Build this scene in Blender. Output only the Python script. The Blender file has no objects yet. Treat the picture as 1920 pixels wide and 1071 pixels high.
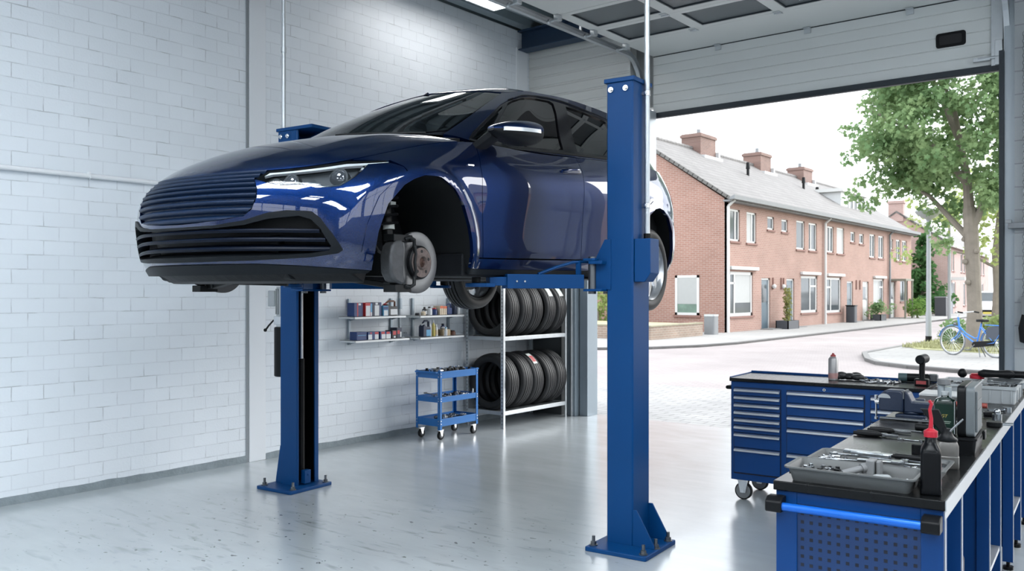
import bpy, bmesh, math, random
import numpy as np
from mathutils import Vector, Matrix, Euler, noise as mnoise
from mathutils.geometry import delaunay_2d_cdt
random.seed(7); rng = np.random.default_rng(7)
PI = math.pi
scene = bpy.context.scene
COL = scene.collection
# ------------------------------------------------------------------ camera
# world: X along the door wall, Y along the left wall (towards the street), Z up, floor at 0
YAW = math.atan(1302/1635)
cam_d = bpy.data.cameras.new('camera'); cam = bpy.data.objects.new('camera', cam_d); COL.objects.link(cam)
cam.location = (0, 0, 1.5); cam.rotation_euler = (PI/2, 0, YAW)
cam_d.sensor_width = 36; cam_d.lens = 36*1635/1920; cam_d.shift_y = 9.5/1920
cam_d.clip_start = .05; cam_d.clip_end = 400
cam_d.dof.use_dof = True; cam_d.dof.focus_distance = 4.6; cam_d.dof.aperture_fstop = 6.0
scene.camera = cam
scene.view_settings.view_transform = 'Standard'; scene.view_settings.look = 'None'
scene.view_settings.exposure = 1.45; scene.view_settings.gamma = 1
scene.view_settings.use_curve_mapping = False
# ------------------------------------------------------------------ sky: flat white overcast
world = bpy.data.worlds.new('overcast'); scene.world = world; world.use_nodes = True
nt = world.node_tree; bg = nt.nodes['Background']
bg.inputs[0].default_value = (.90, .95, 1.0, 1); bg.inputs[1].default_value = 1.15
# sun behind thin cloud, over the street, shining in through the open door
sun_d = bpy.data.lights.new('sun', 'SUN'); sun = bpy.data.objects.new('sun', sun_d); COL.objects.link(sun)
sun_d.energy = 1.5; sun_d.angle = math.radians(60); sun_d.color = (1, .98, .95)
sun.rotation_euler = Vector((-.50, -.66, -.52)).to_track_quat('-Z', 'Y').to_euler()
cy = scene.cycles
cy.max_bounces = 10; cy.diffuse_bounces = 5; cy.glossy_bounces = 5; cy.transmission_bounces = 6; cy.transparent_max_bounces = 24
cy.sample_clamp_indirect = 6; cy.caustics_reflective = False; cy.caustics_refractive = False
cy.use_denoising = True
try: cy.denoiser = 'OPENIMAGEDENOISE'
except Exception: pass
# ------------------------------------------------------------------ materials
MATS = {}
def nodes_of(m): return m.node_tree.nodes, m.node_tree.links
def mat(name, col, rough=.5, metal=0., var=.06, vscale=6., bump=0., bscale=40., coat=0., emit=0., rvar=.0, spec=None, coatr=.03):
    """procedural principled material with a little noise in colour, roughness and surface"""
    if name in MATS: return MATS[name]
    m = bpy.data.materials.new(name); m.use_nodes = True; n, l = nodes_of(m); b = n['Principled BSDF']
    c = tuple(col)+(1,)
    b.inputs['Base Color'].default_value = c; b.inputs['Roughness'].default_value = rough; b.inputs['Metallic'].default_value = metal
    if spec is not None: b.inputs['Specular IOR Level'].default_value = spec
    if coat: b.inputs['Coat Weight'].default_value = coat; b.inputs['Coat Roughness'].default_value = coatr
    if emit: b.inputs['Emission Color'].default_value = c; b.inputs['Emission Strength'].default_value = emit
    tc = n.new('ShaderNodeTexCoord')
    if var:
        nz = n.new('ShaderNodeTexNoise'); nz.inputs['Scale'].default_value = vscale; nz.inputs['Detail'].default_value = 5
        l.new(tc.outputs['Object'], nz.inputs['Vector'])
        mx = n.new('ShaderNodeMix'); mx.data_type = 'RGBA'
        mx.inputs[6].default_value = tuple(max(0, x*(1-var)) for x in col)+(1,); mx.inputs[7].default_value = tuple(min(1, x*(1+var)) for x in col)+(1,)
        l.new(nz.outputs['Fac'], mx.inputs[0]); l.new(mx.outputs[2], b.inputs['Base Color'])
        if rvar:
            mr = n.new('ShaderNodeMapRange'); mr.inputs[3].default_value = max(.02, rough-rvar); mr.inputs[4].default_value = min(1, rough+rvar)
            l.new(nz.outputs['Fac'], mr.inputs[0]); l.new(mr.outputs[0], b.inputs['Roughness'])
    if bump:
        n2 = n.new('ShaderNodeTexNoise'); n2.inputs['Scale'].default_value = bscale; n2.inputs['Detail'].default_value = 4
        bp = n.new('ShaderNodeBump'); bp.inputs['Strength'].default_value = bump; bp.inputs['Distance'].default_value = .01
        l.new(tc.outputs['Object'], n2.inputs['Vector']); l.new(n2.outputs['Fac'], bp.inputs['Height']); l.new(bp.outputs[0], b.inputs['Normal'])
    MATS[name] = m; return m
def glass_mat(name, tint=(.8, .85, .85), ior=1.5, rough=0., refl=1.):
    """thin pane: see-through tint under a Fresnel reflection"""
    if name in MATS: return MATS[name]
    m = bpy.data.materials.new(name); m.use_nodes = True; n, l = nodes_of(m)
    for x in list(n):
        if x.type != 'OUTPUT_MATERIAL': n.remove(x)
    out = [x for x in n if x.type == 'OUTPUT_MATERIAL'][0]
    tr = n.new('ShaderNodeBsdfTransparent'); tr.inputs[0].default_value = tuple(tint)+(1,)
    gl = n.new('ShaderNodeBsdfGlossy'); gl.inputs['Roughness'].default_value = rough; gl.inputs[0].default_value = (refl, refl, refl, 1)
    fr = n.new('ShaderNodeFresnel'); fr.inputs[0].default_value = ior
    mx = n.new('ShaderNodeMixShader'); l.new(fr.outputs[0], mx.inputs[0]); l.new(tr.outputs[0], mx.inputs[1]); l.new(gl.outputs[0], mx.inputs[2]); l.new(mx.outputs[0], out.inputs[0])
    MATS[name] = m; return m
def brick_mat(name, axes, c1, c2, mortar, w, h, ms, rough=.8, bump=.4, offset=.5, var=.0, vscale=1.2, c3=None, inv=True, squash=1, bias=0, dirt=0., jn=0.):
    """bricks laid on the plane given by two object axes, e.g. 'yz'"""
    if name in MATS: return MATS[name]
    m = bpy.data.materials.new(name); m.use_nodes = True; n, l = nodes_of(m); b = n['Principled BSDF']
    b.inputs['Roughness'].default_value = rough
    tc = n.new('ShaderNodeTexCoord'); sp = n.new('ShaderNodeSeparateXYZ'); cb = n.new('ShaderNodeCombineXYZ')
    l.new(tc.outputs['Object'], sp.inputs[0])
    for k, a in enumerate(axes): l.new(sp.outputs['xyz'.index(a)], cb.inputs[k])
    vec = cb.outputs[0]
    if jn:                                           # slightly wandering joints
        nz0 = n.new('ShaderNodeTexNoise'); nz0.inputs['Scale'].default_value = 9; l.new(cb.outputs[0], nz0.inputs['Vector'])
        ad = n.new('ShaderNodeVectorMath'); ad.operation = 'MULTIPLY_ADD'; ad.inputs[1].default_value = (jn, jn, 0)
        l.new(nz0.outputs['Color'], ad.inputs[0]); l.new(cb.outputs[0], ad.inputs[2]); vec = ad.outputs[0]
    bk = n.new('ShaderNodeTexBrick'); bk.offset = offset; bk.squash = squash
    for k, v in (('Color1', c1), ('Color2', c2), ('Mortar', mortar)): bk.inputs[k].default_value = tuple(v)+(1,)
    for k, v in (('Scale', 1), ('Mortar Size', ms), ('Mortar Smooth', .25), ('Bias', bias), ('Brick Width', w), ('Row Height', h)): bk.inputs[k].default_value = v
    l.new(vec, bk.inputs['Vector'])
    colr = bk.outputs['Color']
    nz = n.new('ShaderNodeTexNoise'); nz.inputs['Scale'].default_value = vscale; nz.inputs['Detail'].default_value = 6; l.new(cb.outputs[0], nz.inputs['Vector'])
    if var:
        mr = n.new('ShaderNodeMapRange'); mr.inputs[1].default_value = .3; mr.inputs[2].default_value = .7; mr.inputs[3].default_value = 1-var; mr.inputs[4].default_value = 1+var; l.new(nz.outputs['Fac'], mr.inputs[0])
        mu = n.new('ShaderNodeVectorMath'); mu.operation = 'SCALE'; l.new(colr, mu.inputs[0]); l.new(mr.outputs[0], mu.inputs['Scale']); colr = mu.outputs[0]
    if dirt:                                         # dark pits here and there along the joints
        nd = n.new('ShaderNodeTexNoise'); nd.inputs['Scale'].default_value = 5.5; nd.inputs['Detail'].default_value = 8; l.new(cb.outputs[0], nd.inputs['Vector'])
        rd = n.new('ShaderNodeMapRange'); rd.inputs[1].default_value = .52; rd.inputs[2].default_value = .66; rd.inputs[3].default_value = 0; rd.inputs[4].default_value = dirt; l.new(nd.outputs['Fac'], rd.inputs[0])
        md = n.new('ShaderNodeMath'); md.operation = 'MULTIPLY'; l.new(rd.outputs[0], md.inputs[0]); l.new(bk.outputs['Fac'], md.inputs[1])
        mxd = n.new('ShaderNodeMix'); mxd.data_type = 'RGBA'; l.new(md.outputs[0], mxd.inputs[0]); l.new(colr, mxd.inputs[6]); mxd.inputs[7].default_value = (.22, .235, .245, 1); colr = mxd.outputs[2]
    l.new(colr, b.inputs['Base Color'])
    n2 = n.new('ShaderNodeTexNoise'); n2.inputs['Scale'].default_value = 60; l.new(cb.outputs[0], n2.inputs['Vector'])
    ma = n.new('ShaderNodeMath'); ma.operation = 'MULTIPLY_ADD'; ma.inputs[1].default_value = -1.0 if inv else 1.; l.new(bk.outputs['Fac'], ma.inputs[0])
    m2 = n.new('ShaderNodeMath'); m2.operation = 'MULTIPLY'; m2.inputs[1].default_value = .25; l.new(n2.outputs['Fac'], m2.inputs[0]); l.new(m2.outputs[0], ma.inputs[2])
    bp = n.new('ShaderNodeBump'); bp.inputs['Strength'].default_value = bump; bp.inputs['Distance'].default_value = .012
    l.new(ma.outputs[0], bp.inputs['Height']); l.new(bp.outputs[0], b.inputs['Normal'])
    MATS[name] = m; return m
# ------------------------------------------------------------------ geometry helpers
def V(*a): return Vector(a)
def bev_auto(o, w, seg=2, ang=35):
    md = o.modifiers.new('bevel', 'BEVEL'); md.width = w; md.segments = seg; md.limit_method = 'ANGLE'; md.angle_limit = math.radians(ang); md.harden_normals = False
class B:
    """mesh builder: collects shapes, .ob() links them as ONE mesh object"""
    def __init__(s): s.bm = bmesh.new(); s.M = Matrix()
    def _t(s, vs, M=None):
        T = s.M @ M if M is not None else s.M
        for v in vs: v.co = T @ v.co
    def box(s, x0, x1, y0, y1, z0, z1, M=None):
        bm = s.bm; v = [bm.verts.new(c) for c in ((x0,y0,z0),(x1,y0,z0),(x1,y1,z0),(x0,y1,z0),(x0,y0,z1),(x1,y0,z1),(x1,y1,z1),(x0,y1,z1))]
        for f in ((3,2,1,0),(4,5,6,7),(0,1,5,4),(1,2,6,5),(2,3,7,6),(3,0,4,7)): bm.faces.new([v[i] for i in f])
        s._t(v, M); return s
    def cbox(s, c, d, M=None): return s.box(c[0]-d[0]/2, c[0]+d[0]/2, c[1]-d[1]/2, c[1]+d[1]/2, c[2]-d[2]/2, c[2]+d[2]/2, M)
    def prism(s, poly, a0, a1, axes='xyz', M=None):
        """2D polygon on the first two axes, extruded along the third from a0 to a1"""
        bm = s.bm; ix = ['xyz'.index(a) for a in axes]; rings = []
        for a in (a0, a1):
            r = []
            for p in poly:
                c = [0, 0, 0]; c[ix[0]] = p[0]; c[ix[1]] = p[1]; c[ix[2]] = a; r.append(bm.verts.new(c))
            rings.append(r)
        n = len(poly); fs = [bm.faces.new(rings[0]), bm.faces.new(rings[1])]
        for i in range(n): fs.append(bm.faces.new((rings[0][i], rings[0][(i+1) % n], rings[1][(i+1) % n], rings[1][i])))
        bmesh.ops.recalc_face_normals(bm, faces=fs); s._t(rings[0]+rings[1], M); return s
    def rings(s, rs, cap0=True, cap1=True, closed=True, M=None):
        bm = s.bm; vs = [[bm.verts.new(p) for p in r] for r in rs]; fs = []
        n = len(rs[0])
        for a, b in zip(vs[:-1], vs[1:]):
            for i in range(n if closed else n-1): fs.append(bm.faces.new((a[i], a[(i+1) % n], b[(i+1) % n], b[i])))
        if cap0: fs.append(bm.faces.new(vs[0]))
        if cap1: fs.append(bm.faces.new(vs[-1]))
        bmesh.ops.recalc_face_normals(bm, faces=fs)
        s._t([v for r in vs for v in r], M); return s
    def cyl(s, p0, p1, r0, r1=None, n=16, cap=True):
        p0, p1 = Vector(p0), Vector(p1); r1 = r0 if r1 is None else r1; d = (p1-p0).normalized()
        u = d.orthogonal().normalized(); w = d.cross(u)
        rs = [[p+(u*math.cos(2*PI*i/n)+w*math.sin(2*PI*i/n))*r for i in range(n)] for p, r in ((p0, r0), (p1, r1))]
        return s.rings(rs, cap, cap)
    def tube(s, pts, r, n=10, cap=True, closed=False):
        pts = [Vector(p) for p in pts]; rs = []; u = None; N = len(pts); rr = r if isinstance(r, (list, tuple)) else [r]*N
        for i, p in enumerate(pts):
            if closed: d = (pts[(i+1) % N]-pts[i-1]).normalized()
            else: d = (pts[min(i+1, N-1)]-pts[max(i-1, 0)]).normalized()
            u = d.orthogonal().normalized() if u is None else (u-d*u.dot(d)).normalized()
            w = d.cross(u); rs.append([p+(u*math.cos(2*PI*k/n)+w*math.sin(2*PI*k/n))*rr[i] for k in range(n)])
        if closed: rs.append(rs[0])
        return s.rings(rs, cap and not closed, cap and not closed)
    def lathe(s, prof, n=24, M=None, cap=True, ang=2*PI):
        """profile (radius, height) turned round z"""
        rs = [[(max(r, 1e-4)*math.cos(2*PI*i/n), max(r, 1e-4)*math.sin(2*PI*i/n), z) for i in range(n)] for r, z in prof]
        return s.rings(rs, cap, cap, M=M)
    def ball(s, c, r, n=12, sc=(1, 1, 1), M=None):
        m = n//2; prof = [(r*math.sin(PI*k/m), -r*math.cos(PI*k/m)) for k in range(m+1)]
        rs = [[(c[0]+sc[0]*max(q, 1e-4)*math.cos(2*PI*i/n), c[1]+sc[1]*max(q, 1e-4)*math.sin(2*PI*i/n), c[2]+sc[2]*z) for i in range(n)] for q, z in prof]
        return s.rings(rs, M=M)
    def quad(s, pts):
        s.bm.faces.new([s.bm.verts.new(s.M @ Vector(p)) for p in pts]); return s
    def bar(s, p0, p1, w, h, up=(0, 0, 1)):
        """square bar from p0 to p1"""
        p0, p1 = Vector(p0), Vector(p1); d = (p1-p0).normalized(); up = Vector(up)
        a = d.cross(up).normalized(); b = a.cross(d)
        rs = [[p+a*sx*w/2+b*sy*h/2 for sx, sy in ((-1,-1),(1,-1),(1,1),(-1,1))] for p in (p0, p1)]
        return s.rings(rs)
    def ob(s, name, m, parent=None, bevel=0, smooth=True, seg=2, loc=None, rot=None, ang=35):
        me = bpy.data.meshes.new(name); s.bm.normal_update(); s.bm.to_mesh(me); s.bm.free()
        o = bpy.data.objects.new(name, me); COL.objects.link(o)
        for q in (m if isinstance(m, (list, tuple)) else [m]): me.materials.append(q)
        if parent is not None: o.parent = parent
        if loc is not None: o.location = loc
        if rot is not None: o.rotation_euler = rot if not isinstance(rot, (int, float)) else (0, 0, rot)
        if smooth:
            for p in me.polygons: p.use_smooth = True
            try: me.set_sharp_from_angle(angle=math.radians(ang))
            except Exception: pass
        if bevel: bev_auto(o, bevel, seg)
        return o
def tag(o, label, cat, group=None, kind=None):
    if label: o['label'] = label
    if cat: o['category'] = cat
    if group: o['group'] = group
    if kind: o['kind'] = kind
    return o
def thing(name, label, cat, loc=(0, 0, 0), rz=0., group=None, rot=None):
    o = bpy.data.objects.new(name, None); COL.objects.link(o); o.empty_display_size = .1
    o.location = loc; o.rotation_euler = rot if rot else (0, 0, rz)
    return tag(o, label, cat, group)
def struct(o): o['kind'] = 'structure'; return o
def dup(root, loc, rz=None, label=None, group=None, rot=None, scale=None):
    """a copy of a thing with copies of its parts and sub-parts"""
    r = root.copy(); COL.objects.link(r); r.location = loc
    if rz is not None: r.rotation_euler = (0, 0, rz)
    if rot is not None: r.rotation_euler = rot
    if scale is not None: r.scale = scale
    if label: r['label'] = label
    if group: r['group'] = group
    for ch in list(root.children):
        c = ch.copy(); COL.objects.link(c); c.parent = r
        for g in ch.children:
            d = g.copy(); COL.objects.link(d); d.parent = c
    return r
def rrect(w, h, r, n=4):
    """rounded rectangle outline round the origin"""
    out = []
    for cx, cy, a0 in ((w/2-r, h/2-r, 0), (-w/2+r, h/2-r, PI/2), (-w/2+r, -h/2+r, PI), (w/2-r, -h/2+r, 1.5*PI)):
        for k in range(n+1): a = a0+PI/2*k/n; out.append((cx+r*math.cos(a), cy+r*math.sin(a)))
    return out
TILT = math.radians(4.84)                       # lift, car, bench and cabinet stand slightly turned against the building
LIFT = V(-4.033, 4.307, 0)
def lw(x, y, z):                                 # lift frame (X towards the car's nose, Y towards the camera side) -> world
    return LIFT+V(.0844, -.9964, 0)*x+V(.9964, .0844, 0)*y+V(0, 0, z)
LROT = math.atan2(-.9964, .0844)
# common materials
m_white = mat('white_paint', (.78, .80, .82), .45, var=.02)
m_blue = mat('blue_powder_coat', (.0003, .046, .165), .45, var=.08, vscale=3, rvar=.06, bump=.03, bscale=120, spec=.22)
m_blue_light = mat('trolley_blue', (.006, .13, .40), .4, var=.06)
m_galv = mat('galvanised_steel', (.50, .53, .55), .38, .75, var=.12, vscale=14, rvar=.1)
m_steel = mat('bright_steel', (.62, .63, .64), .25, 1., var=.08, vscale=20)
m_dsteel = mat('dark_steel', (.16, .17, .18), .35, .9, var=.15, vscale=25)
m_black = mat('black_plastic', (.004, .0045, .0055), .42, var=.1, spec=.2)
m_rubber = mat('black_rubber', (.006, .0065, .0075), .62, var=.15, vscale=30, bump=.05, spec=.3)
m_grey = mat('grey_plastic', (.17, .175, .18), .5, var=.05)
m_lgrey = mat('light_grey_plastic', (.30, .32, .33), .5, var=.04)
m_alu = mat('brushed_aluminium', (.66, .68, .70), .33, .85, var=.05, vscale=30)
m_red = mat('red_plastic', (.36, .006, .02), .4, var=.05)
# ---- car body surfaces (car frame: X forward, Y to the car's left, Z above the tyre contact plane) ----
def spline_coef(t, P):
    # natural cubic spline through P (n,k) at knots t
    n = len(t); h = np.diff(t); A = np.zeros((n, n)); R = np.zeros((n, P.shape[1]))
    A[0, 0] = A[-1, -1] = 1
    for i in range(1, n-1):
        A[i, i-1] = h[i-1]; A[i, i] = 2*(h[i-1]+h[i]); A[i, i+1] = h[i]
        R[i] = 6*((P[i+1]-P[i])/h[i]-(P[i]-P[i-1])/h[i-1])
    return np.linalg.solve(A, R)
def spline_eval(t, P, m, x):
    x = np.clip(x, t[0], t[-1]); i = np.clip(np.searchsorted(t, x, side='right')-1, 0, len(t)-2)
    h = (t[i+1]-t[i])[:, None]; a = (t[i+1]-x)[:, None]; b = (x-t[i])[:, None]
    return (m[i]*a**3+m[i+1]*b**3)/(6*h)+(P[i]/h-m[i]*h/6)*a+(P[i+1]/h-m[i+1]*h/6)*b
class Net:
    """interpolating bicubic patch: pts[row][col] = (x, y, z)"""
    def __init__(s, pts, ts, tr):
        s.P = np.array(pts, float); s.ts = np.array(ts, float); s.tr = np.array(tr, float)
        s.m = [spline_coef(s.ts, row) for row in s.P]
    def ev(s, u, v):
        u = np.atleast_1d(np.asarray(u, float)); v = np.atleast_1d(np.asarray(v, float))
        rows = np.stack([spline_eval(s.ts, s.P[k], s.m[k], u) for k in range(len(s.P))])   # R,N,3
        flat = rows.reshape(len(s.P), -1); m = spline_coef(s.tr, flat).reshape(len(s.P), -1, 3)
        v = np.clip(v, s.tr[0], s.tr[-1]); i = np.clip(np.searchsorted(s.tr, v, side='right')-1, 0, len(s.tr)-2)
        n = np.arange(len(u)); h = (s.tr[i+1]-s.tr[i])[:, None]; a = (s.tr[i+1]-v)[:, None]; b = (v-s.tr[i])[:, None]
        return (m[i, n]*a**3+m[i+1, n]*b**3)/(6*h)+(rows[i, n]/h-m[i, n]*h/6)*a+(rows[i+1, n]/h-m[i+1, n]*h/6)*b
def mirror_net(cols, ts):
    """cols[c][r] for the left half with cols[0] and cols[-1] on the centre plane -> wrap all round, left side positive s"""
    n = len(cols); full = []; t = []
    for k in range(n-1, 0, -1): full.append([(x, -y, z) for x, y, z in cols[k]]); t.append(-ts[k])
    for k in range(n): full.append(cols[k]); t.append(ts[k])
    R = len(cols[0])
    return [[full[c][r] for c in range(len(full))] for r in range(R)], t
# lower body, rows from the lip or sill up to the hood edge or belt
A_COLS = [
 [(1.96,0,.235),(2.01,0,.32),(2.035,0,.44),(2.04,0,.57),(2.005,0,.66),(1.935,0,.722)],
 [(1.935,.26,.235),(1.985,.26,.32),(2.015,.26,.44),(2.02,.26,.57),(1.98,.26,.66),(1.905,.26,.724)],
 [(1.835,.51,.238),(1.875,.52,.32),(1.905,.525,.44),(1.905,.525,.57),(1.87,.515,.665),(1.805,.50,.733)],
 [(1.65,.755,.242),(1.68,.775,.32),(1.70,.785,.44),(1.695,.785,.58),(1.66,.765,.69),(1.58,.695,.79)],
 [(1.30,.862,.245),(1.30,.885,.33),(1.30,.900,.47),(1.30,.905,.65),(1.30,.885,.79),(1.27,.762,.878)],
 [(.90,.862,.245),(.90,.888,.33),(.90,.905,.48),(.90,.917,.67),(.90,.905,.83),(.93,.84,.955)],
 [(.35,.862,.245),(.35,.889,.33),(.35,.906,.49),(.35,.922,.68),(.35,.915,.85),(.35,.860,.982)],
 [(-.30,.862,.247),(-.30,.889,.335),(-.30,.906,.50),(-.30,.924,.70),(-.30,.918,.88),(-.30,.866,1.022)],
 [(-.95,.862,.25),(-.95,.889,.34),(-.95,.906,.52),(-.95,.924,.72),(-.95,.918,.91),(-.95,.862,1.066)],
 [(-1.52,.845,.27),(-1.52,.875,.36),(-1.52,.897,.54),(-1.52,.912,.74),(-1.52,.900,.93),(-1.52,.83,1.092)],
 [(-1.93,.76,.30),(-1.95,.80,.39),(-1.965,.825,.56),(-1.95,.825,.74),(-1.92,.80,.92),(-1.86,.74,1.09)],
 [(-2.12,.53,.32),(-2.16,.55,.40),(-2.18,.56,.56),(-2.15,.55,.74),(-2.10,.54,.92),(-2.03,.51,1.085)],
 [(-2.17,.26,.33),(-2.21,.27,.41),(-2.235,.27,.56),(-2.20,.27,.74),(-2.15,.27,.92),(-2.08,.25,1.082)],
 [(-2.19,0,.33),(-2.23,0,.41),(-2.25,0,.56),(-2.22,0,.74),(-2.17,0,.92),(-2.10,0,1.08)]]
A_T = [0,.26,.54,.88,1.26,1.66,2.21,2.86,3.51,4.08,4.5,4.78,5.05,5.31]
A_R = [0,.09,.23,.39,.55,.70]
B_COLS = [
 [(1.07,0,1.03),(.78,0,1.185),(.455,0,1.335),(.16,0,1.45)],
 [(1.035,.26,1.027),(.745,.25,1.177),(.425,.235,1.325),(.14,.22,1.443)],
 [(.955,.52,1.02),(.685,.50,1.157),(.385,.47,1.302),(.115,.44,1.427)],
 [(.86,.745,1.005),(.61,.70,1.135),(.335,.645,1.283),(.10,.59,1.403)],
 [(.75,.828,.975),(.53,.782,1.118),(.26,.715,1.285),(.03,.635,1.418)],
 [(.35,.853,.982),(.21,.802,1.13),(.02,.735,1.30),(-.16,.652,1.442)],
 [(-.30,.86,1.022),(-.34,.808,1.165),(-.42,.742,1.325),(-.48,.662,1.466)],
 [(-.95,.856,1.066),(-.95,.805,1.20),(-.95,.74,1.345),(-.95,.66,1.476)],
 [(-1.50,.825,1.092),(-1.47,.775,1.215),(-1.42,.715,1.345),(-1.38,.645,1.462)],
 [(-1.84,.735,1.09),(-1.77,.69,1.21),(-1.69,.635,1.33),(-1.63,.575,1.437)],
 [(-2.01,.505,1.085),(-1.93,.48,1.21),(-1.84,.44,1.335),(-1.77,.40,1.445)],
 [(-2.06,.25,1.082),(-1.98,.24,1.21),(-1.89,.22,1.34),(-1.82,.20,1.457)],
 [(-2.08,0,1.08),(-2.00,0,1.21),(-1.91,0,1.34),(-1.84,0,1.46)]]
B_T = [0,.26,.53,.80,.98,1.38,2.03,2.68,3.23,3.6,3.88,4.14,4.39]
B_R = [0,.17,.35,.52]
AX_F, AX_R, HUBZ = 1.30, -1.46, .315
def car_surfaces():
    p, t = mirror_net(A_COLS, A_T); a = Net(p, t, A_R)
    p, t = mirror_net(B_COLS, B_T); b = Net(p, t, B_R)
    def A(u, v):
        P = a.ev(u, v)
        for ax_, rr in ((AX_F, .43), (AX_R, .43)):
            d = np.hypot(P[:, 0]-ax_, P[:, 2]-HUBZ-.01)
            f = .016*np.exp(-np.maximum(0, d-rr)**2/(2*.035**2))*np.clip((P[:, 2]-.2)/.1, 0, 1)*(np.abs(P[:, 1]) > .6)
            P[:, 1] += np.sign(P[:, 1])*f
        return P
    B = b.ev
    SC = .88                                      # A's column at the hood's front corner
    def hood(u, v):                               # u 0 front .. 1 cowl, v -1 .. 1
        u = np.atleast_1d(np.asarray(u, float)); v = np.atleast_1d(np.asarray(v, float)); top = np.full(len(u), .70)
        front = a.ev(v*SC, top); left = a.ev(SC+u*(1.66-SC), top); right = a.ev(-SC-u*(1.66-SC), top)
        rear = np.stack([1.075-.145*np.abs(v)**2.4, v*.84, 1.03-.075*np.abs(v)**3.2], 1)
        c = a.ev(np.full(len(u), SC), top); cl = c; cr = c*np.array([1, -1, 1]); rl = a.ev(np.full(len(u), 1.66), top); rr_ = rl*np.array([1, -1, 1])
        w = ((v+1)/2)[:, None]; uu = u[:, None]
        P = (1-uu)*front+uu*rear+(1-w)*right+w*left-((1-uu)*((1-w)*cr+w*cl)+uu*((1-w)*rr_+w*rl))
        cr_ = np.clip(1-np.abs(v)**2.2, 0, 1)*np.sin(np.pi*np.clip(u, 0, 1)**.7)*.05
        ridge = .010*np.exp(-((np.abs(v)-.62)/.12)**2)*np.sin(np.pi*np.clip(u, 0, 1))
        P[:, 2] += cr_+ridge
        return P
    def roof(u, v):                               # u 0 windscreen .. 1 hatch, v -1 .. 1
        u = np.atleast_1d(np.asarray(u, float)); v = np.atleast_1d(np.asarray(v, float)); top = np.full(len(u), .52)
        s0, s1 = .80, 3.6
        front = b.ev(v*s0, top); rear = b.ev(np.sign(v)*(4.39-np.abs(v)*(4.39-s1)), top)
        left = b.ev(s0+u*(s1-s0), top); right = left*np.array([1, -1, 1])
        w = ((v+1)/2)[:, None]; uu = u[:, None]
        c0 = b.ev(np.full(len(u), s0), top); c1 = b.ev(np.full(len(u), s1), top); m_ = np.array([1, -1, 1])
        P = (1-uu)*front+uu*rear+(1-w)*right+w*left-((1-uu)*((1-w)*c0*m_+w*c0)+uu*((1-w)*c1*m_+w*c1))
        P[:, 2] += .052*np.clip(1-np.abs(v)**2.6, 0, 1)*np.sin(np.pi*np.clip(u, 0, 1)**.8)**.9
        return P
    return A, B, hood, roof
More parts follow.
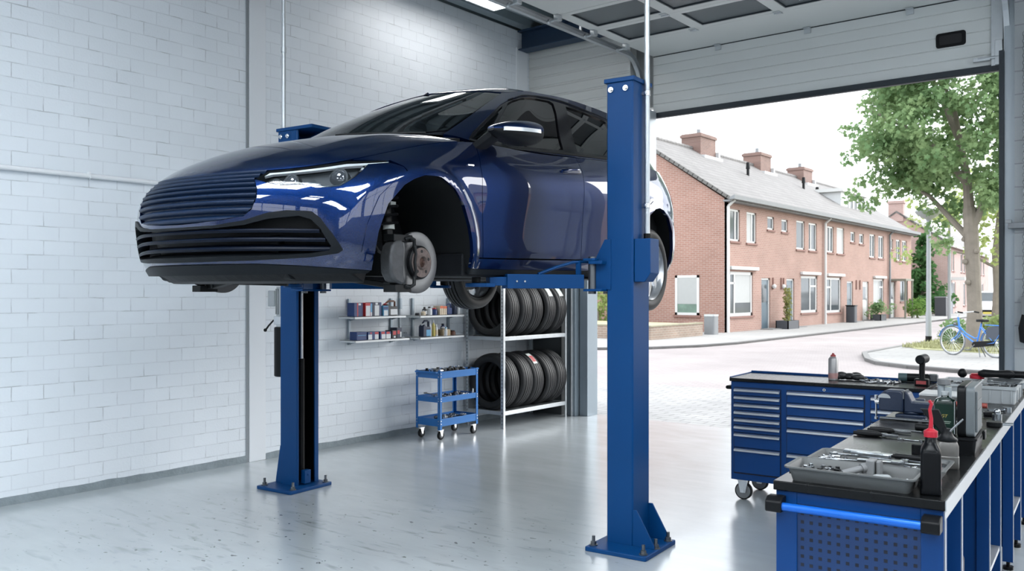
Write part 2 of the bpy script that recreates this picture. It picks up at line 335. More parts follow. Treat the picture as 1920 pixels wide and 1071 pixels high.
# ================================================================== room shell
XW, YD = -6.55, 8.75                               # inner faces of the left wall and of the door wall
CZ = 4.66
m_wall = brick_mat('painted_white_brick', 'yz', (.74,.785,.825), (.71,.755,.795), (.65,.69,.73), .2165, .1035, .0038, rough=.55, bump=.5, var=.03, jn=.008, dirt=.42)
m_block = brick_mat('grey_block_wall', 'xz', (.36,.38,.39), (.34,.36,.37), (.25,.26,.27), .40, .20, .006, rough=.7, bump=.4, var=.06, jn=.006)
def floor_mat():
    m = bpy.data.materials.new('grey_epoxy_floor'); m.use_nodes = True; n, l = nodes_of(m); b = n['Principled BSDF']; MATS['floor'] = m
    tc = n.new('ShaderNodeTexCoord')
    def nz(scale, detail=6, mp=None, dist=0.):
        x = n.new('ShaderNodeTexNoise'); x.inputs['Scale'].default_value = scale; x.inputs['Detail'].default_value = detail; x.inputs['Distortion'].default_value = dist
        if mp:
            q = n.new('ShaderNodeMapping'); q.inputs['Scale'].default_value = mp[0]; q.inputs['Rotation'].default_value = (0, 0, mp[1]); l.new(tc.outputs['Object'], q.inputs[0]); l.new(q.outputs[0], x.inputs['Vector'])
        else: l.new(tc.outputs['Object'], x.inputs['Vector'])
        return x.outputs['Fac']
    def ramp(f, p0, p1, c0, c1):
        r = n.new('ShaderNodeMapRange'); r.inputs[1].default_value = p0; r.inputs[2].default_value = p1; r.inputs[3].default_value = c0; r.inputs[4].default_value = c1; l.new(f, r.inputs[0]); return r.outputs[0]
    def mul(a, c):
        x = n.new('ShaderNodeMath'); x.operation = 'MULTIPLY'; l.new(a, x.inputs[0])
        if isinstance(c, float): x.inputs[1].default_value = c
        else: l.new(c, x.inputs[1])
        return x.outputs[0]
    big = ramp(nz(.7, 4), .3, .7, .93, 1.05)
    wipe = ramp(nz(1.3, 8, ((1, 3.5, 1), .5), 1.2), .35, .7, 1.03, .95)          # cloudy wipe marks
    smear = ramp(nz(3.4, 10, ((1, 4.5, 1), -.4), .5), .56, .74, 1., .55)             # oily smears
    mpa = n.new('ShaderNodeMapping'); mpa.vector_type = 'TEXTURE'; mpa.inputs['Location'].default_value = (-4.35, 3.35, 0); mpa.inputs['Rotation'].default_value = (0, 0, .6); mpa.inputs['Scale'].default_value = (2.0, 1.15, 1); l.new(tc.outputs['Object'], mpa.inputs[0])
    ln = n.new('ShaderNodeVectorMath'); ln.operation = 'LENGTH'; l.new(mpa.outputs[0], ln.inputs[0])
    area = ramp(ln.outputs['Value'], 1.15, .35, 0.04, 1.)                          # dirtiest under the car's nose
    spots = ramp(nz(17, 2, ((1, 1.5, 1), .2)), .68, .70, 1., .15)                # drops
    mx = n.new('ShaderNodeMix'); mx.data_type = 'FLOAT'; l.new(area, mx.inputs[0]); mx.inputs[2].default_value = 1.; l.new(mul(smear, spots), mx.inputs[3])
    f = mul(mul(big, wipe), mx.outputs[0])
    sc = n.new('ShaderNodeVectorMath'); sc.operation = 'SCALE'; sc.inputs[0].default_value = (.41, .445, .465); l.new(f, sc.inputs['Scale']); l.new(sc.outputs[0], b.inputs['Base Color'])
    l.new(ramp(nz(1.8, 8, ((1, 2.5, 1), .6), 1.), .3, .7, .18, .27), b.inputs['Roughness'])
    bp = n.new('ShaderNodeBump'); bp.inputs['Strength'].default_value = .06; bp.inputs['Distance'].default_value = .01
    l.new(nz(7, 5), bp.inputs['Height']); l.new(bp.outputs[0], b.inputs['Normal'])
    b.inputs['Coat Weight'].default_value = .6; b.inputs['Coat Roughness'].default_value = .2
    return m
struct(B().box(-6.75, 4.2, -5.2, 8.9, -.2, 0).ob('floor', floor_mat(), smooth=False))
# left wall of painted brick with a smooth pilaster and a bare concrete footing
wl = struct(B().box(-6.80, XW, -5.2, 9.0, 0, CZ).ob('wall_left', m_wall, smooth=False))
m_plaster = mat('smooth_white_plaster', (.74, .77, .80), .5, var=.02, vscale=2, bump=.05, bscale=60)
struct(B().box(XW, XW+.012, 4.53, 4.70, 0, CZ).box(XW, XW+.012, 8.30, 8.52, 0, 4.45).ob('trim_1', m_plaster, smooth=False, bevel=.004))
struct(B().box(XW, XW+.006, 4.50, 4.528, 0, CZ).ob('trim_2', mat('dark_joint', (.25, .27, .29), .8)))
m_conc = mat('rough_concrete', (.23, .27, .29), .85, var=.35, vscale=9, bump=.6, bscale=45)
bb = B()
for y0, y1 in ((-5.2, 4.50), (4.70, 8.3)):
    n = int((y1-y0)/.12)
    ts = [y0+(y1-y0)*k/n for k in range(n+1)]
    top = [.058+.012*mnoise.noise((t*5, 0, 0))+.006*mnoise.noise((t*23, 3, 0)) for t in ts]
    bb.prism([(y0, -.002)]+[(y1, -.002)]+[(ts[k], top[k]) for k in range(n, -1, -1)], XW, XW+.012, 'yzx')
struct(bb.ob('baseboard_left', m_conc, smooth=False))
# door wall: block pier on the right, ribbed cladding over the left corner
# block pier; the open bay right of it is unseen, added for daylight and reflections
struct(B().box(-1.30, -.55, 8.62, 8.95, 0, CZ).box(-.55, 3.75, 8.62, 8.95, 3.48, CZ).box(3.75, 4.2, 8.62, 8.95, 0, CZ).ob('wall_front', m_block, smooth=False))
def clad():
    b = B(); x0, x1 = XW, -5.105; z = 2.76; prof = []
    while z < 4.42:                                     # shallow horizontal ribs
        prof += [(0, z), (0, z+.094), (.010, z+.100), (.010, z+.118), (0, z+.124)]; z += .124
    rs = [[(x, 8.56+d, zz) for d, zz in prof] for x in (x0, x1)]
    b.rings(rs, False, False, closed=False)
    b.box(x0, x1, 8.585, 8.70, 2.74, CZ); b.box(x1, -4.93, 8.57, 8.70, 2.74, 3.45); b.box(x0, -4.87, 8.52, 8.72, 2.70, 2.76)
    return b
struct(clad().ob('wall_cladding', mat('off_white_cladding', (.52, .54, .53), .5, var=.03), smooth=False))
struct(B().box(-4.955, -4.86, 8.545, 8.72, 2.70, 3.52).ob('trim_3', mat('jamb_grey', (.34, .38, .41), .4, .3, var=.05), smooth=False, bevel=.004))
struct(B().box(XW, -1.3, 8.83, 8.95, 3.60, CZ).ob('wall_header', mat('header_panel', (.42, .44, .44), .6), smooth=False))
# steel jamb of the opening beside the tyre rack
m_jamb = mat('jamb_steel', (.27, .32, .36), .35, .4, var=.06)
struct(B().box(-6.0, -5.885, 8.60, 8.80, 0, 2.72).box(-5.875, -5.765, 8.68, 8.90, 0, 2.72).ob('trim_4', m_jamb, bevel=.004))
struct(B().box(-6.015, -6.0, 8.56, 8.62, 0, 2.72).box(-5.93, -5.915, 8.565, 8.605, 0, 2.72).ob('trim_5', m_galv, bevel=.002))
struct(B().box(XW, -6.10, 8.62, 8.85, 0, 2.72).ob('wall_pier', mat('dark_grey_wall', (.10, .11, .115), .7, var=.1), smooth=False))
# rest of the room, out of view, with high windows added for daylight
m_side = mat('grey_side_wall', (.30, .32, .34), .6, var=.03)
wb = B(); wb.box(-6.8, 4.2, -5.4, -5.2, 0, 2.9).box(-6.8, 4.2, -5.4, -5.2, 4.3, CZ)
for x0, x1 in ((-6.8, -6.0), (-3.3, -2.9), (-.2, .2), (2.9, 4.2)): wb.box(x0, x1, -5.4, -5.2, 2.9, 4.3)
struct(wb.ob('wall_back', m_side, smooth=False))
wr = B(); wr.box(4.0, 4.2, -5.2, 8.7, 0, 2.5).box(4.0, 4.2, -5.2, 8.7, 4.2, CZ)
for y0, y1 in ((-5.2, -4.4), (-1.2, -.8), (2.4, 2.8), (6.0, 8.7)): wr.box(4.0, 4.2, y0, y1, 2.5, 4.2)
struct(wr.ob('wall_right', m_side, smooth=False))
def mullions(name, pts):
    b = B()
    for q in pts: b.box(*q)
    return struct(b.ob(name, m_white, smooth=False))
k = 0  # bars of the added daylight windows
for x0, x1 in ((-6.0, -3.3), (-2.9, -.2), (.2, 2.9)):
    k += 1; w = (x1-x0)/3
    mullions('window_%d' % k, [(x0+i*w-.025, x0+i*w+.025, -5.33, -5.27, 2.9, 4.3) for i in (1, 2)]+[(x0, x1, -5.33, -5.27, 3.58, 3.62)])
for y0, y1 in ((-4.4, -1.2), (-.8, 2.4), (2.8, 6.0)):
    k += 1; w = (y1-y0)/3
    mullions('window_%d' % k, [(4.07, 4.13, y0+i*w-.025, y0+i*w+.025, 2.5, 4.2) for i in (1, 2)]+[(4.07, 4.13, y0, y1, 3.33, 3.37)])
def portal(name, loc, rot, sx, sy):                     # sampling guides for daylight through the street door and the added openings
    d = bpy.data.lights.new(name, 'AREA'); d.shape = 'RECTANGLE'; d.size = sx; d.size_y = sy; d.cycles.is_portal = True
    o = bpy.data.objects.new(name, d); COL.objects.link(o); o.location = loc; o.rotation_euler = rot
portal('portal_door', (-1.0, 8.98, 1.8), (-PI/2, 0, 0), 9.6, 3.5)
portal('portal_back', (-1.5, -5.3, 3.6), (PI/2, 0, 0), 9, 1.4)
portal('portal_side', (4.1, .8, 3.35), (0, PI/2, 0), 1.7, 10.4)
# ceiling: dark trapezoidal steel deck, ribs along the room, over blue steel beams
def deck():
    b = B(); prof = []; x = -6.8
    while x < 4.2: prof += [(x, CZ), (x+.13, CZ), (x+.165, CZ+.09), (x+.285, CZ+.09), (x+.32, CZ)]; x += .32
    b.rings([[(px, y, pz) for px, pz in prof] for y in (-5.4, 8.95)], False, False, closed=False)
    b.box(-6.8, 4.3, -5.4, 8.95, CZ+.12, CZ+.2)
    return b
m_deck = mat('dark_steel_deck', (.20, .25, .275), .38, .3, var=.08)
struct(deck().ob('ceiling', m_deck, smooth=False))
m_beam = mat('dark_blue_beam', (.012, .035, .075), .5, var=.06)
def ibeam(y, name):
    b = B(); b.box(XW, 4.0, y-.09, y+.09, 4.42, 4.435).box(XW, 4.0, y-.006, y+.006, 4.43, 4.645).box(XW, 4.0, y-.09, y+.09, 4.64, CZ)
    return struct(b.ob(name, m_beam, smooth=False, bevel=.002))
ibeam(8.42, 'beam_front'); ibeam(3.6, 'beam_middle'); ibeam(-1.2, 'beam_back')
# ceiling lights: one batten, plus panels added to brighten the room
m_led = mat('led_diffuser', (1, .98, .96), .4, var=0, emit=5.0)
def batten(loc, rz, label, n=0):
    t = thing('ceiling_light', label, 'ceiling light', loc, rz, 'LED ceiling lights')
    B().box(-.145, .145, -.70, .70, .02, .09).box(-.145, -.125, -.70, .70, -.02, .02).box(.125, .145, -.70, .70, -.02, .02).box(-.145, .145, -.70, -.69, -.02, .02).box(-.145, .145, .69, .70, -.02, .02).ob('housing', m_white, t, bevel=.003)
    B().box(-.124, .124, -.688, .688, -.012, .019).ob('diffuser', m_led, t)
    return t
L0 = batten((-5.93, 6.60, 4.56), 0, 'white LED ceiling light near the top edge, between the brick wall and the door track')
m_fill_panel = mat('led_panel', (.90, .955, 1), .4, var=0, emit=9.5)  # unseen panel lights, added to light the room and mirror in the bonnet
P0 = thing('ceiling_panel', 'square LED ceiling panel outside the frame of the photo, mirrored in the bonnet', 'ceiling light', (-3.3, .9, 4.55), 0, 'LED ceiling panels')
B().box(-.66, .66, -.66, .66, .02, .07).ob('housing', m_white, P0, bevel=.003); B().box(-.62, .62, -.62, .62, -.004, .019).ob('diffuser', m_fill_panel, P0, smooth=False)
b = B()
for k in range(5): b.box(-.63, .63, -.63+k*.315-.012, -.63+k*.315+.012, -.02, -.004).box(-.63+k*.315-.012, -.63+k*.315+.012, -.63, .63, -.02, -.004)
b.ob('louvre_grid', m_white, P0, smooth=False)
for x, y in ((-3.3, -2.2), (-.6, 1.6), (-.6, -1.6), (2.2, 4.6), (2.2, 1.2), (2.2, -2.2), (-5.0, -2.2)): dup(P0, (x, y, 4.55))
# ------------------------------------------------------------------ sectional overhead door
m_dpanel = mat('door_panel_white', (.60, .62, .61), .42, var=.025, vscale=2, bump=.08, bscale=200)
m_seal = mat('dark_door_seal', (.012, .02, .028), .5)
gd = thing('sectional_door', 'white sectional overhead garage door rolled up above the opening to the street', 'garage door', (-3.2, 8.75, 3.5))
gx0, gx1 = -1.715, 1.80                                  # local x of the door leaf (world -4.96 .. -1.40)
def leaf(z0, z1, groov):
    prof = [(0, z0)]
    for g in groov: prof += [(0, g-.006), (.007, g), (0, g+.006)]
    prof += [(0, z1), (.045, z1), (.045, z0)]
    return B().prism(prof, gx0, gx1, 'yzx')
leaf(.0, .645, (.11, .22, .33, .44, .55)).ob('bottom_panel', m_dpanel, gd, smooth=False)
B().box(gx0, gx1, .0, .05, -.045, .0).box(gx0, gx1, -.012, .0, -.04, .012).ob('bottom_seal', m_seal, gd)
B().box(gx0, gx1, .004, .05, .645, .656).ob('joint', m_seal, gd)
# next section lies flat overhead, then the glazed sections
def sect(y0, y1, z=.655): return B().box(gx0, gx1, y0, y1, z, z+.045)
sect(-.66, .0).ob('upper_panel', m_dpanel, gd, smooth=False, bevel=.004)
def glazed(y0, y1):
    fr = B(); w = (gx1-gx0-.12)/4; g = B(); gk = B()
    fr.box(gx0, gx1, y0, y0+.07, .655, .70).box(gx0, gx1, y1-.07, y1, .655, .70)
    for i in range(5):
        x = gx0+.06+i*w; fr.box(x-.06, x+.06, y0+.07, y1-.07, .655, .70)
    f = fr.ob('glazed_panel', m_dpanel, gd, smooth=False)
    for i in range(4):
        x = gx0+.06+i*w; B().box(x+.06, x+w-.06, y0+.07, y1-.07, .672, .684).ob('pane', mat('dark_door_pane', (.10, .115, .125), .25, var=.15, vscale=2, bump=.15, bscale=300), f)
        gk = B(); xa, xb, ya, yb = x+.06, x+w-.06, y0+.07, y1-.07
        gk.box(xa, xb, ya, ya+.012, .66, .672).box(xa, xb, yb-.012, yb, .66, .672).box(xa, xa+.012, ya, yb, .66, .672).box(xb-.012, xb, ya, yb, .66, .672).ob('gasket', m_seal, f)
glazed(-1.27, -.665); glazed(-1.90, -1.275)
for k in range(3): sect(-1.905-.62*(k+1)+.005, -1.905-.62*k).ob('upper_panel', m_dpanel, gd, smooth=False, bevel=.004)
def hinge(x, y, z, flat):
    b = B()
    if flat: b.box(x-.035, x+.035, y-.05, y+.05, z-.006, z).cyl((x-.035, y, z-.008), (x+.035, y, z-.008), .009, n=8)
    else: b.box(x-.035, x+.035, y-.014, y-.004, z-.05, z+.03).box(x-.035, x+.035, y-.05, y, z-.004, z+.008).cyl((x-.035, y-.01, z), (x+.035, y-.01, z), .009, n=8)
    return b.ob('hinge', m_galv, gd, bevel=.002)
for x in (-.92, .05, 1.02): hinge(x, 0, .645, False)
for y in (-.662, -1.272):
    for x in (-.88, .0, .88): hinge(x, y, .655, True)
for y in (-.64, -1.27, -1.90, -2.53): B().box(gx0+.0, gx0+.05, y-.035, y+.035, .60, .66).cyl((gx0-.09, y, .61), (gx0+.04, y, .61), .012, n=8).cyl((gx0-.085, y, .61), (gx0-.06, y, .61), .026, n=12).ob('roller_bracket', m_galv, gd, bevel=.002)
# pull-up hand recess, end plate and bolt on the right
hb = B(); hb.prism(rrect(.25, .135, .025), -.012, .0, 'xzy'); hr = hb.ob('hand_recess', m_black, gd, bevel=.004, loc=(1.37, 0, .30))
B().prism(rrect(.19, .085, .018), -.016, -.011, 'xzy').ob('recess_cup', mat('recess_black', (.004,.004,.005), .6), hr, bevel=.002)
B().box(1.70, 1.795, -.022, 0, .0, .66).ob('end_plate', m_galv, gd, bevel=.003)
B().box(1.735, 1.795, -.05, -.02, .0, .22).cyl((1.60, -.04, .07), (1.84, -.04, .07), .013, n=10).box(1.56, 1.70, -.05, -.02, .05, .085).ob('bottom_roller_bracket', m_galv, gd, bevel=.003)
# tracks: curve from the jamb up into a horizontal run
def track(x, side, label):
    t = thing('door_track', label, 'door track', (x, 8.70, 0))
    pts = [(0, 0, 0.02), (0, 0, 3.72)]+[(0, -.33+.33*math.cos(a), 3.72+.42*math.sin(a)) for a in np.linspace(.12, PI/2, 10)]+[(0, -5.4, 4.14)]
    if side < 0: pts = [(0, 0, 3.47)]+pts[1:]
    b = B(); P = [V(*p) for p in pts]
    sec = [(-.03, 0), (.03, 0), (.03, .045), (.024, .045), (.024, .006), (-.024, .006), (-.024, .045), (-.03, .045)]
    rs = []
    for i, p in enumerate(P):
        d = (P[min(i+1, len(P)-1)]-P[max(i-1, 0)]).normalized(); nrm = V(1, 0, 0).cross(d).normalized()
        rs.append([p+nrm*a+V(-side*1, 0, 0)*c for a, c in sec])
    b.rings(rs); b.ob('rail', m_galv, t, smooth=False)
    a = B(); a.box(-.05 if side < 0 else .0, .0 if side < 0 else .05, -5.4, -.35, 4.19, 4.194).box(-.004, .004, -5.4, -.35, 4.15, 4.19)
    a.ob('angle_rail', m_galv, t, smooth=False)
    for y in (-1.2, -3.2): B().box(-.012, .012, y-.015, y+.015, 4.19, CZ).ob('hanger', m_galv, t)
    return t
track(-5.06, -1, 'galvanised left door track curving to overhead above the blue post')
track(-1.345, 1, 'galvanised door track standing at the right side of the street opening')
struct(B().box(-1.42, -1.385, 8.62, 8.95, 0, 3.6).ob('trim_6', m_seal, smooth=False))
struct(B().box(-1.385, -1.30, 8.66, 8.95, 0, 4.3).ob('trim_7', mat('jamb_grey', (.34,.38,.41)), smooth=False, bevel=.003))
# chain and hoist hook at the right block wall
ch = B(); z = 3.7
while z > 1.35:
    ch.tube([(-1.22+.011*math.cos(a)*(1 if int(round(z/.03)) % 2 else .25), 8.575+.011*math.cos(a)*(.25 if int(round(z/.03)) % 2 else 1), z+.021*math.sin(a)) for a in np.linspace(0, 2*PI, 9)[:-1]], .0035, 5, closed=True); z -= .031
hc = thing('hand_chain', 'steel hand chain hanging in front of the grey block wall at the right edge', 'chain'); ch.ob('chain', m_dsteel, hc)
hk = thing('chain_hoist', 'black and yellow chain block hanging at the grey wall by the right edge', 'hoist', (-1.215, 8.56, 1.06))
B().prism([(-.035, .0), (.03, -.02), (.045, .1), (.02, .22), (-.02, .24), (-.045, .12)], -.03, .03, 'xzy').ob('body', m_black, hk, bevel=.01)
B().prism(rrect(.06, .13, .015), -.034, .034, 'xzy').ob('cover', mat('safety_yellow', (.75, .40, .02), .45), hk, bevel=.006, loc=(.03, 0, .1))
B().tube([(0, 0, .24), (0, 0, .29), (.02, 0, .32), (0, 0, .35)], .008, 8).ob('hook', m_dsteel, hk)
wb_ = thing('wall_bracket', 'dark steel wall bracket with a light grip on the grey wall beside the opening', 'bracket', (-1.30, 8.60, 2.06))
B().box(-.04, .35, -.05, .02, -.025, .025).ob('arm', m_dsteel, wb_, bevel=.003); B().box(-.055, -.01, -.07, -.03, .02, .05).ob('grip', m_lgrey, wb_, bevel=.004)
sb_ = thing('switch_box', 'small grey switch box on the grey block wall behind the chain', 'switch box', (-1.18, 8.60, 1.36)); B().box(-.06, .10, -.06, .02, -.09, .09).ob('enclosure', m_grey, sb_, bevel=.005)
# pipes on the left wall and conduits down to the lift posts
pw = thing('wall_pipe', 'white horizontal pipe clipped along the brick wall at the left', 'pipe', (XW+.03, 0, 2.355))
B().cyl((0, -5, 0), (0, 4.52, 0), .017, n=12).ob('pipe', m_white, pw)
for y in (.6, 1.9, 3.13, 4.3): B().box(-.03, .0, y-.008, y+.008, .012, .032).tube([(.0+.019*math.sin(a), y, .019*math.cos(a)) for a in np.linspace(-.6, PI+.3, 9)], .004, 5).ob('clip', m_white, pw)
# ================================================================== two-post lift
def lthing(name, label, cat, x, y, z=0, group=None): return thing(name, label, cat, lw(x, y, z), LROT, group)
def anchor(t, x, y, z=.025):
    B().cyl((x, y, z), (x, y, z+.006), .024, n=14).cyl((x, y, z+.006), (x, y, z+.024), .017, n=6).cyl((x, y, z+.024), (x, y, z+.055), .0095, n=10).ob('anchor_bolt', m_dsteel, t, smooth=False)
def channel(t, y0, y1, open_sign, z0=.025, z1=2.72):
    """C-shaped column; X -.165...06, open towards open_sign*Y"""
    w = .010; x0, x1 = -.165, .06; yo, yc = (y1, y0) if open_sign > 0 else (y0, y1); s = 1 if open_sign > 0 else -1
    poly = [(x1-.016, yo), (x1-.008, yo), (x1, yo-s*.008), (x1, yc+s*.008), (x1-.008, yc), (x0+.008, yc), (x0, yc+s*.008), (x0, yo-s*.008), (x0+.008, yo), (x0+.045, yo),
            (x0+.045, yo-s*w), (x0+w, yo-s*w), (x0+w, yc+s*w), (x1-w, yc+s*w), (x1-w, yo-s*w), (x1-.016, yo-s*w)]
    b = B(); b.prism(poly, z0, z1); return b.ob('column', m_blue, t, smooth=False)
def arm(t, p0, p1, z, short=False):
    """swing arm from its pivot p0 to the lifting pad under the sill at p1"""
    p0, p1 = V(*p0, z), V(*p1, z); d = (p1-p0).normalized(); L = (p1-p0).length
    b = B(); b.bar(p0-d*.0, p0+d*(L*.74), .085, .082)
    b.bar(p0+d*(L*.70), p1-d*.07, .06, .05); b.bar(p1-d*.10+V(0, 0, -.022), p1+V(0, 0, -.022), .085, .022)
    b.cyl(p1+V(0, 0, -.033), p1+V(0, 0, -.011), .062, n=20)
    a = b.ob('swing_arm', m_blue, t, bevel=.003)
    B().cyl(p1+V(0, 0, -.01), p1+V(0, 0, .075), .026, n=16).cyl(p1+V(0, 0, .062), p1+V(0, 0, .088), .055, n=20).ob('lifting_pad', m_rubber, a, bevel=.003)
    q = p0+d*(L*.70); sd = V(d.y, -d.x, 0)
    if sd.x < 0: sd = -sd
    bb = B()
    for k in (0, .05): bb.cyl(q-d*(.03+k)+sd*.04, q-d*(.03+k)+sd*.049, .006, n=8)
    bb.ob('arm_bolt', m_steel, a)
    return a
ZA = 1.553
tr = lthing('lift_post', 'blue lift post in the foreground, its base plate bolted to the grey floor', 'car lift post', -.05, 1.36, 0, 'posts of the two-post lift')
tl = lthing('lift_post', 'blue lift post near the brick wall, half hidden behind the car nose', 'car lift post', -.05, -1.43, 0, 'posts of the two-post lift')
for t, by, sgn in ((tr, 1.36, -1), (tl, -1.43, 1)):
    Mt = Matrix.Translation((.05, -by, 0))
    class Bt(B):
        def __init__(s): super().__init__(); s.M = Mt
    _B = B; B = Bt
    if sgn < 0: y0, y1, pa, pb = 1.275, 1.445, 1.215, 1.60
    else: y0, y1, pa, pb = -1.53, -1.34, -1.61, -1.235
    B().prism([(x+.01, y+(pa+pb)/2) for x, y in rrect(.42, pb-pa, .012)], 0, .025).ob('base_plate', m_blue, t, bevel=.004)
    channel(t, y0, y1, sgn)
    B().box(-.180, .072, y0-.012 if sgn < 0 else y0-.03, y1+.012 if sgn < 0 else y1+.17, 2.715, 2.74).ob('cap_plate', m_blue, t, bevel=.003)
    if sgn > 0: B().box(.052, .062, -1.545, -1.40, 2.52, 2.716).box(-.167, -.157, -1.545, -1.18, 2.52, 2.716).box(-.16, .055, -1.545, -1.535, 2.52, 2.716).ob('pulley_box', m_blue, t, bevel=.002)
    for yy in ((1.305, 1.40) if sgn < 0 else (-1.515, -1.44)):
        B().cyl((.06, yy, 2.675), (.068, yy, 2.675), .017, n=12).cyl((.066, yy, 2.675), (.078, yy, 2.675), .011, n=6).ob('cap_bolt', m_steel, t, smooth=False)
    if sgn < 0:
        for xx in (.048, -.165): B().prism([(1.445, .025), (1.578, .025), (1.578, .04), (1.468, .232), (1.445, .232)], xx, xx+.012, 'yzx').ob('gusset', m_blue, t, bevel=.002, smooth=False)
        for x, y in ((.165, 1.245), (.175, 1.565), (.03, 1.575), (-.15, 1.572)): anchor(t, x, y)
        # latch cover on the outer face
        cb = B(); cb.prism([(1.447, 1.55), (1.512, 1.55), (1.548, 1.60), (1.548, 1.80), (1.447, 1.80)], -.075, .045, 'yzx'); cb.ob('latch_cover', m_blue, t, bevel=.004)
        sd = -1
    else:
        B().prism([(-1.53, .025), (-1.592, .025), (-1.592, .04), (-1.542, .31), (-1.53, .31)], .035, .047, 'yzx').ob('gusset', m_blue, t, bevel=.002, smooth=False)
        for x, y in ((.165, -1.27), (.17, -1.575), (-.16, -1.265), (-.165, -1.58)): anchor(t, x, y)
        B().cyl((-.03, -1.392, .05), (-.03, -1.392, .98), .026, n=20).ob('hydraulic_cylinder', m_black, t); B().cyl((-.03, -1.392, .98), (-.03, -1.392, 1.50), .016, n=16).ob('piston_rod', m_steel, t)
        B().box(-.055, .005, -1.36, -1.315, .035, .135).cyl((-.03, -1.318, .10), (-.03, -1.31, .10), .009, n=10).ob('cylinder_bracket', m_blue, t, bevel=.003)
        B().box(-.154, .048, -1.518, -1.512, .03, 2.6).box(-.154, -.149, -1.512, -1.352, .03, 2.6).ob('slot_liner', m_black, t)  # black sheets stand in for the shade inside the column
        sd = 1
    # carriage with chamfered side plates
    yi = y0 if sgn < 0 else y1; q = -sgn
    c = B()
    ya, yb_ = (yi-.075, yi+.03) if sgn < 0 else (yi-.03, yi+.075)
    c.box(-.115, .02, ya+.02, yb_-.02, 1.50, 1.60)
    for xx in (-.14, .055 if sgn < 0 else .035): c.prism([(ya, 1.505), (yb_, 1.505), (yb_, 1.80), (yb_-.02 if sgn > 0 else ya+.065, 1.80), (ya if sgn < 0 else yb_-.02, 1.68), (ya, 1.60)] if sgn < 0 else [(yb_, 1.505), (ya, 1.505), (ya, 1.80), (ya+.02, 1.80), (yb_, 1.68)], xx, xx+.012, 'yzx')
    c.ob('carriage', m_blue, t, bevel=.002, smooth=False)
    def pivot(x, yv):
        B().cyl((x, yv, 1.48), (x, yv, 1.70), .024, n=16).ob('pivot_pin', m_dsteel, t)
        B().box(x-.05, x+.05, min(yv, yi), max(yv, yi)+.0, 1.655, 1.675).box(x-.05, x+.05, min(yv-.035, yi), max(yv+.035, yi), 1.495, 1.510).box(x-.045, x+.045, yv-.04, yv+.04, 1.675, 1.69).ob('pivot_fork', m_blue, t, bevel=.003)
    if sgn < 0:
        pivot(.07, 1.185); arm(t, (.10, 1.125), (.66, .765), ZA); pivot(-.12, 1.185); arm(t, (-.15, 1.13), (-.92, .75), ZA)
        br = B(); br.tube([(.33, .97, 1.595), (.22, 1.02, 1.635), (.12, 1.085, 1.668), (.03, 1.15, 1.672)], .0095, 8)
        br.box(.085, .10, 1.09, 1.12, 1.52, 1.675).ob('arm_restraint', m_blue, t)
    else:
        pivot(.07, -1.25); arm(t, (.10, -1.19), (.62, -.765), ZA); pivot(-.12, -1.25); arm(t, (-.15, -1.20), (-.93, -.72), ZA)
    B = _B
# vertical conduits feeding the posts
cr = lthing('conduit', 'bright steel conduit running down the foreground blue lift post', 'conduit', -.075, 1.472, 1.80)
B().cyl((0, 0, 0), (0, 0, CZ-1.80), .0165, n=14).ob('pipe', m_galv, cr)
for z in (.86, -.0+.20): B().box(-.012, .012, -.03, .0, z-.012, z+.012).cyl((0, 0, z-.016), (0, 0, z+.016), .0205, n=14).box(.0, .03, -.006, .006, z-.01, z+.01).ob('pipe_clamp', m_steel, cr, bevel=.002)
B().cyl((0, 0, -.0), (0, 0, .035), .022, n=8).ob('gland', m_black, cr)
cl = lthing('conduit', 'slim steel conduit from the ceiling down to the lift post by the brick wall', 'conduit', .0, -1.555, 2.742)
B().cyl((0, 0, 0), (0, 0, CZ-2.742), .0155, n=14).ob('pipe', m_galv, cl); B().cyl((0, 0, .60), (0, 0, .64), .021, n=12).ob('coupling', m_galv, cl)
# power unit on the wall-side post
pu = lthing('hydraulic_power_unit', 'grey motor with black oil tank mounted on the wall-side lift post', 'hydraulic pump', -.06, -1.615, 0)
B().cyl((0, 0, .83), (0, 0, 1.215), .078, n=28).ob('oil_tank', m_black, pu, bevel=.008)
B().box(-.06, .06, -.055, .06, 1.235, 1.30).box(-.045, .045, -.045, .06, 1.215, 1.24).ob('valve_block', m_alu, pu, bevel=.004)
b = B(); b.cyl((0, 0, 1.30), (0, 0, 1.53), .060, n=24)
for k in range(14): a = 2*PI*k/14; b.cbox((.064*math.cos(a), .064*math.sin(a), 1.415), (.012, .005, .2), Matrix.Identity(4))
b.ob('motor', m_lgrey, pu, bevel=.002)
B().box(-.05, .05, -.135, -.058, 1.375, 1.50).ob('terminal_box', m_lgrey, pu, bevel=.006)
B().tube([(.03, -.05, 1.27), (.05, -.07, 1.265), (.07, -.10, 1.225), (.075, -.125, 1.195)], .007, 8).ball((.076, -.132, 1.19), .014).ob('release_lever', m_black, pu)
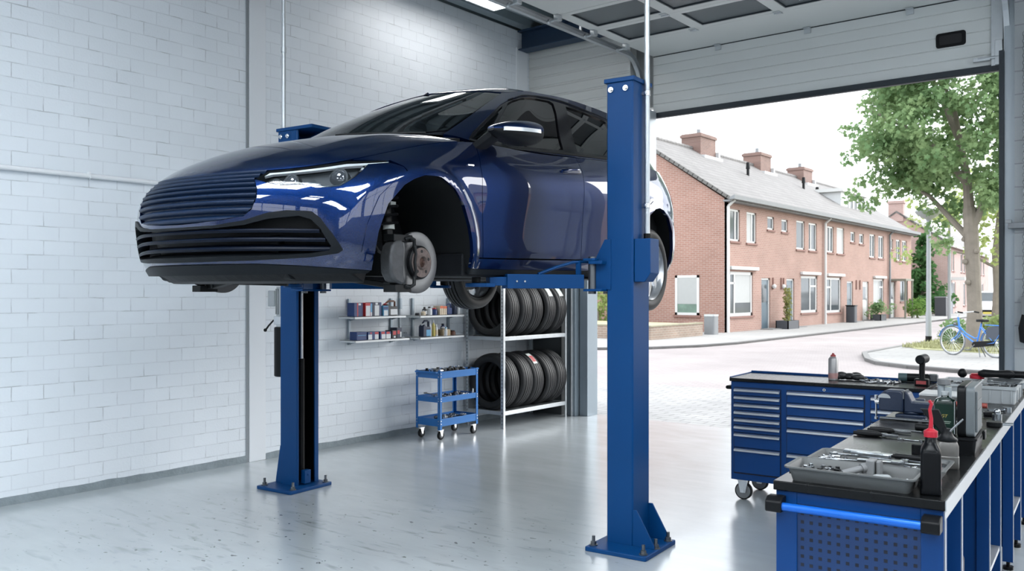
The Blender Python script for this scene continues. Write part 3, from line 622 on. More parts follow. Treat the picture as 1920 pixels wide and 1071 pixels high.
# ================================================================== the car
fA, fB, fHood, fRoof = car_surfaces()
car = thing('car', 'dark metallic blue hatchback raised on the two-post lift, its front wheel taken off', 'car', lw(0, 0, 1.34), LROT)
def paint_mat():
    m = bpy.data.materials.new('dark_blue_metallic_paint'); m.use_nodes = True; n, l = nodes_of(m); b = n['Principled BSDF']
    tc = n.new('ShaderNodeTexCoord'); vo = n.new('ShaderNodeTexVoronoi'); vo.inputs['Scale'].default_value = 900; l.new(tc.outputs['Object'], vo.inputs['Vector'])
    mx = n.new('ShaderNodeMix'); mx.data_type = 'RGBA'; mx.inputs[6].default_value = (.0009, .0085, .050, 1); mx.inputs[7].default_value = (.0026, .0205, .106, 1)
    l.new(vo.outputs['Color'], mx.inputs[0]); l.new(mx.outputs[2], b.inputs['Base Color'])
    b.inputs['Metallic'].default_value = .92; b.inputs['Roughness'].default_value = .40; b.inputs['Specular IOR Level'].default_value = .1
    b.inputs['Coat Weight'].default_value = 1.; b.inputs['Coat Roughness'].default_value = .015; b.inputs['Coat IOR'].default_value = 1.7
    MATS['paint'] = m; return m
m_paint = paint_mat()
m_cblk = mat('gloss_black_trim', (.006, .006, .008), .12, var=.05)
m_mblk = mat('matt_black_trim', (.005, .006, .007), .55, var=.1, spec=.3)
m_gun = mat('dark_grey_trim', (.006, .008, .0105), .5, var=.1, spec=.15)
m_grille = mat('matt_blue_grille', (.003, .013, .040), .42, .0, var=.06, spec=.25)
m_tray = mat('undertray_plastic', (.006, .007, .009), .55, var=.35, vscale=7, spec=.2, bump=.25, bscale=25)
m_int = mat('dark_cabin_fabric', (.012, .013, .015), .8, var=.15, vscale=20)
m_chrome = mat('bright_trim', (.75, .76, .78), .12, 1., var=.02)
m_cglass = glass_mat('tinted_car_glass', (.03, .035, .036), 1.75, .0)
m_wglass = glass_mat('windscreen_glass', (.36, .42, .40), 2.1, .0)
m_lens = glass_mat('clear_lens', (.86, .88, .90), 1.45, .0)
def dens(poly, step=.03, closed=True):
    out = []; n = len(poly)
    for i in range(n if closed else n-1):
        a, b = np.array(poly[i], float), np.array(poly[(i+1) % n], float); k = max(1, int(np.ceil(np.linalg.norm(b-a)/step)))
        for j in range(k): out.append(tuple(a+(b-a)*j/k))
    if not closed: out.append(tuple(poly[-1]))
    return out
def smooth_poly(poly, it=2, keep=()):
    """corner-cutting to round an outline"""
    for _ in range(it):
        q = []; n = len(poly)
        for i in range(n):
            a, b = np.array(poly[i]), np.array(poly[(i+1) % n]); q += [tuple(a*.75+b*.25), tuple(a*.25+b*.75)]
        poly = q
    return poly
def inside(pts, poly):
    x, y = pts[:, 0], pts[:, 1]; c = np.zeros(len(pts), bool); n = len(poly)
    for i in range(n):
        x0, y0 = poly[i]; x1, y1 = poly[i-1]
        if y0 == y1: continue
        t = ((y0 > y) != (y1 > y)) & (x < (x1-x0)*(y-y0)/(y1-y0)+x0); c ^= t
    return c
def normals(f, u, v, e=2e-3, sc=(1, 1)):
    du = f(u+e/sc[0], v)-f(u-e/sc[0], v); dv = f(u, v+e/sc[1])-f(u, v-e/sc[1]); n = np.cross(du, dv)
    return n/np.maximum(np.linalg.norm(n, axis=1, keepdims=True), 1e-9)
def edge_dist(pts, poly):
    P = np.array(poly); Q = np.roll(P, -1, 0); best = np.full(len(pts), 9.)
    for a, b in zip(P, Q):
        d = b-a; t = np.clip(((pts-a)@d)/max(d@d, 1e-12), 0, 1); best = np.minimum(best, np.linalg.norm(pts-(a+t[:, None]*d), axis=1))
    return best
def patch(f, poly, holes=(), step=.03, off=0., sc=(1, 1), rim=.012, offf=None, flip=1, roundedge=.0):
    """triangulated piece of surface f inside poly (surface coordinates, already metric after sc), pushed out by off along the normal,
       with its edge turned inwards by rim.  returns verts, faces, normals"""
    S = np.array(sc, float); loops = [np.array(dens([tuple(np.array(p)*S) for p in L], step))for L in [poly]+list(holes)]
    lo, hi = loops[0].min(0), loops[0].max(0)
    gx = np.arange(lo[0]+step/2, hi[0], step); gy = np.arange(lo[1]+step/2, hi[1], step*.87)
    G = np.array([(x+(step/2 if j % 2 else 0), y) for j, y in enumerate(gy) for x in gx]).reshape(-1, 2); G = G[inside(G, loops[0])]
    for L in loops[1:]: G = G[~inside(G, L)]
    for L in loops: G = G[edge_dist(G, L) > step*.5]
    pts = np.concatenate(loops+[G]); edges = []; k = 0
    for L in loops: edges += [(k+i, k+(i+1) % len(L)) for i in range(len(L))]; k += len(L)
    vs, es, fs, *_ = delaunay_2d_cdt([Vector(p) for p in pts], edges, [], 0, 1e-7)
    Q = np.array([tuple(v) for v in vs]); T = np.array([t for t in fs if len(t) == 3]); c = Q[T].mean(1); ok = inside(c, loops[0])
    for L in loops[1:]: ok &= ~inside(c, L)
    T = T[ok]; used = np.unique(T); mp = -np.ones(len(Q), int); mp[used] = np.arange(len(used)); Q = Q[used]; T = mp[T]
    u, v = Q[:, 0]/S[0], Q[:, 1]/S[1]; N = normals(f, u, v, sc=sc)*flip; P = f(u, v)
    o = off if offf is None else offf(u, v)+off
    P = P+N*(np.array(o)[:, None] if np.ndim(o) else o)
    cnt = {}
    for t in T:
        for a, b in ((t[0], t[1]), (t[1], t[2]), (t[2], t[0])): cnt[(a, b)] = cnt.get((a, b), 0)+1
    bd = [(a, b) for (a, b) in cnt if (b, a) not in cnt]
    faces = [tuple(t) for t in T]; NV = len(P); P2 = list(map(tuple, P)); N2 = list(map(tuple, N))
    if rim:
        m1 = {}
        def ring(i):
            if i not in m1:
                m1[i] = (len(P2), len(P2)+1); P2.append(tuple(P[i])); N2.append(tuple(N[i])); P2.append(tuple(P[i]-N[i]*rim)); N2.append(tuple(N[i]))
            return m1[i]
        for a, b in bd: ra, rb = ring(a), ring(b); faces.append((rb[0], ra[0], ra[1], rb[1]))
    if flip < 0: faces = [tuple(reversed(t)) for t in faces]
    return P2, faces, N2, NV
def mesh_of(name, m, geo, parent, mirror=False, both=False, auto=False):
    P, Fc, N, NV = geo
    P = [tuple(p) for p in P]; N = [tuple(p) for p in N]
    def mir(P, Fc, N): return [(x, -y, z) for x, y, z in P], [tuple(reversed(t)) for t in Fc], [(x, -y, z) for x, y, z in N]
    if mirror: P, Fc, N = mir(P, Fc, N)
    if both:
        p2, f2, n2 = mir(P, Fc, N); k = len(P); P = P+p2; Fc = Fc+[tuple(i+k for i in t) for t in f2]; N = N+n2
    me = bpy.data.meshes.new(name); me.from_pydata(P, [], [tuple(int(i) for i in t) for t in Fc]); me.update()
    for p in me.polygons: p.use_smooth = True
    if not auto:
        nt_ = [len(t) == 3 for t in Fc]
        me.normals_split_custom_set([N[me.loops[li].vertex_index] if nt_[p.index] else tuple(p.normal) for p in me.polygons for li in p.loop_indices])
    me.materials.append(m); o = bpy.data.objects.new(name, me); COL.objects.link(o); o.parent = parent
    return o
def panel(name, m, f, poly, parent=car, sides='b', **k):
    """sides: 'l' left (camera side), 'b' left and mirrored right as two objects, 'c' one object that crosses the centre, 'm' both halves in one object"""
    auto = k.pop('auto', False)
    g = patch(f, poly, **k)
    a = mesh_of(name, m, g, parent, both=(sides == 'm'), auto=auto)
    if sides == 'b': return a, mesh_of(name, m, g, parent, mirror=True, auto=auto)
    return a
def msym(half):
    """mirror an open outline running from s=0 to s=0 on the left half"""
    return list(half)+[(-s, r) for s, r in reversed(half) if s > 1e-6]
def offset_poly(poly, d):
    P = [np.array(p, float) for p in poly]; n = len(P); area = sum(P[i][0]*P[(i+1) % n][1]-P[(i+1) % n][0]*P[i][1] for i in range(n)); sg = 1 if area > 0 else -1; out = []
    for i in range(n):
        a, b, c = P[i-1], P[i], P[(i+1) % n]; e1 = (b-a)/max(np.linalg.norm(b-a), 1e-9); e2 = (c-b)/max(np.linalg.norm(c-b), 1e-9)
        n1 = np.array([-e1[1], e1[0]])*sg; n2 = np.array([-e2[1], e2[0]])*sg; q = n1+n2; q = q/max(q@q/2, .35); out.append(tuple(b+q*d))
    return out
GAP = .0022
# ---- outlines in surface coordinates (s along the body from the nose centre, r up from the sill)
hl = [(.413,.589),(.431,.655),(.445,.697),(.614,.697),(.854,.692),(.957,.668),(1.098,.626),(1.087,.606),(.975,.632),(.947,.598),(.903,.549),(.836,.491),(.726,.489),(.659,.519),(.548,.517),(.486,.545)]
gr_side = [(.0,.272),(.13,.275),(.28,.287),(.40,.306),(.437,.345),(.456,.418),(.448,.488),(.412,.586)]
grille = msym(gr_side+[(.425,.655),(.44,.697),(.30,.697),(.15,.697),(0,.697)])
it_out = [(0,.066),(.2,.067),(.4,.070),(.55,.077),(.70,.086),(.819,.107),(.843,.124),(.801,.218),(.757,.294),(.715,.331),(.60,.336),(.514,.322),(.40,.280),(.25,.258),(0,.254)]
it_in = [(0,.090),(.34,.092),(.55,.096),(.691,.104),(.782,.122),(.792,.147),(.754,.241),(.712,.288),(.656,.306),(.514,.288),(.40,.256),(.25,.243),(0,.240)]
ARCH = [(1.690,.012),(1.678,.08),(1.653,.175),(1.62,.248),(1.557,.335),(1.472,.402),(1.364,.456),(1.256,.470),(1.19,.457),(1.136,.432),(1.056,.348),(1.012,.22),(.992,.10),(.987,.012)]
lipz = [(0,.050),(.42,.050),(.62,.040),(.84,.022),(.975,.012)]
bumper = msym(lipz+[(.987,.012)]+ARCH[-2:-6:-1]+[(1.178,.455),(1.149,.549),(1.092,.602)]+hl[8:][0:]+[(.413,.589)]+gr_side[::-1])
m_bump = m_paint
panel('front_bumper', m_paint, fA, offset_poly(bumper, GAP), sides='c', holes=[msym(it_out)], step=.025, rim=.02)
# lower lip and splitter
panel('front_lip', m_gun, fA, msym([(0, .001), (.5, .001), (.96, .001), (.975, .012)]+lipz[::-1][1:]), sides='c', off=.006, step=.025, rim=.03)
# grille of wide horizontal ribs
RP = .0505
def ribs(u, v): t = ((v-.272) / RP) % 1; return -.014+.024*np.where(t < .72, np.sqrt(np.clip(1-((t-.36)/.36)**2, 0, 1)), 0)
def rgrid():
    ss = np.linspace(-.456, .456, 61); rr = np.arange(.274, .699, .0042); U, W = np.meshgrid(ss, rr)
    # squeeze each row to the outline's width at that height
    ol = np.array(gr_side[2:]+[(.425,.655),(.44,.697)]); wd = np.interp(W, ol[:, 1], ol[:, 0]); wd = np.where(W < .287, np.interp(W, [.272, .287], [.13, .28]), wd)
    U = U/.456*wd; u, v = U.ravel(), W.ravel(); N = normals(fA, u, v); P = fA(u, v)+N*ribs(u, v)[:, None]-N*.004
    nx, ny = len(ss), len(rr); F_ = [(j*nx+i, j*nx+i+1, (j+1)*nx+i+1, (j+1)*nx+i) for j in range(ny-1) for i in range(nx-1)]
    return P, F_, N, len(P)
mesh_of('grille', m_grille, rgrid(), car, auto=True)
# lower intake: frame, dark cavity, blades
ik = panel('intake_frame', m_gun, fA, msym(it_out), sides='c', holes=[msym(it_in)], off=.007, step=.018, rim=.05)
panel('cavity', m_mblk, fA, msym(it_out), parent=ik, sides='c', off=-.075, step=.05, rim=0)
def blade(r0, s1, name, parent, m, hh=.011, dep=.05, o0=.0, x0=None):
    b = B(); ss = np.linspace(-s1, s1, 41); rs = []
    N = normals(fA, ss, np.full(41, r0)); C = fA(ss, np.full(41, r0))
    for k in range(41):
        c, n_ = Vector(C[k]), Vector(N[k]); up = V(0, 0, 1); rs.append([c+n_*o0+up*hh*.6, c+n_*(o0+.006), c+n_*o0-up*hh, c-n_*dep-up*hh*.6, c-n_*dep+up*hh*.6])
    b.rings(rs); return b.ob(name, m, parent)
m_blade = mat('gloss_dark_blue_blade', (.002, .005, .014), .4, .0, var=.05, spec=.12)
for r0, s1 in ((.228, .75), (.180, .772), (.130, .785)): blade(r0, s1, 'blade', ik, m_blade)
b = B()
for s_ in (-.45, -.2, .0, .2, .45):
    c = Vector(fA([s_], [.165])[0]); n_ = Vector(normals(fA, np.array([s_]), np.array([.165]))[0]); b.bar(c-n_*.05+V(0, 0, -.08), c-n_*.05+V(0, 0, .08), .012, .02)
b.ob('strut', m_mblk, ik)
# headlights
hlo = offset_poly(hl, GAP)
for side in ('l', 'r'):
    H = thing('headlight', None, None); H.parent = car; del_ = None
    mi = side == 'r'
    def hp(name, m, poly, **k):
        return mesh_of(name, m, patch(fA, poly, **k), H, mirror=mi)
    hp('lens', m_lens, hlo, off=.001, step=.025, rim=.0)
    hp('housing', mat('lamp_housing', (.11, .12, .13), .25, .3, var=.1), hlo, off=-.045, step=.03, rim=0)
    wall_ = patch(fA, hlo, off=-.002, step=.03, rim=.05); n_tri = [t for t in wall_[1] if len(t) == 4]
    mesh_of('bezel', m_mblk, (wall_[0], n_tri, wall_[2], 0), H, mirror=mi)
    hp('light_strip', mat('light_guide', (.80, .83, .86), .2, var=.02, coat=.5), [(.44,.640),(.452,.684),(.614,.686),(.854,.681),(.957,.659),(1.094,.624),(1.087,.613),(.960,.641),(.85,.660),(.614,.664),(.475,.660)], off=-.010, step=.02, rim=.012)
    hp('lower_strip', m_chrome, [(.49,.553),(.55,.527),(.655,.530),(.735,.498),(.832,.500),(.895,.553),(.945,.612),(.930,.618),(.878,.562),(.825,.520),(.748,.520),(.70,.585),(.668,.562),(.64,.545),(.55,.541),(.50,.563)], off=-.020, step=.02, rim=.02)
    hp('side_strip', m_chrome, [(.955,.655),(.965,.648),(.94,.605),(.90,.556),(.892,.562),(.93,.612)], off=-.012, step=.02, rim=.015)
    for (s_, r_, rad) in ((.585,.592,.040),(.82,.602,.046),(.507,.588,.026)):
        c = Vector(fA([s_], [r_])[0]); n_ = Vector(normals(fA, np.array([s_]), np.array([r_]))[0])
        if mi: c.y *= -1; n_.y *= -1
        fw = V(1, 0, -.02).normalized().lerp(n_, .35).normalized(); c = c-n_*.045
        B().cyl(c-fw*.02, c+fw*.012, rad*1.12, rad*1.2, n=28).ob('projector_ring', m_dsteel, H)
        B().ball((0, 0, 0), rad, 20, (1, 1, .55), M=Matrix.Translation(c+fw*.010) @ fw.to_track_quat('Z', 'Y').to_matrix().to_4x4()).ob('projector', mat('projector_glass', (.10, .11, .125), .05, .35, var=0, coat=1.), H)
# bonnet
HS = (.92, .80)
o_ = offset_poly([(0, -1), (1, -1), (1, 1), (0, 1)], GAP)
panel('bonnet', m_paint, fHood, [(.002, -.996), (.25,-.9965),(.5, -.997),(.75,-.997), (.998, -.997), (.998, -.5),(.998, 0),(.998, .5), (.998, .997),(.75,.997), (.5, .997),(.25,.9965), (.002, .996),(.002, .5),(.002, 0),(.002, -.5)], sides='c', sc=HS, step=.028, rim=.02, flip=-1)
# front wing
DF = [(1.789,.699),(1.762,.60),(1.744,.547),(1.748,.40),(1.770,.24),(1.793,.098)]
wing = [(1.10,.62),(1.149,.549),(1.178,.462)]+[(1.19,.459)]+ARCH[7::-1][0:6]+[(1.670,.098)]+DF[::-1]+[(1.66,.699),(1.45,.699),(1.2,.699),(1.0,.699),(.90,.699),(.885,.690),(.957,.671)]
panel('wing', m_paint, fA, offset_poly(wing, GAP), step=.025, rim=.015)
# wheel-arch lips: a wide flared band round the opening
def band(arch, w0, w1):
    a = offset_poly(arch, 0); P = np.array(arch); c = P.mean(0)
    return P
for nm, arc, c in (('arch_lip', ARCH, (1.335, .03)),):
    P = np.array(arc[1:-1]); ctr = np.array(c); D = P-ctr; L = np.linalg.norm(D, axis=1, keepdims=True)
    panel(nm, m_paint, fA, [tuple(p) for p in P]+[tuple(p) for p in (ctr+D*(1+.062/L))[::-1]], off=.006, step=.02, rim=.02)
# front door
DR = [(2.851,.699),(2.872,.60),(2.861,.50),(2.854,.362),(2.862,.25),(2.872,.112)]
panel('front_door', m_paint, fA, offset_poly(DF+[(2.3,.106)]+DR[::-1]+[(2.5,.699),(2.2,.699),(1.95,.699)], GAP), step=.028, rim=.02)
AR2 = [(3.66,.0),(3.67,.08),(3.70,.19),(3.76,.29),(3.85,.375),(3.95,.415),(4.03,.425),(4.10,.415),(4.18,.372),(4.26,.285),(4.30,.19),(4.32,.08),(4.325,.0)]
panel('rear_door', m_paint, fA, offset_poly(DR+[(3.3,.118),(3.62,.12),(3.66,.20),(3.72,.30),(3.80,.395),(3.86,.47),(3.88,.56),(3.87,.699),(3.5,.699),(3.2,.699)], GAP), step=.03, rim=.02)
panel('rear_quarter', m_paint, fA, offset_poly([(3.87,.699),(3.88,.56),(3.86,.47),(3.80,.395)]+[(3.85,.375),(3.95,.415),(4.03,.425),(4.10,.415),(4.18,.372),(4.26,.285),(4.44,.30),(4.47,.42),(4.40,.50),(4.40,.60),(4.45,.699)], GAP*.5), step=.03, rim=.02)
panel('sill_cover', m_gun, fA, [(1.688,.003),(1.684,.034),(2.4,.040),(3.0,.044),(3.648,.048),(3.655,.003)], off=.002, step=.03, rim=.02)
panel('sill', m_paint, fA, [(1.681,.036),(1.672,.092),(2.3,.100),(2.88,.108),(3.3,.112),(3.63,.114),(3.645,.050),(3.0,.046),(2.4,.042)], off=.002, step=.03, rim=.02)
panel('rear_bumper', m_paint, fA, [(4.26,.285),(4.30,.19),(4.322,.08),(4.325,.02),(5.31,.02),(5.31,.36),(4.95,.36),(4.6,.36),(4.44,.30)], sides='m', step=.03, rim=.02)
panel('tail_light', mat('red_tail_lens', (.22, .006, .012), .08, var=.1, coat=1.), fA, [(4.405,.505),(4.475,.425),(4.62,.43),(4.90,.45),(4.90,.56),(4.60,.60),(4.405,.60)], off=.004, step=.03, rim=.02)
panel('tailgate', m_paint, fA, [(4.455,.699),(4.41,.605),(4.60,.605),(4.905,.565),(4.905,.445),(4.62,.425),(4.48,.42),(4.46,.37),(4.6,.365),(5.31,.365),(5.31,.699)], sides='m', step=.035, rim=.02)
for (P0, ctr) in ((AR2, (3.99, .03)),):
    P = np.array(P0[1:-1]); ctr = np.array(ctr); D = P-ctr; L = np.linalg.norm(D, axis=1, keepdims=True)
    panel('arch_lip', m_paint, fA, [tuple(p) for p in P]+[tuple(p) for p in (ctr+D*(1+.05/L))[::-1]], off=.006, step=.02, rim=.02)
# greenhouse
dlo = [(.915,.012),(.896,.07),(.890,.217),(.892,.347),(.937,.411),(1.072,.452),(1.403,.475),(1.70,.478),(2.033,.468),(2.336,.452),(2.66,.43),(2.95,.40),(3.16,.345),(3.30,.25),(3.34,.15),(3.33,.07),(3.28,.04),(2.442,.035),(2.092,.033),(1.82,.032),(1.27,.016)]
panel('body_side', m_paint, fB, [(.742,.003),(.742,.25),(.742,.515),(1.2,.518),(2.0,.518),(3.0,.518),(3.55,.518),(3.60,.35),(3.62,.18),(3.62,.003),(3.0,.003),(2.2,.003),(1.4,.003),(1.0,.003)], holes=[dlo], step=.028, rim=.02)
g1 = [(.935,.022),(.918,.10),(.912,.20),(.925,.345),(.965,.398),(1.08,.435),(1.403,.458),(1.70,.460),(1.79,.44),(1.825,.36),(1.905,.055),(1.82,.046),(1.27,.030)]
q1 = [(.932,.024),(.918,.10),(.912,.20),(.924,.335),(.948,.30),(1.04,.03)]
d1 = [(1.085,.032),(.985,.30),(.955,.37),(.985,.405),(1.09,.437),(1.403,.460),(1.70,.462),(1.785,.442),(1.82,.36),(1.90,.055),(1.82,.047),(1.27,.034)]
d2 = [(2.085,.055),(2.02,.36),(2.03,.440),(2.336,.430),(2.66,.408),(2.74,.39),(2.76,.22),(2.72,.058),(2.442,.055)]
d3 = [(2.80,.06),(2.84,.22),(2.815,.385),(2.95,.372),(3.10,.32),(3.22,.24),(3.26,.15),(3.25,.085)]
for sd in (0, 1):
    fr = mesh_of('window_frame', m_cblk, patch(fB, dlo, holes=[q1, d1, d2, d3], off=-.003, step=.022, rim=.015), car, mirror=bool(sd))
    for nm, pl in (('quarter_glass', q1), ('door_glass', d1), ('door_glass', d2), ('quarter_glass', d3)):
        mesh_of(nm, m_cglass, patch(fB, pl, off=-.012, step=.03, rim=0), fr, mirror=bool(sd))
    st = patch(fB, [(.925,.450-.05),(1.07,.463),(1.403,.487),(1.70,.490),(2.033,.480),(2.66,.441),(2.95,.411),(2.95,.403),(2.66,.432),(2.033,.470),(1.70,.480),(1.403,.477),(1.072,.454),(.94,.413)], off=.004, step=.03, rim=.006)
    mesh_of('trim_strip', m_gun, st, fr, mirror=bool(sd))
    be = patch(fB, [(.93,-.0),(1.27,.0),(1.82,.012),(2.44,.016),(3.28,.02),(3.28,.036),(2.442,.032),(1.82,.03),(1.27,.014),(.92,.012)], off=.005, step=.03, rim=.008)
    mesh_of('belt_seal', m_mblk, be, fr, mirror=bool(sd))
wsp = [(0,.012),(.30,.014),(.60,.022),(.728,.05),(.732,.25),(.732,.505),(.427,.510),(0,.512)]
ws = panel('windscreen', m_wglass, fB, msym(wsp), sides='c', off=-.002, step=.035, rim=.0)
panel('black_border', m_cblk, fB, msym([(0,.002),(.5,.002),(.742,.004),(.742,.516),(.4,.518),(0,.518)]), holes=[msym([(0,.045),(.30,.045),(.58,.050),(.705,.075),(.712,.25),(.708,.475),(.427,.480),(0,.482)])], parent=ws, sides='c', off=-.006, step=.03, rim=0)
panel('roof', m_paint, fRoof, [(.002,-.998),(.5,-.998),(.998,-.998),(.998,0),(.998,.998),(.5,.998),(.002,.998),(.002,0)], sides='c', sc=(1.75, .62), step=.035, rim=.02, flip=-1)
panel('rear_window', m_cglass, fB, [(3.72,.08),(3.72,.44),(4.39,.46),(4.39,.06)], sides='m', step=.04, rim=0)
panel('hatch_frame', m_paint, fB, [(3.62,.003),(3.60,.518),(4.39,.518),(4.39,.003)], holes=[[(3.72,.08),(3.72,.44),(4.375,.46),(4.375,.06)]], sides='m', off=-.002, step=.04, rim=.01)
# cowl, wipers
B().rings([[(1.10-.17*abs(y/.8)**2.3-dx, y, 1.012-.04*abs(y/.8)**2.5+dz) for dx, dz in ((-.02, -.02), (.0, .0), (.07, .012), (.07, -.03))] for y in np.linspace(-.8, .8, 25)], M=None).ob('cowl', m_mblk, car)
w = B()
for y0, y1 in ((.62, .05), (-.02, -.52)):
    pts = []
    for t in np.linspace(0, 1, 12):
        y = y0+(y1-y0)*t; r = .006+.012*t; s = abs(y)*1.02; p = Vector(fB([s if y > 0 else -s], [r])[0])+V(.006, 0, .003); pts.append(p)
    w.tube(pts, .004, 6)
w.ob('wiper', m_mblk, car)
# door handles, side markings, mirrors
for sd in (1, -1):
    M = Matrix.Scale(sd, 4, V(0, 1, 0))
    for s0 in (2.60, 3.62):
        pts = [Vector(p) for p in fA(np.linspace(s0, s0+.235, 9), np.linspace(.583, .592, 9))]; nn = normals(fA, np.linspace(s0, s0+.235, 9), np.linspace(.583, .592, 9))
        b = B(); b.M = M; rs = []
        for k in range(9):
            t = k/8; e = .012+.024*min(1, min(t, 1-t)*5); n_ = Vector(nn[k]); h = .017*(1 if .1 < t < .9 else .75); p = pts[k]
            rs.append([p+n_*(e*math.cos(a)*.55+e*.45)+V(0, 0, 1)*h*math.sin(a) for a in np.linspace(0, 2*PI, 13)[:-1]])
        b.rings(rs)
        h_ = b.ob('door_handle', m_paint, car)
        b = B(); b.M = M
        c = pts[4]; n_ = Vector(nn[4]); b.rings([[c+Vector(fA([s0+.11], [.585])[0])*0+n_*o+V(1, 0, 0)*(.085*k*math.cos(a))+V(0, 0, 1)*(.026*k*math.sin(a)) for a in np.linspace(0, 2*PI, 25)[:-1]] for o, k in ((.0015, 1), (.002, .6))])
        b.ob('handle_cup', m_cblk, h_)
    # mirror: two-tone shell on a stalk
    mi = thing('door_mirror', None, None); mi.parent = car
    def shell(z0f, z1f, name, m):
        b = B(); b.M = M; rs = []
        for t in np.linspace(0, 1, 15):
            x = .86-.33*t                                     # from rounded nose back to glass
            k = math.sin(min(1, .06+t*1.1)*PI/2)**.75; k *= 1 if t < .93 else .96
            cyy = 1.005+.015*t; cz = 1.018+.014*t; hw = .118*k; hh = .066*k; r = []
            for a in np.linspace(0, PI, 13): r.append((a, hw, hh))
            ring = []
            for a in (np.linspace(z0f, z1f, 14)):
                ca, sa = math.cos(a), math.sin(a); ring.append((x, cyy+hw*np.sign(ca)*abs(ca)**.75, cz+hh*np.sign(sa)*abs(sa)**.8))
            rs.append(ring)
        b.rings(rs, True, True, closed=True)
        return b.ob(name, m, mi)
    shell(.03, PI-.03, 'mirror_cap', m_paint)
    shell(PI-.03, 2*PI+.03, 'mirror_base', m_mblk)
    b = B(); b.M = M; b.rings([[(.86-.305*t+.0, 1.01+.015*t+(.121*math.sin(min(1, .06+t*1.1)*PI/2)**.75), 1.017+.014*t+dz) for dz in (-.010, .010)]+[(.86-.305*t, 1.0+.015*t+(.110*math.sin(min(1, .06+t*1.1)*PI/2)**.75), 1.017+.014*t+dz) for dz in (.010, -.010)] for t in np.linspace(.15, .92, 14)])
    b.ob('indicator', mat('clear_indicator', (.62, .64, .66), .15, .2, var=.05, coat=1.), mi)
    b = B(); b.M = M; b.rings([[(.775+.05*c_+.01*t, y, z+.022*s_) for c_, s_ in ((1, .6), (.3, 1), (-1, .9), (-1.1, -.6), (-.2, -1), (.8, -.7))] for y, z, t in ((.855, .945, -.5), (.885, .955, -.2), (.93, .975, .3), (.985, 1.0, 1))])
    b.ob('stalk', m_mblk, mi)
    b = B(); b.M = M; b.lathe([(.0001, 0), (.098, 0), (.098, .003), (.0001, .003)], 24, M=Matrix.Translation((.527, 1.02, 1.032)) @ Matrix.Rotation(PI/2, 4, 'Y') @ Matrix.Diagonal((.58, 1, 1, 1)))
    b.ob('mirror_glass', m_chrome, mi)
# wheel wells, floor and front tray
def well(s0, x0, arch, depth=.40):
    P = fA(np.array([p[0] for p in arch]), np.array([p[1] for p in arch])); c = P.mean(0)
    for sd in (1, -1):
        b = B(); b.M = Matrix.Scale(sd, 4, V(0, 1, 0))
        r0 = [V(*p)-V(0, .006, 0) for p in P]; r1 = [V((p[0]-c[0])*1.04+c[0], .80, p[2]+.012) for p in P]; r2 = [V((p[0]-c[0])*1.04+c[0], .80-depth, p[2]+.012) for p in P]
        b.rings([r0, r1, r2], False, True, closed=False)
        b.ob('wheel_well', m_mblk, car, smooth=True)
well(0, AX_F, ARCH, .36); well(0, AX_R, AR2, .30)
fl = B()
fl.prism([(1.86, .30), (1.78, .212), (1.55, .195), (.95, .21), (.90, .22), (-1.0, .235), (-1.15, .26), (-1.8, .28), (-2.1, .36), (-2.1, .42), (1.86, .42)], -.50, .50, 'xzy')
fl.box(-1.05, .89, -.845, .845, .235, .36)
fl.box(-2.0, -1.80, -.70, .70, .32, .50)
fl.ob('underbody', m_tray, car, smooth=False, bevel=.01)
tb = B()
tb.rings([[(x, y, z) for x, z in ((1.92-.29*abs(y/.74)**2.4, .243), (1.86-.30*abs(y/.74)**2.2, .205), (1.54, .196), (1.52, .25))] for y in np.linspace(-.74, .74, 21)])
tb.ob('undertray', m_tray, car, smooth=False, bevel=.006)
for y in (-.3, .05, .35):
    pass
# inner shell: closes the body behind the panel gaps
sh = B()
sh.box(-1.70, .80, -.80, .80, .36, .88); sh.ob('inner_shell', m_mblk, car)
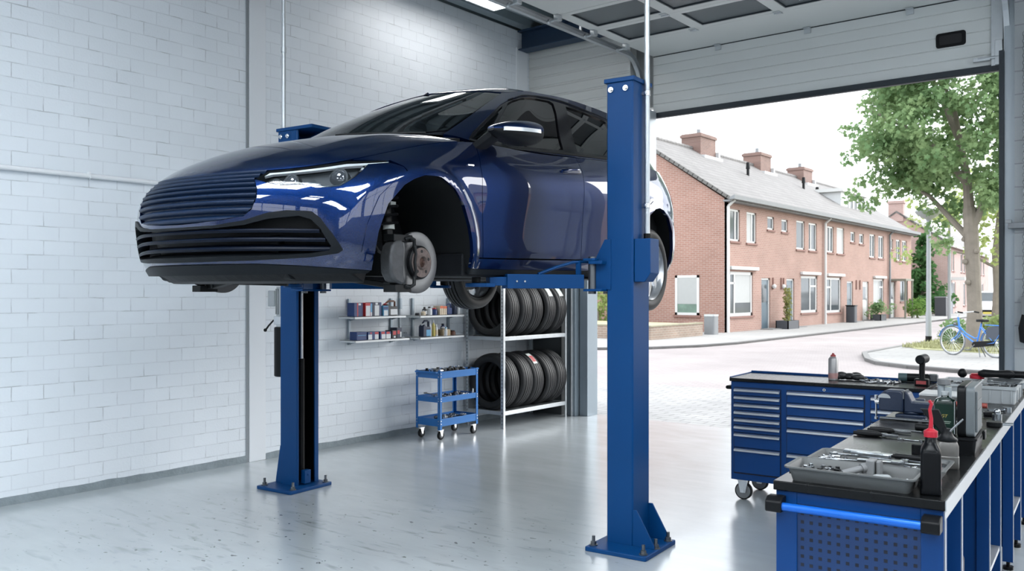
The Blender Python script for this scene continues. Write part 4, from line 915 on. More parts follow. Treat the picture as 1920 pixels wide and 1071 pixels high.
# brakes at the front, both sides (front wheels removed)
HX, HZ = 1.215, .302
m_disc = mat('brake_disc_steel', (.15, .155, .16), .42, .9, var=.10, vscale=40)
m_rust = mat('rusty_hub', (.15, .115, .105), .7, .4, var=.5, vscale=60, bump=.3, bscale=80)
m_cast = mat('cast_caliper', (.07, .073, .078), .55, .6, var=.35, vscale=30, bump=.3, bscale=60)
for sd in (1, -1):
    br = thing('front_brake', None, None, (HX, .80*sd if sd > 0 else -.74, HZ)); br.parent = car
    R_ = Matrix.Rotation(-PI/2*sd, 4, 'X')              # local z of the lathe -> outwards
    b = B(); b.lathe([(.084, -.024), (.156, -.024), (.156, -.016), (.150, -.015), (.150, -.009), (.156, -.008), (.156, 0), (.150, .002), (.088, .002), (.084, 0)], 64, M=R_, cap=False); b.ob('brake_disc', m_disc, br)
    b = B(); b.lathe([(.086, -.005), (.085, .020), (.078, .027), (.074, .028)], 48, M=R_, cap=False); b.ob('disc_hat', m_black, br)
    b = B(); b.lathe([(.076, .027), (.075, .0285), (.038, .0285), (.036, .032), (.033, .040), (.031, .040), (.029, .030), (.024, .022), (.0, .022)], 48, M=R_, cap=False)
    h_ = b.ob('hub_face', m_rust, br)
    b = B()
    for k in range(5): a = 2*PI*k/5+PI/2; b.cyl((.056*math.cos(a), sd*.026, .056*math.sin(a)), (.056*math.cos(a), sd*.0295, .056*math.sin(a)), .0085, n=14)
    b.ob('bolt_hole', m_black, h_)
    b = B(); b.lathe([(.0, .021), (.023, .023), (.0235, .027), (.018, .030), (.010, .034), (.006, .044), (.0, .044)], 24, M=R_, cap=False); b.ob('axle_nut', mat('brown_rust', (.075, .04, .03), .6, .5, var=.4, vscale=90), h_)
    # caliper on the nose side of the disc
    b = B(); y = sd
    prof = [(.045, -.105), (.075, -.115), (.125, -.095), (.155, -.055), (.160, .02), (.145, .075), (.110, .105), (.070, .110), (.055, .075), (.06, .0), (.058, -.06)]
    b.prism([(p[0]+.075, p[1]) for p in prof], *sorted((y*-.045, y*.028)), 'xzy'); b.ob('caliper', m_cast, br, bevel=.012, seg=3)
    b = B(); b.tube([(.12, y*.02, .112), (.095, y*.03, .122), (.068, y*.036, .112), (.060, y*.03, .075)], .010, 8); b.tube([(.12, y*.02, -.118), (.095, y*.03, -.126), (.068, y*.036, -.112), (.060, y*.03, -.07)], .010, 8); b.tube([(.062, y*.034, .09), (.054, y*.036, .04), (.062, y*.036, .0), (.054, y*.036, -.045), (.062, y*.034, -.09)], .008, 8)
    b.box(.06, .20, *sorted((y*-.05, y*.02)), .10, .135).box(.07, .19, *sorted((y*-.06, y*.02)), -.150, -.112); b.ob('caliper_carrier', m_mblk, br, bevel=.004)
    b = B(); b.tube([(.20, y*-.02, .02), (.235, y*-.05, .05), (.22, y*-.12, .12), (.16, y*-.16, .22)], .008, 8); b.ob('brake_hose', m_rubber, br)
    b = B(); b.box(-.08, .10, *sorted((y*-.30, y*-.045)), -.07, .06).cyl((0, y*-.30, 0), (0, y*-.03, 0), .06, n=20).prism([(-.05, -.10), (.14, -.13), (.15, -.10), (.06, .10), (-.03, .12)], *sorted((y*-.10, y*-.05)), 'xzy')
    b.bar((.0, y*-.04, -.09), (-.22, y*-.34, -.10), .06, .03).bar((.10, y*-.06, -.12), (.17, y*-.34, -.08), .05, .03); b.ob('steering_knuckle', m_mblk, br, bevel=.006)
    b = B(); b.cyl((.09, y*-.11, .05), (.08, y*-.16, .42), .030, n=16)
    for k in range(5): b.tube([(.083+.062*math.cos(a), y*-.145+.062*math.sin(a), .19+.042*k+.042*(a/(2*PI))) for a in np.linspace(0, 2*PI, 17)[:-1]], .008, 6)
    b.ob('strut', m_black, br)
    b = B(); b.cyl((.0885, y*-.115, .165), (.0865, y*-.12, .20), .0315, n=14).box(.05, .09, *sorted((y*-.12, y*-.10)), .285, .31); b.ob('paper_tag', mat('dull_white_tag', (.45, .48, .46), .6), br)
# wheels
m_tyre = mat('tyre_rubber', (.009, .0095, .0105), .58, var=.15, vscale=25)
def tyre_mesh(R=.318, rr=.222, w=.205, n=96, grooves=4):
    hw = w/2; P = [(rr-.004, -hw*.72), (rr+.010, -hw*.86), (rr+.030, -hw*.98), (rr+.055, -hw), (R-.036, -hw*.975), (R-.021, -hw*.91)]
    xs = []; tw = hw*.80; gw = w*.052; cs = [tw*(-1+2*(k+1)/(grooves+1)) for k in range(grooves)]
    prof = [(R-.011, -tw)]
    def crown(x): return R-.011*(x/tw)**2
    for c in cs: prof += [(crown(c-gw/2), c-gw/2), (R-.017, c-gw*.4), (R-.017, c+gw*.4), (crown(c+gw/2), c+gw/2)]
    prof += [(R-.011, tw)]
    return P+prof+[(r, -z) for r, z in reversed(P)]
def tread_mat():
    """fine lateral sipes across the tread blocks, turned round the wheel's axis (local y)"""
    m = bpy.data.materials.new('tyre_tread'); m.use_nodes = True; n, l = nodes_of(m); b = n['Principled BSDF']
    b.inputs['Base Color'].default_value = (.013, .0135, .015, 1); b.inputs['Roughness'].default_value = .5
    tc = n.new('ShaderNodeTexCoord'); sp = n.new('ShaderNodeSeparateXYZ'); l.new(tc.outputs['Object'], sp.inputs[0])
    at = n.new('ShaderNodeMath'); at.operation = 'ARCTAN2'; l.new(sp.outputs[0], at.inputs[0]); l.new(sp.outputs[2], at.inputs[1])
    m1 = n.new('ShaderNodeMath'); m1.operation = 'MULTIPLY'; m1.inputs[1].default_value = 84; l.new(at.outputs[0], m1.inputs[0])
    m2 = n.new('ShaderNodeMath'); m2.operation = 'MULTIPLY_ADD'; m2.inputs[1].default_value = 60; l.new(sp.outputs[1], m2.inputs[0]); l.new(m1.outputs[0], m2.inputs[2])
    sn = n.new('ShaderNodeMath'); sn.operation = 'SINE'; l.new(m2.outputs[0], sn.inputs[0])
    rp = n.new('ShaderNodeMapRange'); rp.inputs[1].default_value = -.85; rp.inputs[2].default_value = -.5; l.new(sn.outputs[0], rp.inputs[0])
    bp = n.new('ShaderNodeBump'); bp.inputs['Strength'].default_value = .22; bp.inputs['Distance'].default_value = .004; l.new(rp.outputs[0], bp.inputs['Height']); l.new(bp.outputs[0], b.inputs['Normal'])
    return m
m_tread = tread_mat()
RY = Matrix.Rotation(-PI/2, 4, 'X')
def make_tyre(parent, name='tyre', **k):
    """lathe round local y; tread faces take the siped material"""
    prof = tyre_mesh(**k); b = B(); b.lathe(prof, 96, M=RY, cap=False)
    o = b.ob(name, m_tyre, parent, ang=40); o.data.materials.append(m_tread); R = k.get('R', .318)
    for p in o.data.polygons:
        c = p.center
        if math.hypot(c.x, c.z) > R-.0185: p.material_index = 1
    return o
m_rim = mat('silver_alloy', (.62, .63, .65), .28, .85, var=.04)
def make_wheel(x, y, sd):
    w_ = thing('wheel', None, None, (x, y, .317)); w_.parent = car
    make_tyre(w_)
    b = B(); b.lathe([(.224, -.088), (.228, -.08), (.215, -.06), (.20, -.02), (.205, .05), (.222, .082), (.231, .088), (.226, .096), (.214, .084), (.196, .052), (.192, -.02), (.205, -.07)], 64, M=RY if sd > 0 else Matrix.Rotation(PI/2, 4, 'X'), cap=False); b.ob('rim', m_rim, w_)
    b = B(); s_ = sd
    for k in range(10):
        a = 2*PI*k/10; ca, sa = math.cos(a), math.sin(a); tw = .35
        rs = []
        for t in np.linspace(0, 1, 6):
            r = .045+.165*t; aa = a+tw*(t**1.5)*(1 if k % 2 else .2); wd = .020+.020*t*(1 if k % 2 else .6); yy = s_*(.072+.010*math.sin(PI*t)-.012*t)
            ct, st_ = math.cos(aa), math.sin(aa); rs.append([(r*ct-st_*q*wd, yy+dy*s_, r*st_+ct*q*wd) for q, dy in ((-1, -.02), (1, -.02), (.8, 0), (0, .006), (-.8, 0))])
        b.rings(rs)
    b.ob('spokes', m_rim, w_)
    b = B(); b.lathe([(.06, .03), (.062, .07), (.045, .078), (.03, .076), (.0, .074)], 28, M=RY if sd > 0 else Matrix.Rotation(PI/2, 4, 'X'), cap=False); b.ob('hub_cap', m_rim, w_)
    b = B(); b.lathe([(.0, .0), (.15, .0), (.15, .02), (.0, .02)], 40, M=RY if sd > 0 else Matrix.Rotation(PI/2, 4, 'X')); b.ob('rear_disc', m_cast, w_)
    return w_
make_wheel(-1.405, .795, 1); make_wheel(-1.405, -.80, -1)
# cabin: seats, dashboard, steering wheel
cb_ = thing('cabin', None, None); cb_.parent = car
b = B(); b.rings([[(x, y, z) for x, z in ((.98, .92), (.90, .985), (.55, 1.01), (.42, .96), (.45, .80), (.95, .75))] for y in (-.74, -.4, 0, .4, .74)]); b.ob('dashboard', m_int, cb_, bevel=.03)
for y in (.38, -.38):
    b = B(); b.prism([(-.35, .55), (.20, .60), (.20, .50), (-.35, .45)], y-.24, y+.24, 'xzy').prism([(-.30, .58), (-.42, .60), (-.66, 1.12), (-.60, 1.16), (-.50, 1.14)], y-.23, y+.23, 'xzy').box(-.70, -.60, y-.13, y+.13, 1.17, 1.34)
    b.ob('seat', m_int, cb_, bevel=.04, seg=3)
b = B(); b.tube([(.36+.06*math.cos(a)*.4, .38+.18*math.sin(a), .93+.17*math.cos(a)) for a in np.linspace(0, 2*PI, 33)[:-1]], .015, 8, closed=True); b.cyl((.40, .38, .93), (.55, .38, .88), .04, n=12); b.ob('steering_wheel', m_int, cb_)
b = B(); b.prism([(-1.35, .55), (-1.0, .58), (-1.0, .5), (-1.35, .45)], -.62, .62, 'xzy').prism([(-1.30, .55), (-1.42, .60), (-1.62, 1.12), (-1.50, 1.12)], -.62, .62, 'xzy'); b.ob('rear_seat', m_int, cb_, bevel=.03)
b = B(); b.box(.06, .10, -.10, .10, 1.30, 1.36); b.ob('rear_view_mirror', m_int, cb_, bevel=.01)
# antenna-free roof; small side repeater badge on the wing
p = Vector(fA([1.655], [.545])[0]); n_ = Vector(normals(fA, np.array([1.655]), np.array([.545]))[0])
b = B(); b.box(-.026, .026, -.001, .004, -.004, .004, M=Matrix.Translation(p+n_*.001) @ Matrix.Rotation(.06, 4, 'Y')); b.ob('side_badge', m_chrome, car, bevel=.001)
# ================================================================== the street outside
m_road = brick_mat('pale_clinker_paving', 'xy', (.315,.280,.278), (.288,.257,.255), (.225,.205,.205), .21, .105, .008, rough=.8, bump=.3, var=.10, vscale=.6)
m_apron = brick_mat('grey_concrete_pavers', 'xy', (.315,.312,.312), (.28,.278,.278), (.165,.165,.165), .30, .15, .010, rough=.8, bump=.4, var=.14, vscale=.9)
m_walk = brick_mat('concrete_slabs', 'xy', (.315,.31,.304), (.29,.287,.28), (.22,.217,.21), .60, .30, .010, rough=.85, bump=.3, var=.08, vscale=.7)
m_kerb = mat('kerb_stone', (.20, .197, .195), .85, var=.12)
struct(B().box(-90, 60, 12.5, 140, -.25, -.02).ob('road', m_road, smooth=False))
struct(B().box(-30, 12, 8.9, 12.5, -.25, -.018).ob('apron', m_apron, smooth=False))
def slab(name, m, poly, h, z0=-.2): return struct(B().prism(poly, z0, h).ob(name, m, smooth=False))
wk = [(-10.4, 110), (-10.35, 23.2), (-10.6, 21.4), (-11.2, 19.9), (-12.2, 18.7), (-14, 17.9), (-40, 16.6), (-40, 110)]
slab('sidewalk_left', m_walk, wk, .03)
isl = [(-6.35, 60), (-6.35, 21.2), (-5.75, 19.4), (-5.29, 18.55), (-4.55, 18.0), (-3.72, 17.68), (-2.91, 17.52), (12, 16.0), (12, 60)]
slab('sidewalk_right', m_walk, isl, .04)
def kerb(name, pts, w, h):
    b = B(); P = [V(*p, 0) for p in pts]; rs = []
    for i, p in enumerate(P):
        d = (P[min(i+1, len(P)-1)]-P[max(i-1, 0)]).normalized(); n_ = V(-d.y, d.x, 0)
        rs.append([p+n_*w+V(0, 0, -.1), p+n_*w+V(0, 0, h), p+V(0, 0, h), p+V(0, 0, -.1)])
    return struct(b.rings(rs).ob(name, m_kerb, smooth=False))
kerb('kerb_left', wk[0:7][::-1], .12, .05); kerb('kerb_right', isl[0:8], .12, .06)
def grass_mat():
    m = mat('dry_grass', (.36, .36, .20), .9, var=.35, vscale=1.5, bump=.6, bscale=40); return m
gr = B(); gr.prism([(-6.15, 60), (-6.15, 24.2), (-5.6, 23.2), (-4.0, 22.75), (-1.5, 22.4), (12, 21.2), (12, 60)], -.1, .06)
for _ in range(9000):
    x = rng.uniform(-6.1, -1.5); y = 22.9+rng.uniform(0, 1)**2*9; 
    if y < 23.6-(x+6.1)*.25 and x < -4.5: continue
    h = rng.uniform(.04, .12); a = rng.uniform(0, PI); dx, dy = .02*math.cos(a), .02*math.sin(a); lx, ly = rng.normal(0, .03, 2)
    gr.bm.faces.new([gr.bm.verts.new(p) for p in ((x-dx, y-dy, .055), (x+dx, y+dy, .055), (x+lx, y+ly, .06+h))])
g_ = gr.ob('grass_verge', grass_mat(), smooth=False); tag(g_, 'dry yellow-green grass strip around the street lamp and the big tree', 'grass', kind='stuff')
# ---- terraced houses
m_brick_y = brick_mat('red_brick_front', 'yz', (.32,.188,.152), (.28,.16,.128), (.345,.27,.24), .22, .068, .010, rough=.85, bump=.2, var=.10, vscale=.8)
m_brick_x = brick_mat('red_brick_gable', 'xz', (.315,.172,.136), (.275,.142,.11), (.36,.28,.245), .22, .068, .010, rough=.85, bump=.2, var=.10, vscale=.8)
def rooftile():
    m = brick_mat('grey_roof_tiles', 'yx', (.165,.157,.153), (.135,.128,.125), (.08,.077,.075), .25, .27, .02, rough=.7, bump=.6, var=.10, vscale=.5); return m
m_tile = rooftile()
m_frame = mat('white_window_frame', (.58, .58, .575), .5, var=.02)
m_wpane = mat('house_window_pane', (.07, .082, .09), .10, var=.4, vscale=.9, spec=.3)
m_wblind = mat('pale_blind', (.36, .37, .37), .5, var=.05)
m_zinc = mat('zinc', (.20, .21, .22), .55, .2, var=.08)
m_hdoor = mat('blue_grey_house_door', (.09, .13, .16), .35, var=.06)
m_stone = mat('window_sill_brick', (.22, .12, .10), .8, var=.1)
def house_wall(b, x, y0, y1, z0, z1, holes, th=.30):
    """wall in the plane x (outer face), with rectangular openings"""
    ys = sorted({y0, y1}|{h[0] for h in holes}|{h[1] for h in holes}); zs = sorted({z0, z1}|{h[2] for h in holes}|{h[3] for h in holes})
    for a, c in zip(ys[:-1], ys[1:]):
        run = None
        for d, e in zip(zs[:-1], zs[1:]):
            op = any(h[0] <= a+1e-6 and c-1e-6 <= h[1] and h[2] <= d+1e-6 and e-1e-6 <= h[3] for h in holes)
            if op:
                if run: b.box(x-th, x, a, c, *run); run = None
            else: run = (run[0], e) if run else (d, e)
        if run: b.box(x-th, x, a, c, *run)
def house_window(t, x, y0, y1, z0, z1, bars=(), cross=None, blind=None, fw=.07, m=None, pane=None):
    b = B(); xi = x-.09
    b.box(xi, xi+.05, y0, y0+fw, z0, z1).box(xi, xi+.05, y1-fw, y1, z0, z1).box(xi, xi+.05, y0, y1, z0, z0+fw).box(xi, xi+.05, y0, y1, z1-fw, z1)
    for q in bars: b.box(xi, xi+.05, y0+(y1-y0)*q-.04, y0+(y1-y0)*q+.04, z0+fw, z1-fw)
    if cross: b.box(xi, xi+.05, y0+fw, y0+(y1-y0)*cross[0], z0+(z1-z0)*cross[1]-.035, z0+(z1-z0)*cross[1]+.035) if cross[0] < .5 else b.box(xi, xi+.05, y0+(y1-y0)*cross[0], y1-fw, z0+(z1-z0)*cross[1]-.035, z0+(z1-z0)*cross[1]+.035)
    w_ = b.ob('window', m or m_frame, t, smooth=False)
    B().box(xi+.012, xi+.024, y0+fw*.6, y1-fw*.6, z0+fw*.6, z1-fw*.6).ob('pane', pane or m_wpane, w_, smooth=False)
    if blind: B().box(xi+.025, xi+.031, y0+(y1-y0)*blind[0]+fw*.5, y0+(y1-y0)*blind[1]-fw*.5, z0+(z1-z0)*blind[2], z1-fw).ob('blind', m_wblind, w_, smooth=False)
    B().box(x-.05, x+.05, y0-.06, y1+.06, z0-.07, z0).ob('sill', m_stone, w_, smooth=False)
    return w_
XF = -13.15
up = [(28.85,29.69,3.26,4.40),(30.28,31.16,3.25,4.39),(32.21,32.87,3.84,4.35),(33.63,34.29,3.83,4.33),(35.22,36.17,3.20,4.39),(36.65,37.63,3.20,4.38),(38.95,39.80,3.20,4.37),(40.23,41.25,3.19,4.38),(42.18,42.85,3.80,4.29),(43.51,44.22,3.77,4.26),(45.16,46.09,3.16,4.33),(46.65,47.60,3.16,4.32),(48.80,49.30,3.72,4.24),(49.90,50.75,3.13,4.27),(51.13,52.05,3.12,4.27)]
dn = [(28.85,30.85,.58,2.18),(35.75,37.69,.57,2.12),(38.88,40.82,.51,2.09),(45.80,47.60,.60,2.09),(50.72,52.30,.9,2.08)]
dr = [(31.64,32.50,.03,1.98),(34.15,35.0,.03,1.98),(41.65,42.55,.03,1.94),(44.05,45.0,.03,1.94),(48.90,49.75,.03,1.95)]
hs = thing('terraced_houses', 'row of red brick terraced houses with grey tiled roof and white dormer across the street', 'house row', (XF, 40, 0))
hs_M = Matrix.Translation((-XF, -40, 0))
class Bh(B):
    def __init__(s): super().__init__(); s.M = hs_M
_B = B; B = Bh
b = B(); house_wall(b, XF, 28.42, 53.0, -.05, 4.72, up+dn+dr); b.box(XF-8.0, XF-7.7, 28.7, 53, -.05, 4.72).box(XF-8.0, XF-.3, 52.7, 53.0, -.05, 4.72); fw_ = b.ob('front_wall', m_brick_y, hs, smooth=False)
b = B(); b.prism([(XF, -.05), (XF, 4.72), (XF-4.0, 7.42), (XF-8.0, 4.72), (XF-8.0, -.05)], 28.40, 28.72, 'xzy'); b.ob('gable_wall', m_brick_x, hs, smooth=False)
b = B()
for sg, xe in ((1, XF+.32), (-1, XF-8.32)):
    xr = XF-4.0; ze, zr = 4.62, 7.52; b.prism([(xe, ze), (xe, ze+.11), (xr, zr+.03), (xr, zr-.08)], 28.26, 53.15, 'xzy')
b.ob('roof', m_tile, hs, smooth=False)
b = B()
for k in range(24): q = k/23.; x = XF+.28-4.27*q; z = 4.70+2.83*q; b.bar((x+.1, 28.27, z-.066), (x-.11, 28.27, z+.066), .10, .11)
b.ob('verge_tiles', mat('dark_verge_tile', (.12, .115, .11), .7, var=.15), hs, smooth=False)
b = B(); y = 28.3
while y < 53: b.cyl((XF-4, y, 7.53), (XF-4, y+.36, 7.55), .10, .105, n=10); y += .37
b.ob('ridge_tiles', m_tile, hs)
B().prism([(XF+.28, 4.66), (XF+.46, 4.66), (XF+.48, 4.80), (XF+.44, 4.80), (XF+.28, 4.72)], 28.2, 53.2, 'xzy').box(XF, XF+.30, 28.3, 53.1, 4.60, 4.66).ob('gutter', m_zinc, hs, smooth=False)
for y, c in ((28.52, m_frame), (38.45, m_frame), (48.40, m_zinc)): B().cyl((XF+.09, y, 0), (XF+.09, y, 4.45), .055, n=10).cyl((XF+.09, y, 4.45), (XF+.34, y, 4.66), .05, n=10).ob('downpipe', c, hs)
for i, (a, c, d, e) in enumerate(up):
    house_window(hs, XF, a, c, d, e, bars=() if e-d < .7 else (((.62,) if i < 2 else (.35,) if i in (5,) else (.5,)) if i not in (4, 7) else ()), blind=(0, 1, .0) if i in (7,) else ((0, .62, 0) if i == 1 else None))
house_window(hs, XF, *dn[0], bars=(.23,), cross=(.23, .74), blind=(.23, 1, .30), fw=.11); house_window(hs, XF, *dn[1], bars=(.60,), cross=(.60, .72), fw=.10); house_window(hs, XF, *dn[2], bars=(.33,), cross=(.33, .72), fw=.10)
house_window(hs, XF, *dn[3], bars=(.62,), cross=(.62, .72), blind=(0, .62, .0), fw=.09); house_window(hs, XF, *dn[4], bars=(.5,), fw=.08, m=mat('dark_green_frame', (.07, .085, .08), .5))
for i, (a, c, d, e) in enumerate(dr):
    f = B().box(XF-.12, XF-.05, a, a+.07, d, e).box(XF-.12, XF-.05, c-.07, c, d, e).box(XF-.12, XF-.05, a, c, e-.07, e).ob('door_frame', m_frame, hs, smooth=False)
    dm = m_hdoor if i < 3 else m_frame
    B().box(XF-.115, XF-.075, a+.07, c-.07, d, e-.07).ob('door', dm, f, smooth=False)
    B().box(XF-.074, XF-.068, a+.22, c-.22, 1.05, e-.25).ob('pane', m_wpane, f, smooth=False); B().box(XF-.075, XF-.03, c-.16, c-.13, .98, 1.10).ob('handle', m_steel, f)
    B().box(XF, XF+.5, a-.1, c+.1, -.03, .06).ob('doorstep', m_kerb, f, smooth=False)
for a, c, z in ((28.75,31.15,2.24),(35.65,37.85,2.16),(38.80,41.05,2.14),(45.75,47.75,2.12)): B().box(XF, XF+.13, a, c, z, z+.12).ob('awning_box', m_frame, hs, bevel=.02)
for y in (32.72, 33.55, 33.8, 43.0, 43.55): B().box(XF, XF+.05, y-.03, y+.03, 1.55, 2.0).ob('wall_ornament', m_stone, hs, smooth=False)
for y in (32.66, 33.62): B().ball((XF+.09, y, 1.66), .09, 10).box(XF, XF+.09, y-.02, y+.02, 1.64, 1.68).ob('porch_lamp', m_frame, hs)
b = B(); b.box(XF, XF+.85, 48.55, 50.1, 2.02, 2.12).box(XF+.75, XF+.83, 48.6, 48.68, 0, 2.05).box(XF+.75, XF+.83, 49.97, 50.05, 0, 2.05); b.ob('porch', mat('mossy_wood', (.20, .20, .16), .8, var=.2), hs, smooth=False)
m_chim = brick_mat('dark_chimney_brick', 'yz', (.20,.115,.095), (.165,.095,.08), (.22,.18,.16), .22, .068, .010, rough=.85, bump=.2, var=.15)
for y0, y1, zt in ((33.75, 35.2, 8.18), (40.1, 41.35, 8.16), (45.8, 47.1, 8.08)):
    c = B().box(XF-4.45, XF-3.55, y0, y1, 6.6, zt).box(XF-4.50, XF-3.50, y0-.05, y1+.05, zt-.16, zt-.04).ob('chimney', m_chim, hs, smooth=False)
    B().cyl((XF-4.0, (y0+y1)/2, zt), (XF-4.0, (y0+y1)/2, zt+.28), .10, .085, n=10).ob('chimney_pot', m_zinc, c)
    B().box(XF-3.56, XF-3.28, y0-.15, y1+.15, 7.02, 7.20).box(XF-4.5, XF-3.4, y1, y1+.12, 6.9, 7.5).ob('flashing', mat('lead_flashing', (.50, .51, .52), .5, .2, var=.1), c, smooth=False)
for y, z in ((35.9, 6.43), (42.85, 6.50), (45.0, 6.55)):
    x = XF+.32-(z-4.62)/2.9*4.32; h = .62 if y < 44 else .30; B().cyl((x, y, z), (x, y, z+h), .065, .06, n=10).cyl((x, y, z+h*.55), (x, y, z+h), .095, .07, n=10).ob('roof_vent', m_black, hs)
for y, s in ((31.6, 1.1),):
    x = XF-3.1; B().prism([(x-.4, 6.90), (x+.35, 6.40), (x+.36, 6.44), (x-.39, 6.95)], y-.5, y+.5, 'xzy').ob('lead_sheet', MATS['lead_flashing'], hs, smooth=False)
d_ = B().box(XF-3.6, XF-1.35, 45.0, 49.1, 5.5, 6.55).ob('dormer', mat('dormer_cladding', (.56, .57, .58), .6), hs, smooth=False)
B().box(XF-3.7, XF-1.20, 44.85, 49.25, 6.53, 6.70).ob('dormer_roof', m_frame, d_, smooth=False); B().box(XF-1.36, XF-1.33, 46.2, 48.8, 5.75, 6.45).ob('pane', mat('dark_pane', (.10, .11, .12), .3, spec=.2), d_, smooth=False)
b = B()
for y in (46.2, 46.85, 47.5, 48.15, 48.8): b.box(XF-1.34, XF-1.30, y-.09, y+.09, 5.72, 6.5)
b.box(XF-1.34, XF-1.30, 46.1, 48.9, 5.66, 5.76); b.ob('dormer_window', m_frame, d_, smooth=False)
for y in (49.9, 51.2): b = B(); x0, x1 = XF-2.75, XF-1.75; zz = lambda x: 4.62+(XF+.32-x)/4.32*2.9+.13; b.prism([(x0, zz(x0)), (x1, zz(x1)), (x1, zz(x1)+.07), (x0, zz(x0)+.07)], y, y+.85, 'xzy'); b.ob('skylight', MATS['house_window_pane'], hs, smooth=False)
# gable window
f = B(); a, c, d, e = -15.05, -14.1, .62, 2.05; y = 28.40; f.box(a, a+.09, y-.03, y+.05, d, e).box(c-.09, c, y-.03, y+.05, d, e).box(a, c, y-.03, y+.05, d, d+.09).box(a, c, y-.03, y+.05, e-.09, e)
f = f.ob('window', m_frame, hs, smooth=False); B().box(a+.05, c-.05, y-.012, y, d+.05, e-.05).ob('pane', mat('plant_behind_glass', (.10, .17, .13), .1, var=.5, vscale=6), f, smooth=False); B().box(a+.07, c-.07, y-.02, y-.012, d+.40, e-.06).ob('blind', m_wblind, f, smooth=False)
B().box(a-.06, c+.06, y-.06, y+.02, d-.08, d).ob('sill', m_stone, f, smooth=False)
B = _B
# ---- second row further down
R2 = Matrix.Translation((0, 0, 0))
h2 = thing('terraced_houses', 'second pink brick house row further down the street, partly behind the big tree', 'house row', (-12.55, 59.0, 0), math.radians(4.84))
ups = [(1.2, 2.1), (2.5, 3.3), (6.6, 7.6), (8.2, 9.2), (12.8, 13.9), (14.5, 15.6), (19, 20), (21, 22)]
m_brick2 = brick_mat('pink_brick_front', 'yz', (.40,.27,.245), (.37,.245,.22), (.42,.35,.33), .22, .068, .010, rough=.85, bump=.15, var=.08)
m_brick2x = brick_mat('pink_brick_gable', 'xz', (.40,.265,.24), (.37,.24,.215), (.42,.35,.33), .22, .068, .010, rough=.85, bump=.15, var=.08)
hol = [(a, c, 2.75, 4.05) for a, c in ups]+[(2.6, 3.9, .45, 2.05), (8.0, 9.3, .45, 2.05), (14.5, 15.8, .45, 2.05), (20, 21.3, .45, 2.05)]
b = B(); house_wall(b, 0, 0, 26, -.05, 4.4, hol); b.ob('front_wall', m_brick2, h2, smooth=False)
b = B(); b.prism([(0, -.05), (0, 4.4), (-2.9, 6.45), (-5.8, 4.4), (-5.8, -.05)], -.02, .28, 'xzy'); b.ob('gable_wall', m_brick2x, h2, smooth=False)
b = B()
for xe in (.25, -6.05): b.prism([(xe, 4.30), (xe, 4.40), (-2.9, 6.58), (-2.9, 6.46)], -.12, 26, 'xzy')
b.ob('roof', m_tile, h2, smooth=False)
B().box(.2, .34, -.1, 26, 4.22, 4.36).ob('gutter', m_frame, h2, smooth=False); B().cyl((.1, .25, 0), (.1, .25, 4.3), .07, n=10).ob('downpipe', m_frame, h2)
for a, c, d, e in hol: house_window(h2, 0, a, c, d, e, bars=(.5,) if c-a > 1.1 else ())
c = B().box(-3.4, -2.5, -.1, .6, 5.9, 7.2).box(-3.46, -2.44, -.16, .66, 7.05, 7.22).ob('chimney', m_brick2x, h2, smooth=False)
B().box(.02, .10, .9, 1.9, -.0, 2.0).ob('garage_door', mat('grey_gate', (.13, .145, .17), .6), h2, smooth=False); B().box(0, .9, .7, 2.2, 2.15, 2.35).ob('canopy', m_frame, h2, smooth=False)
# ---- street lamps
sl = thing('street_lamp', 'grey street lamp with a shallow dish head on the grass strip beside the road', 'street lamp', (-6.11, 26.48, 0))
m_lampp = mat('grey_painted_steel', (.33, .35, .37), .45, .2, var=.05)
B().cyl((0, 0, .0), (0, 0, .9), .078, n=16).cyl((0, 0, .9), (0, 0, 3.48), .066, .055, n=16).ob('pole', m_lampp, sl); B().cyl((0, 0, .0), (0, 0, .22), .085, n=16).ob('base', m_black, sl)
B().lathe([(.06, 3.46), (.075, 3.50), (.21, 3.57), (.32, 3.66), (.36, 3.72), (.35, 3.74)], 28, cap=False).ob('lamp_bowl', mat('opal_bowl', (.30, .32, .33), .4), sl); B().lathe([(.36, 3.735), (.32, 3.77), (.14, 3.80), (.0, 3.805)], 28).ob('lamp_cap', m_lampp, sl)
l2 = thing('street_lamp', 'thin pale pole behind the road bend, left of the big tree trunk', 'street lamp', (-8.7, 41.3, 0)); B().cyl((0, 0, 0), (0, 0, 4.6), .075, .055, n=12).ob('pole', m_lampp, l2); B().lathe([(.05, 4.6), (.22, 4.7), (.24, 4.76), (.0, 4.8)], 16).ob('lamp_bowl', MATS['opal_bowl'], l2)
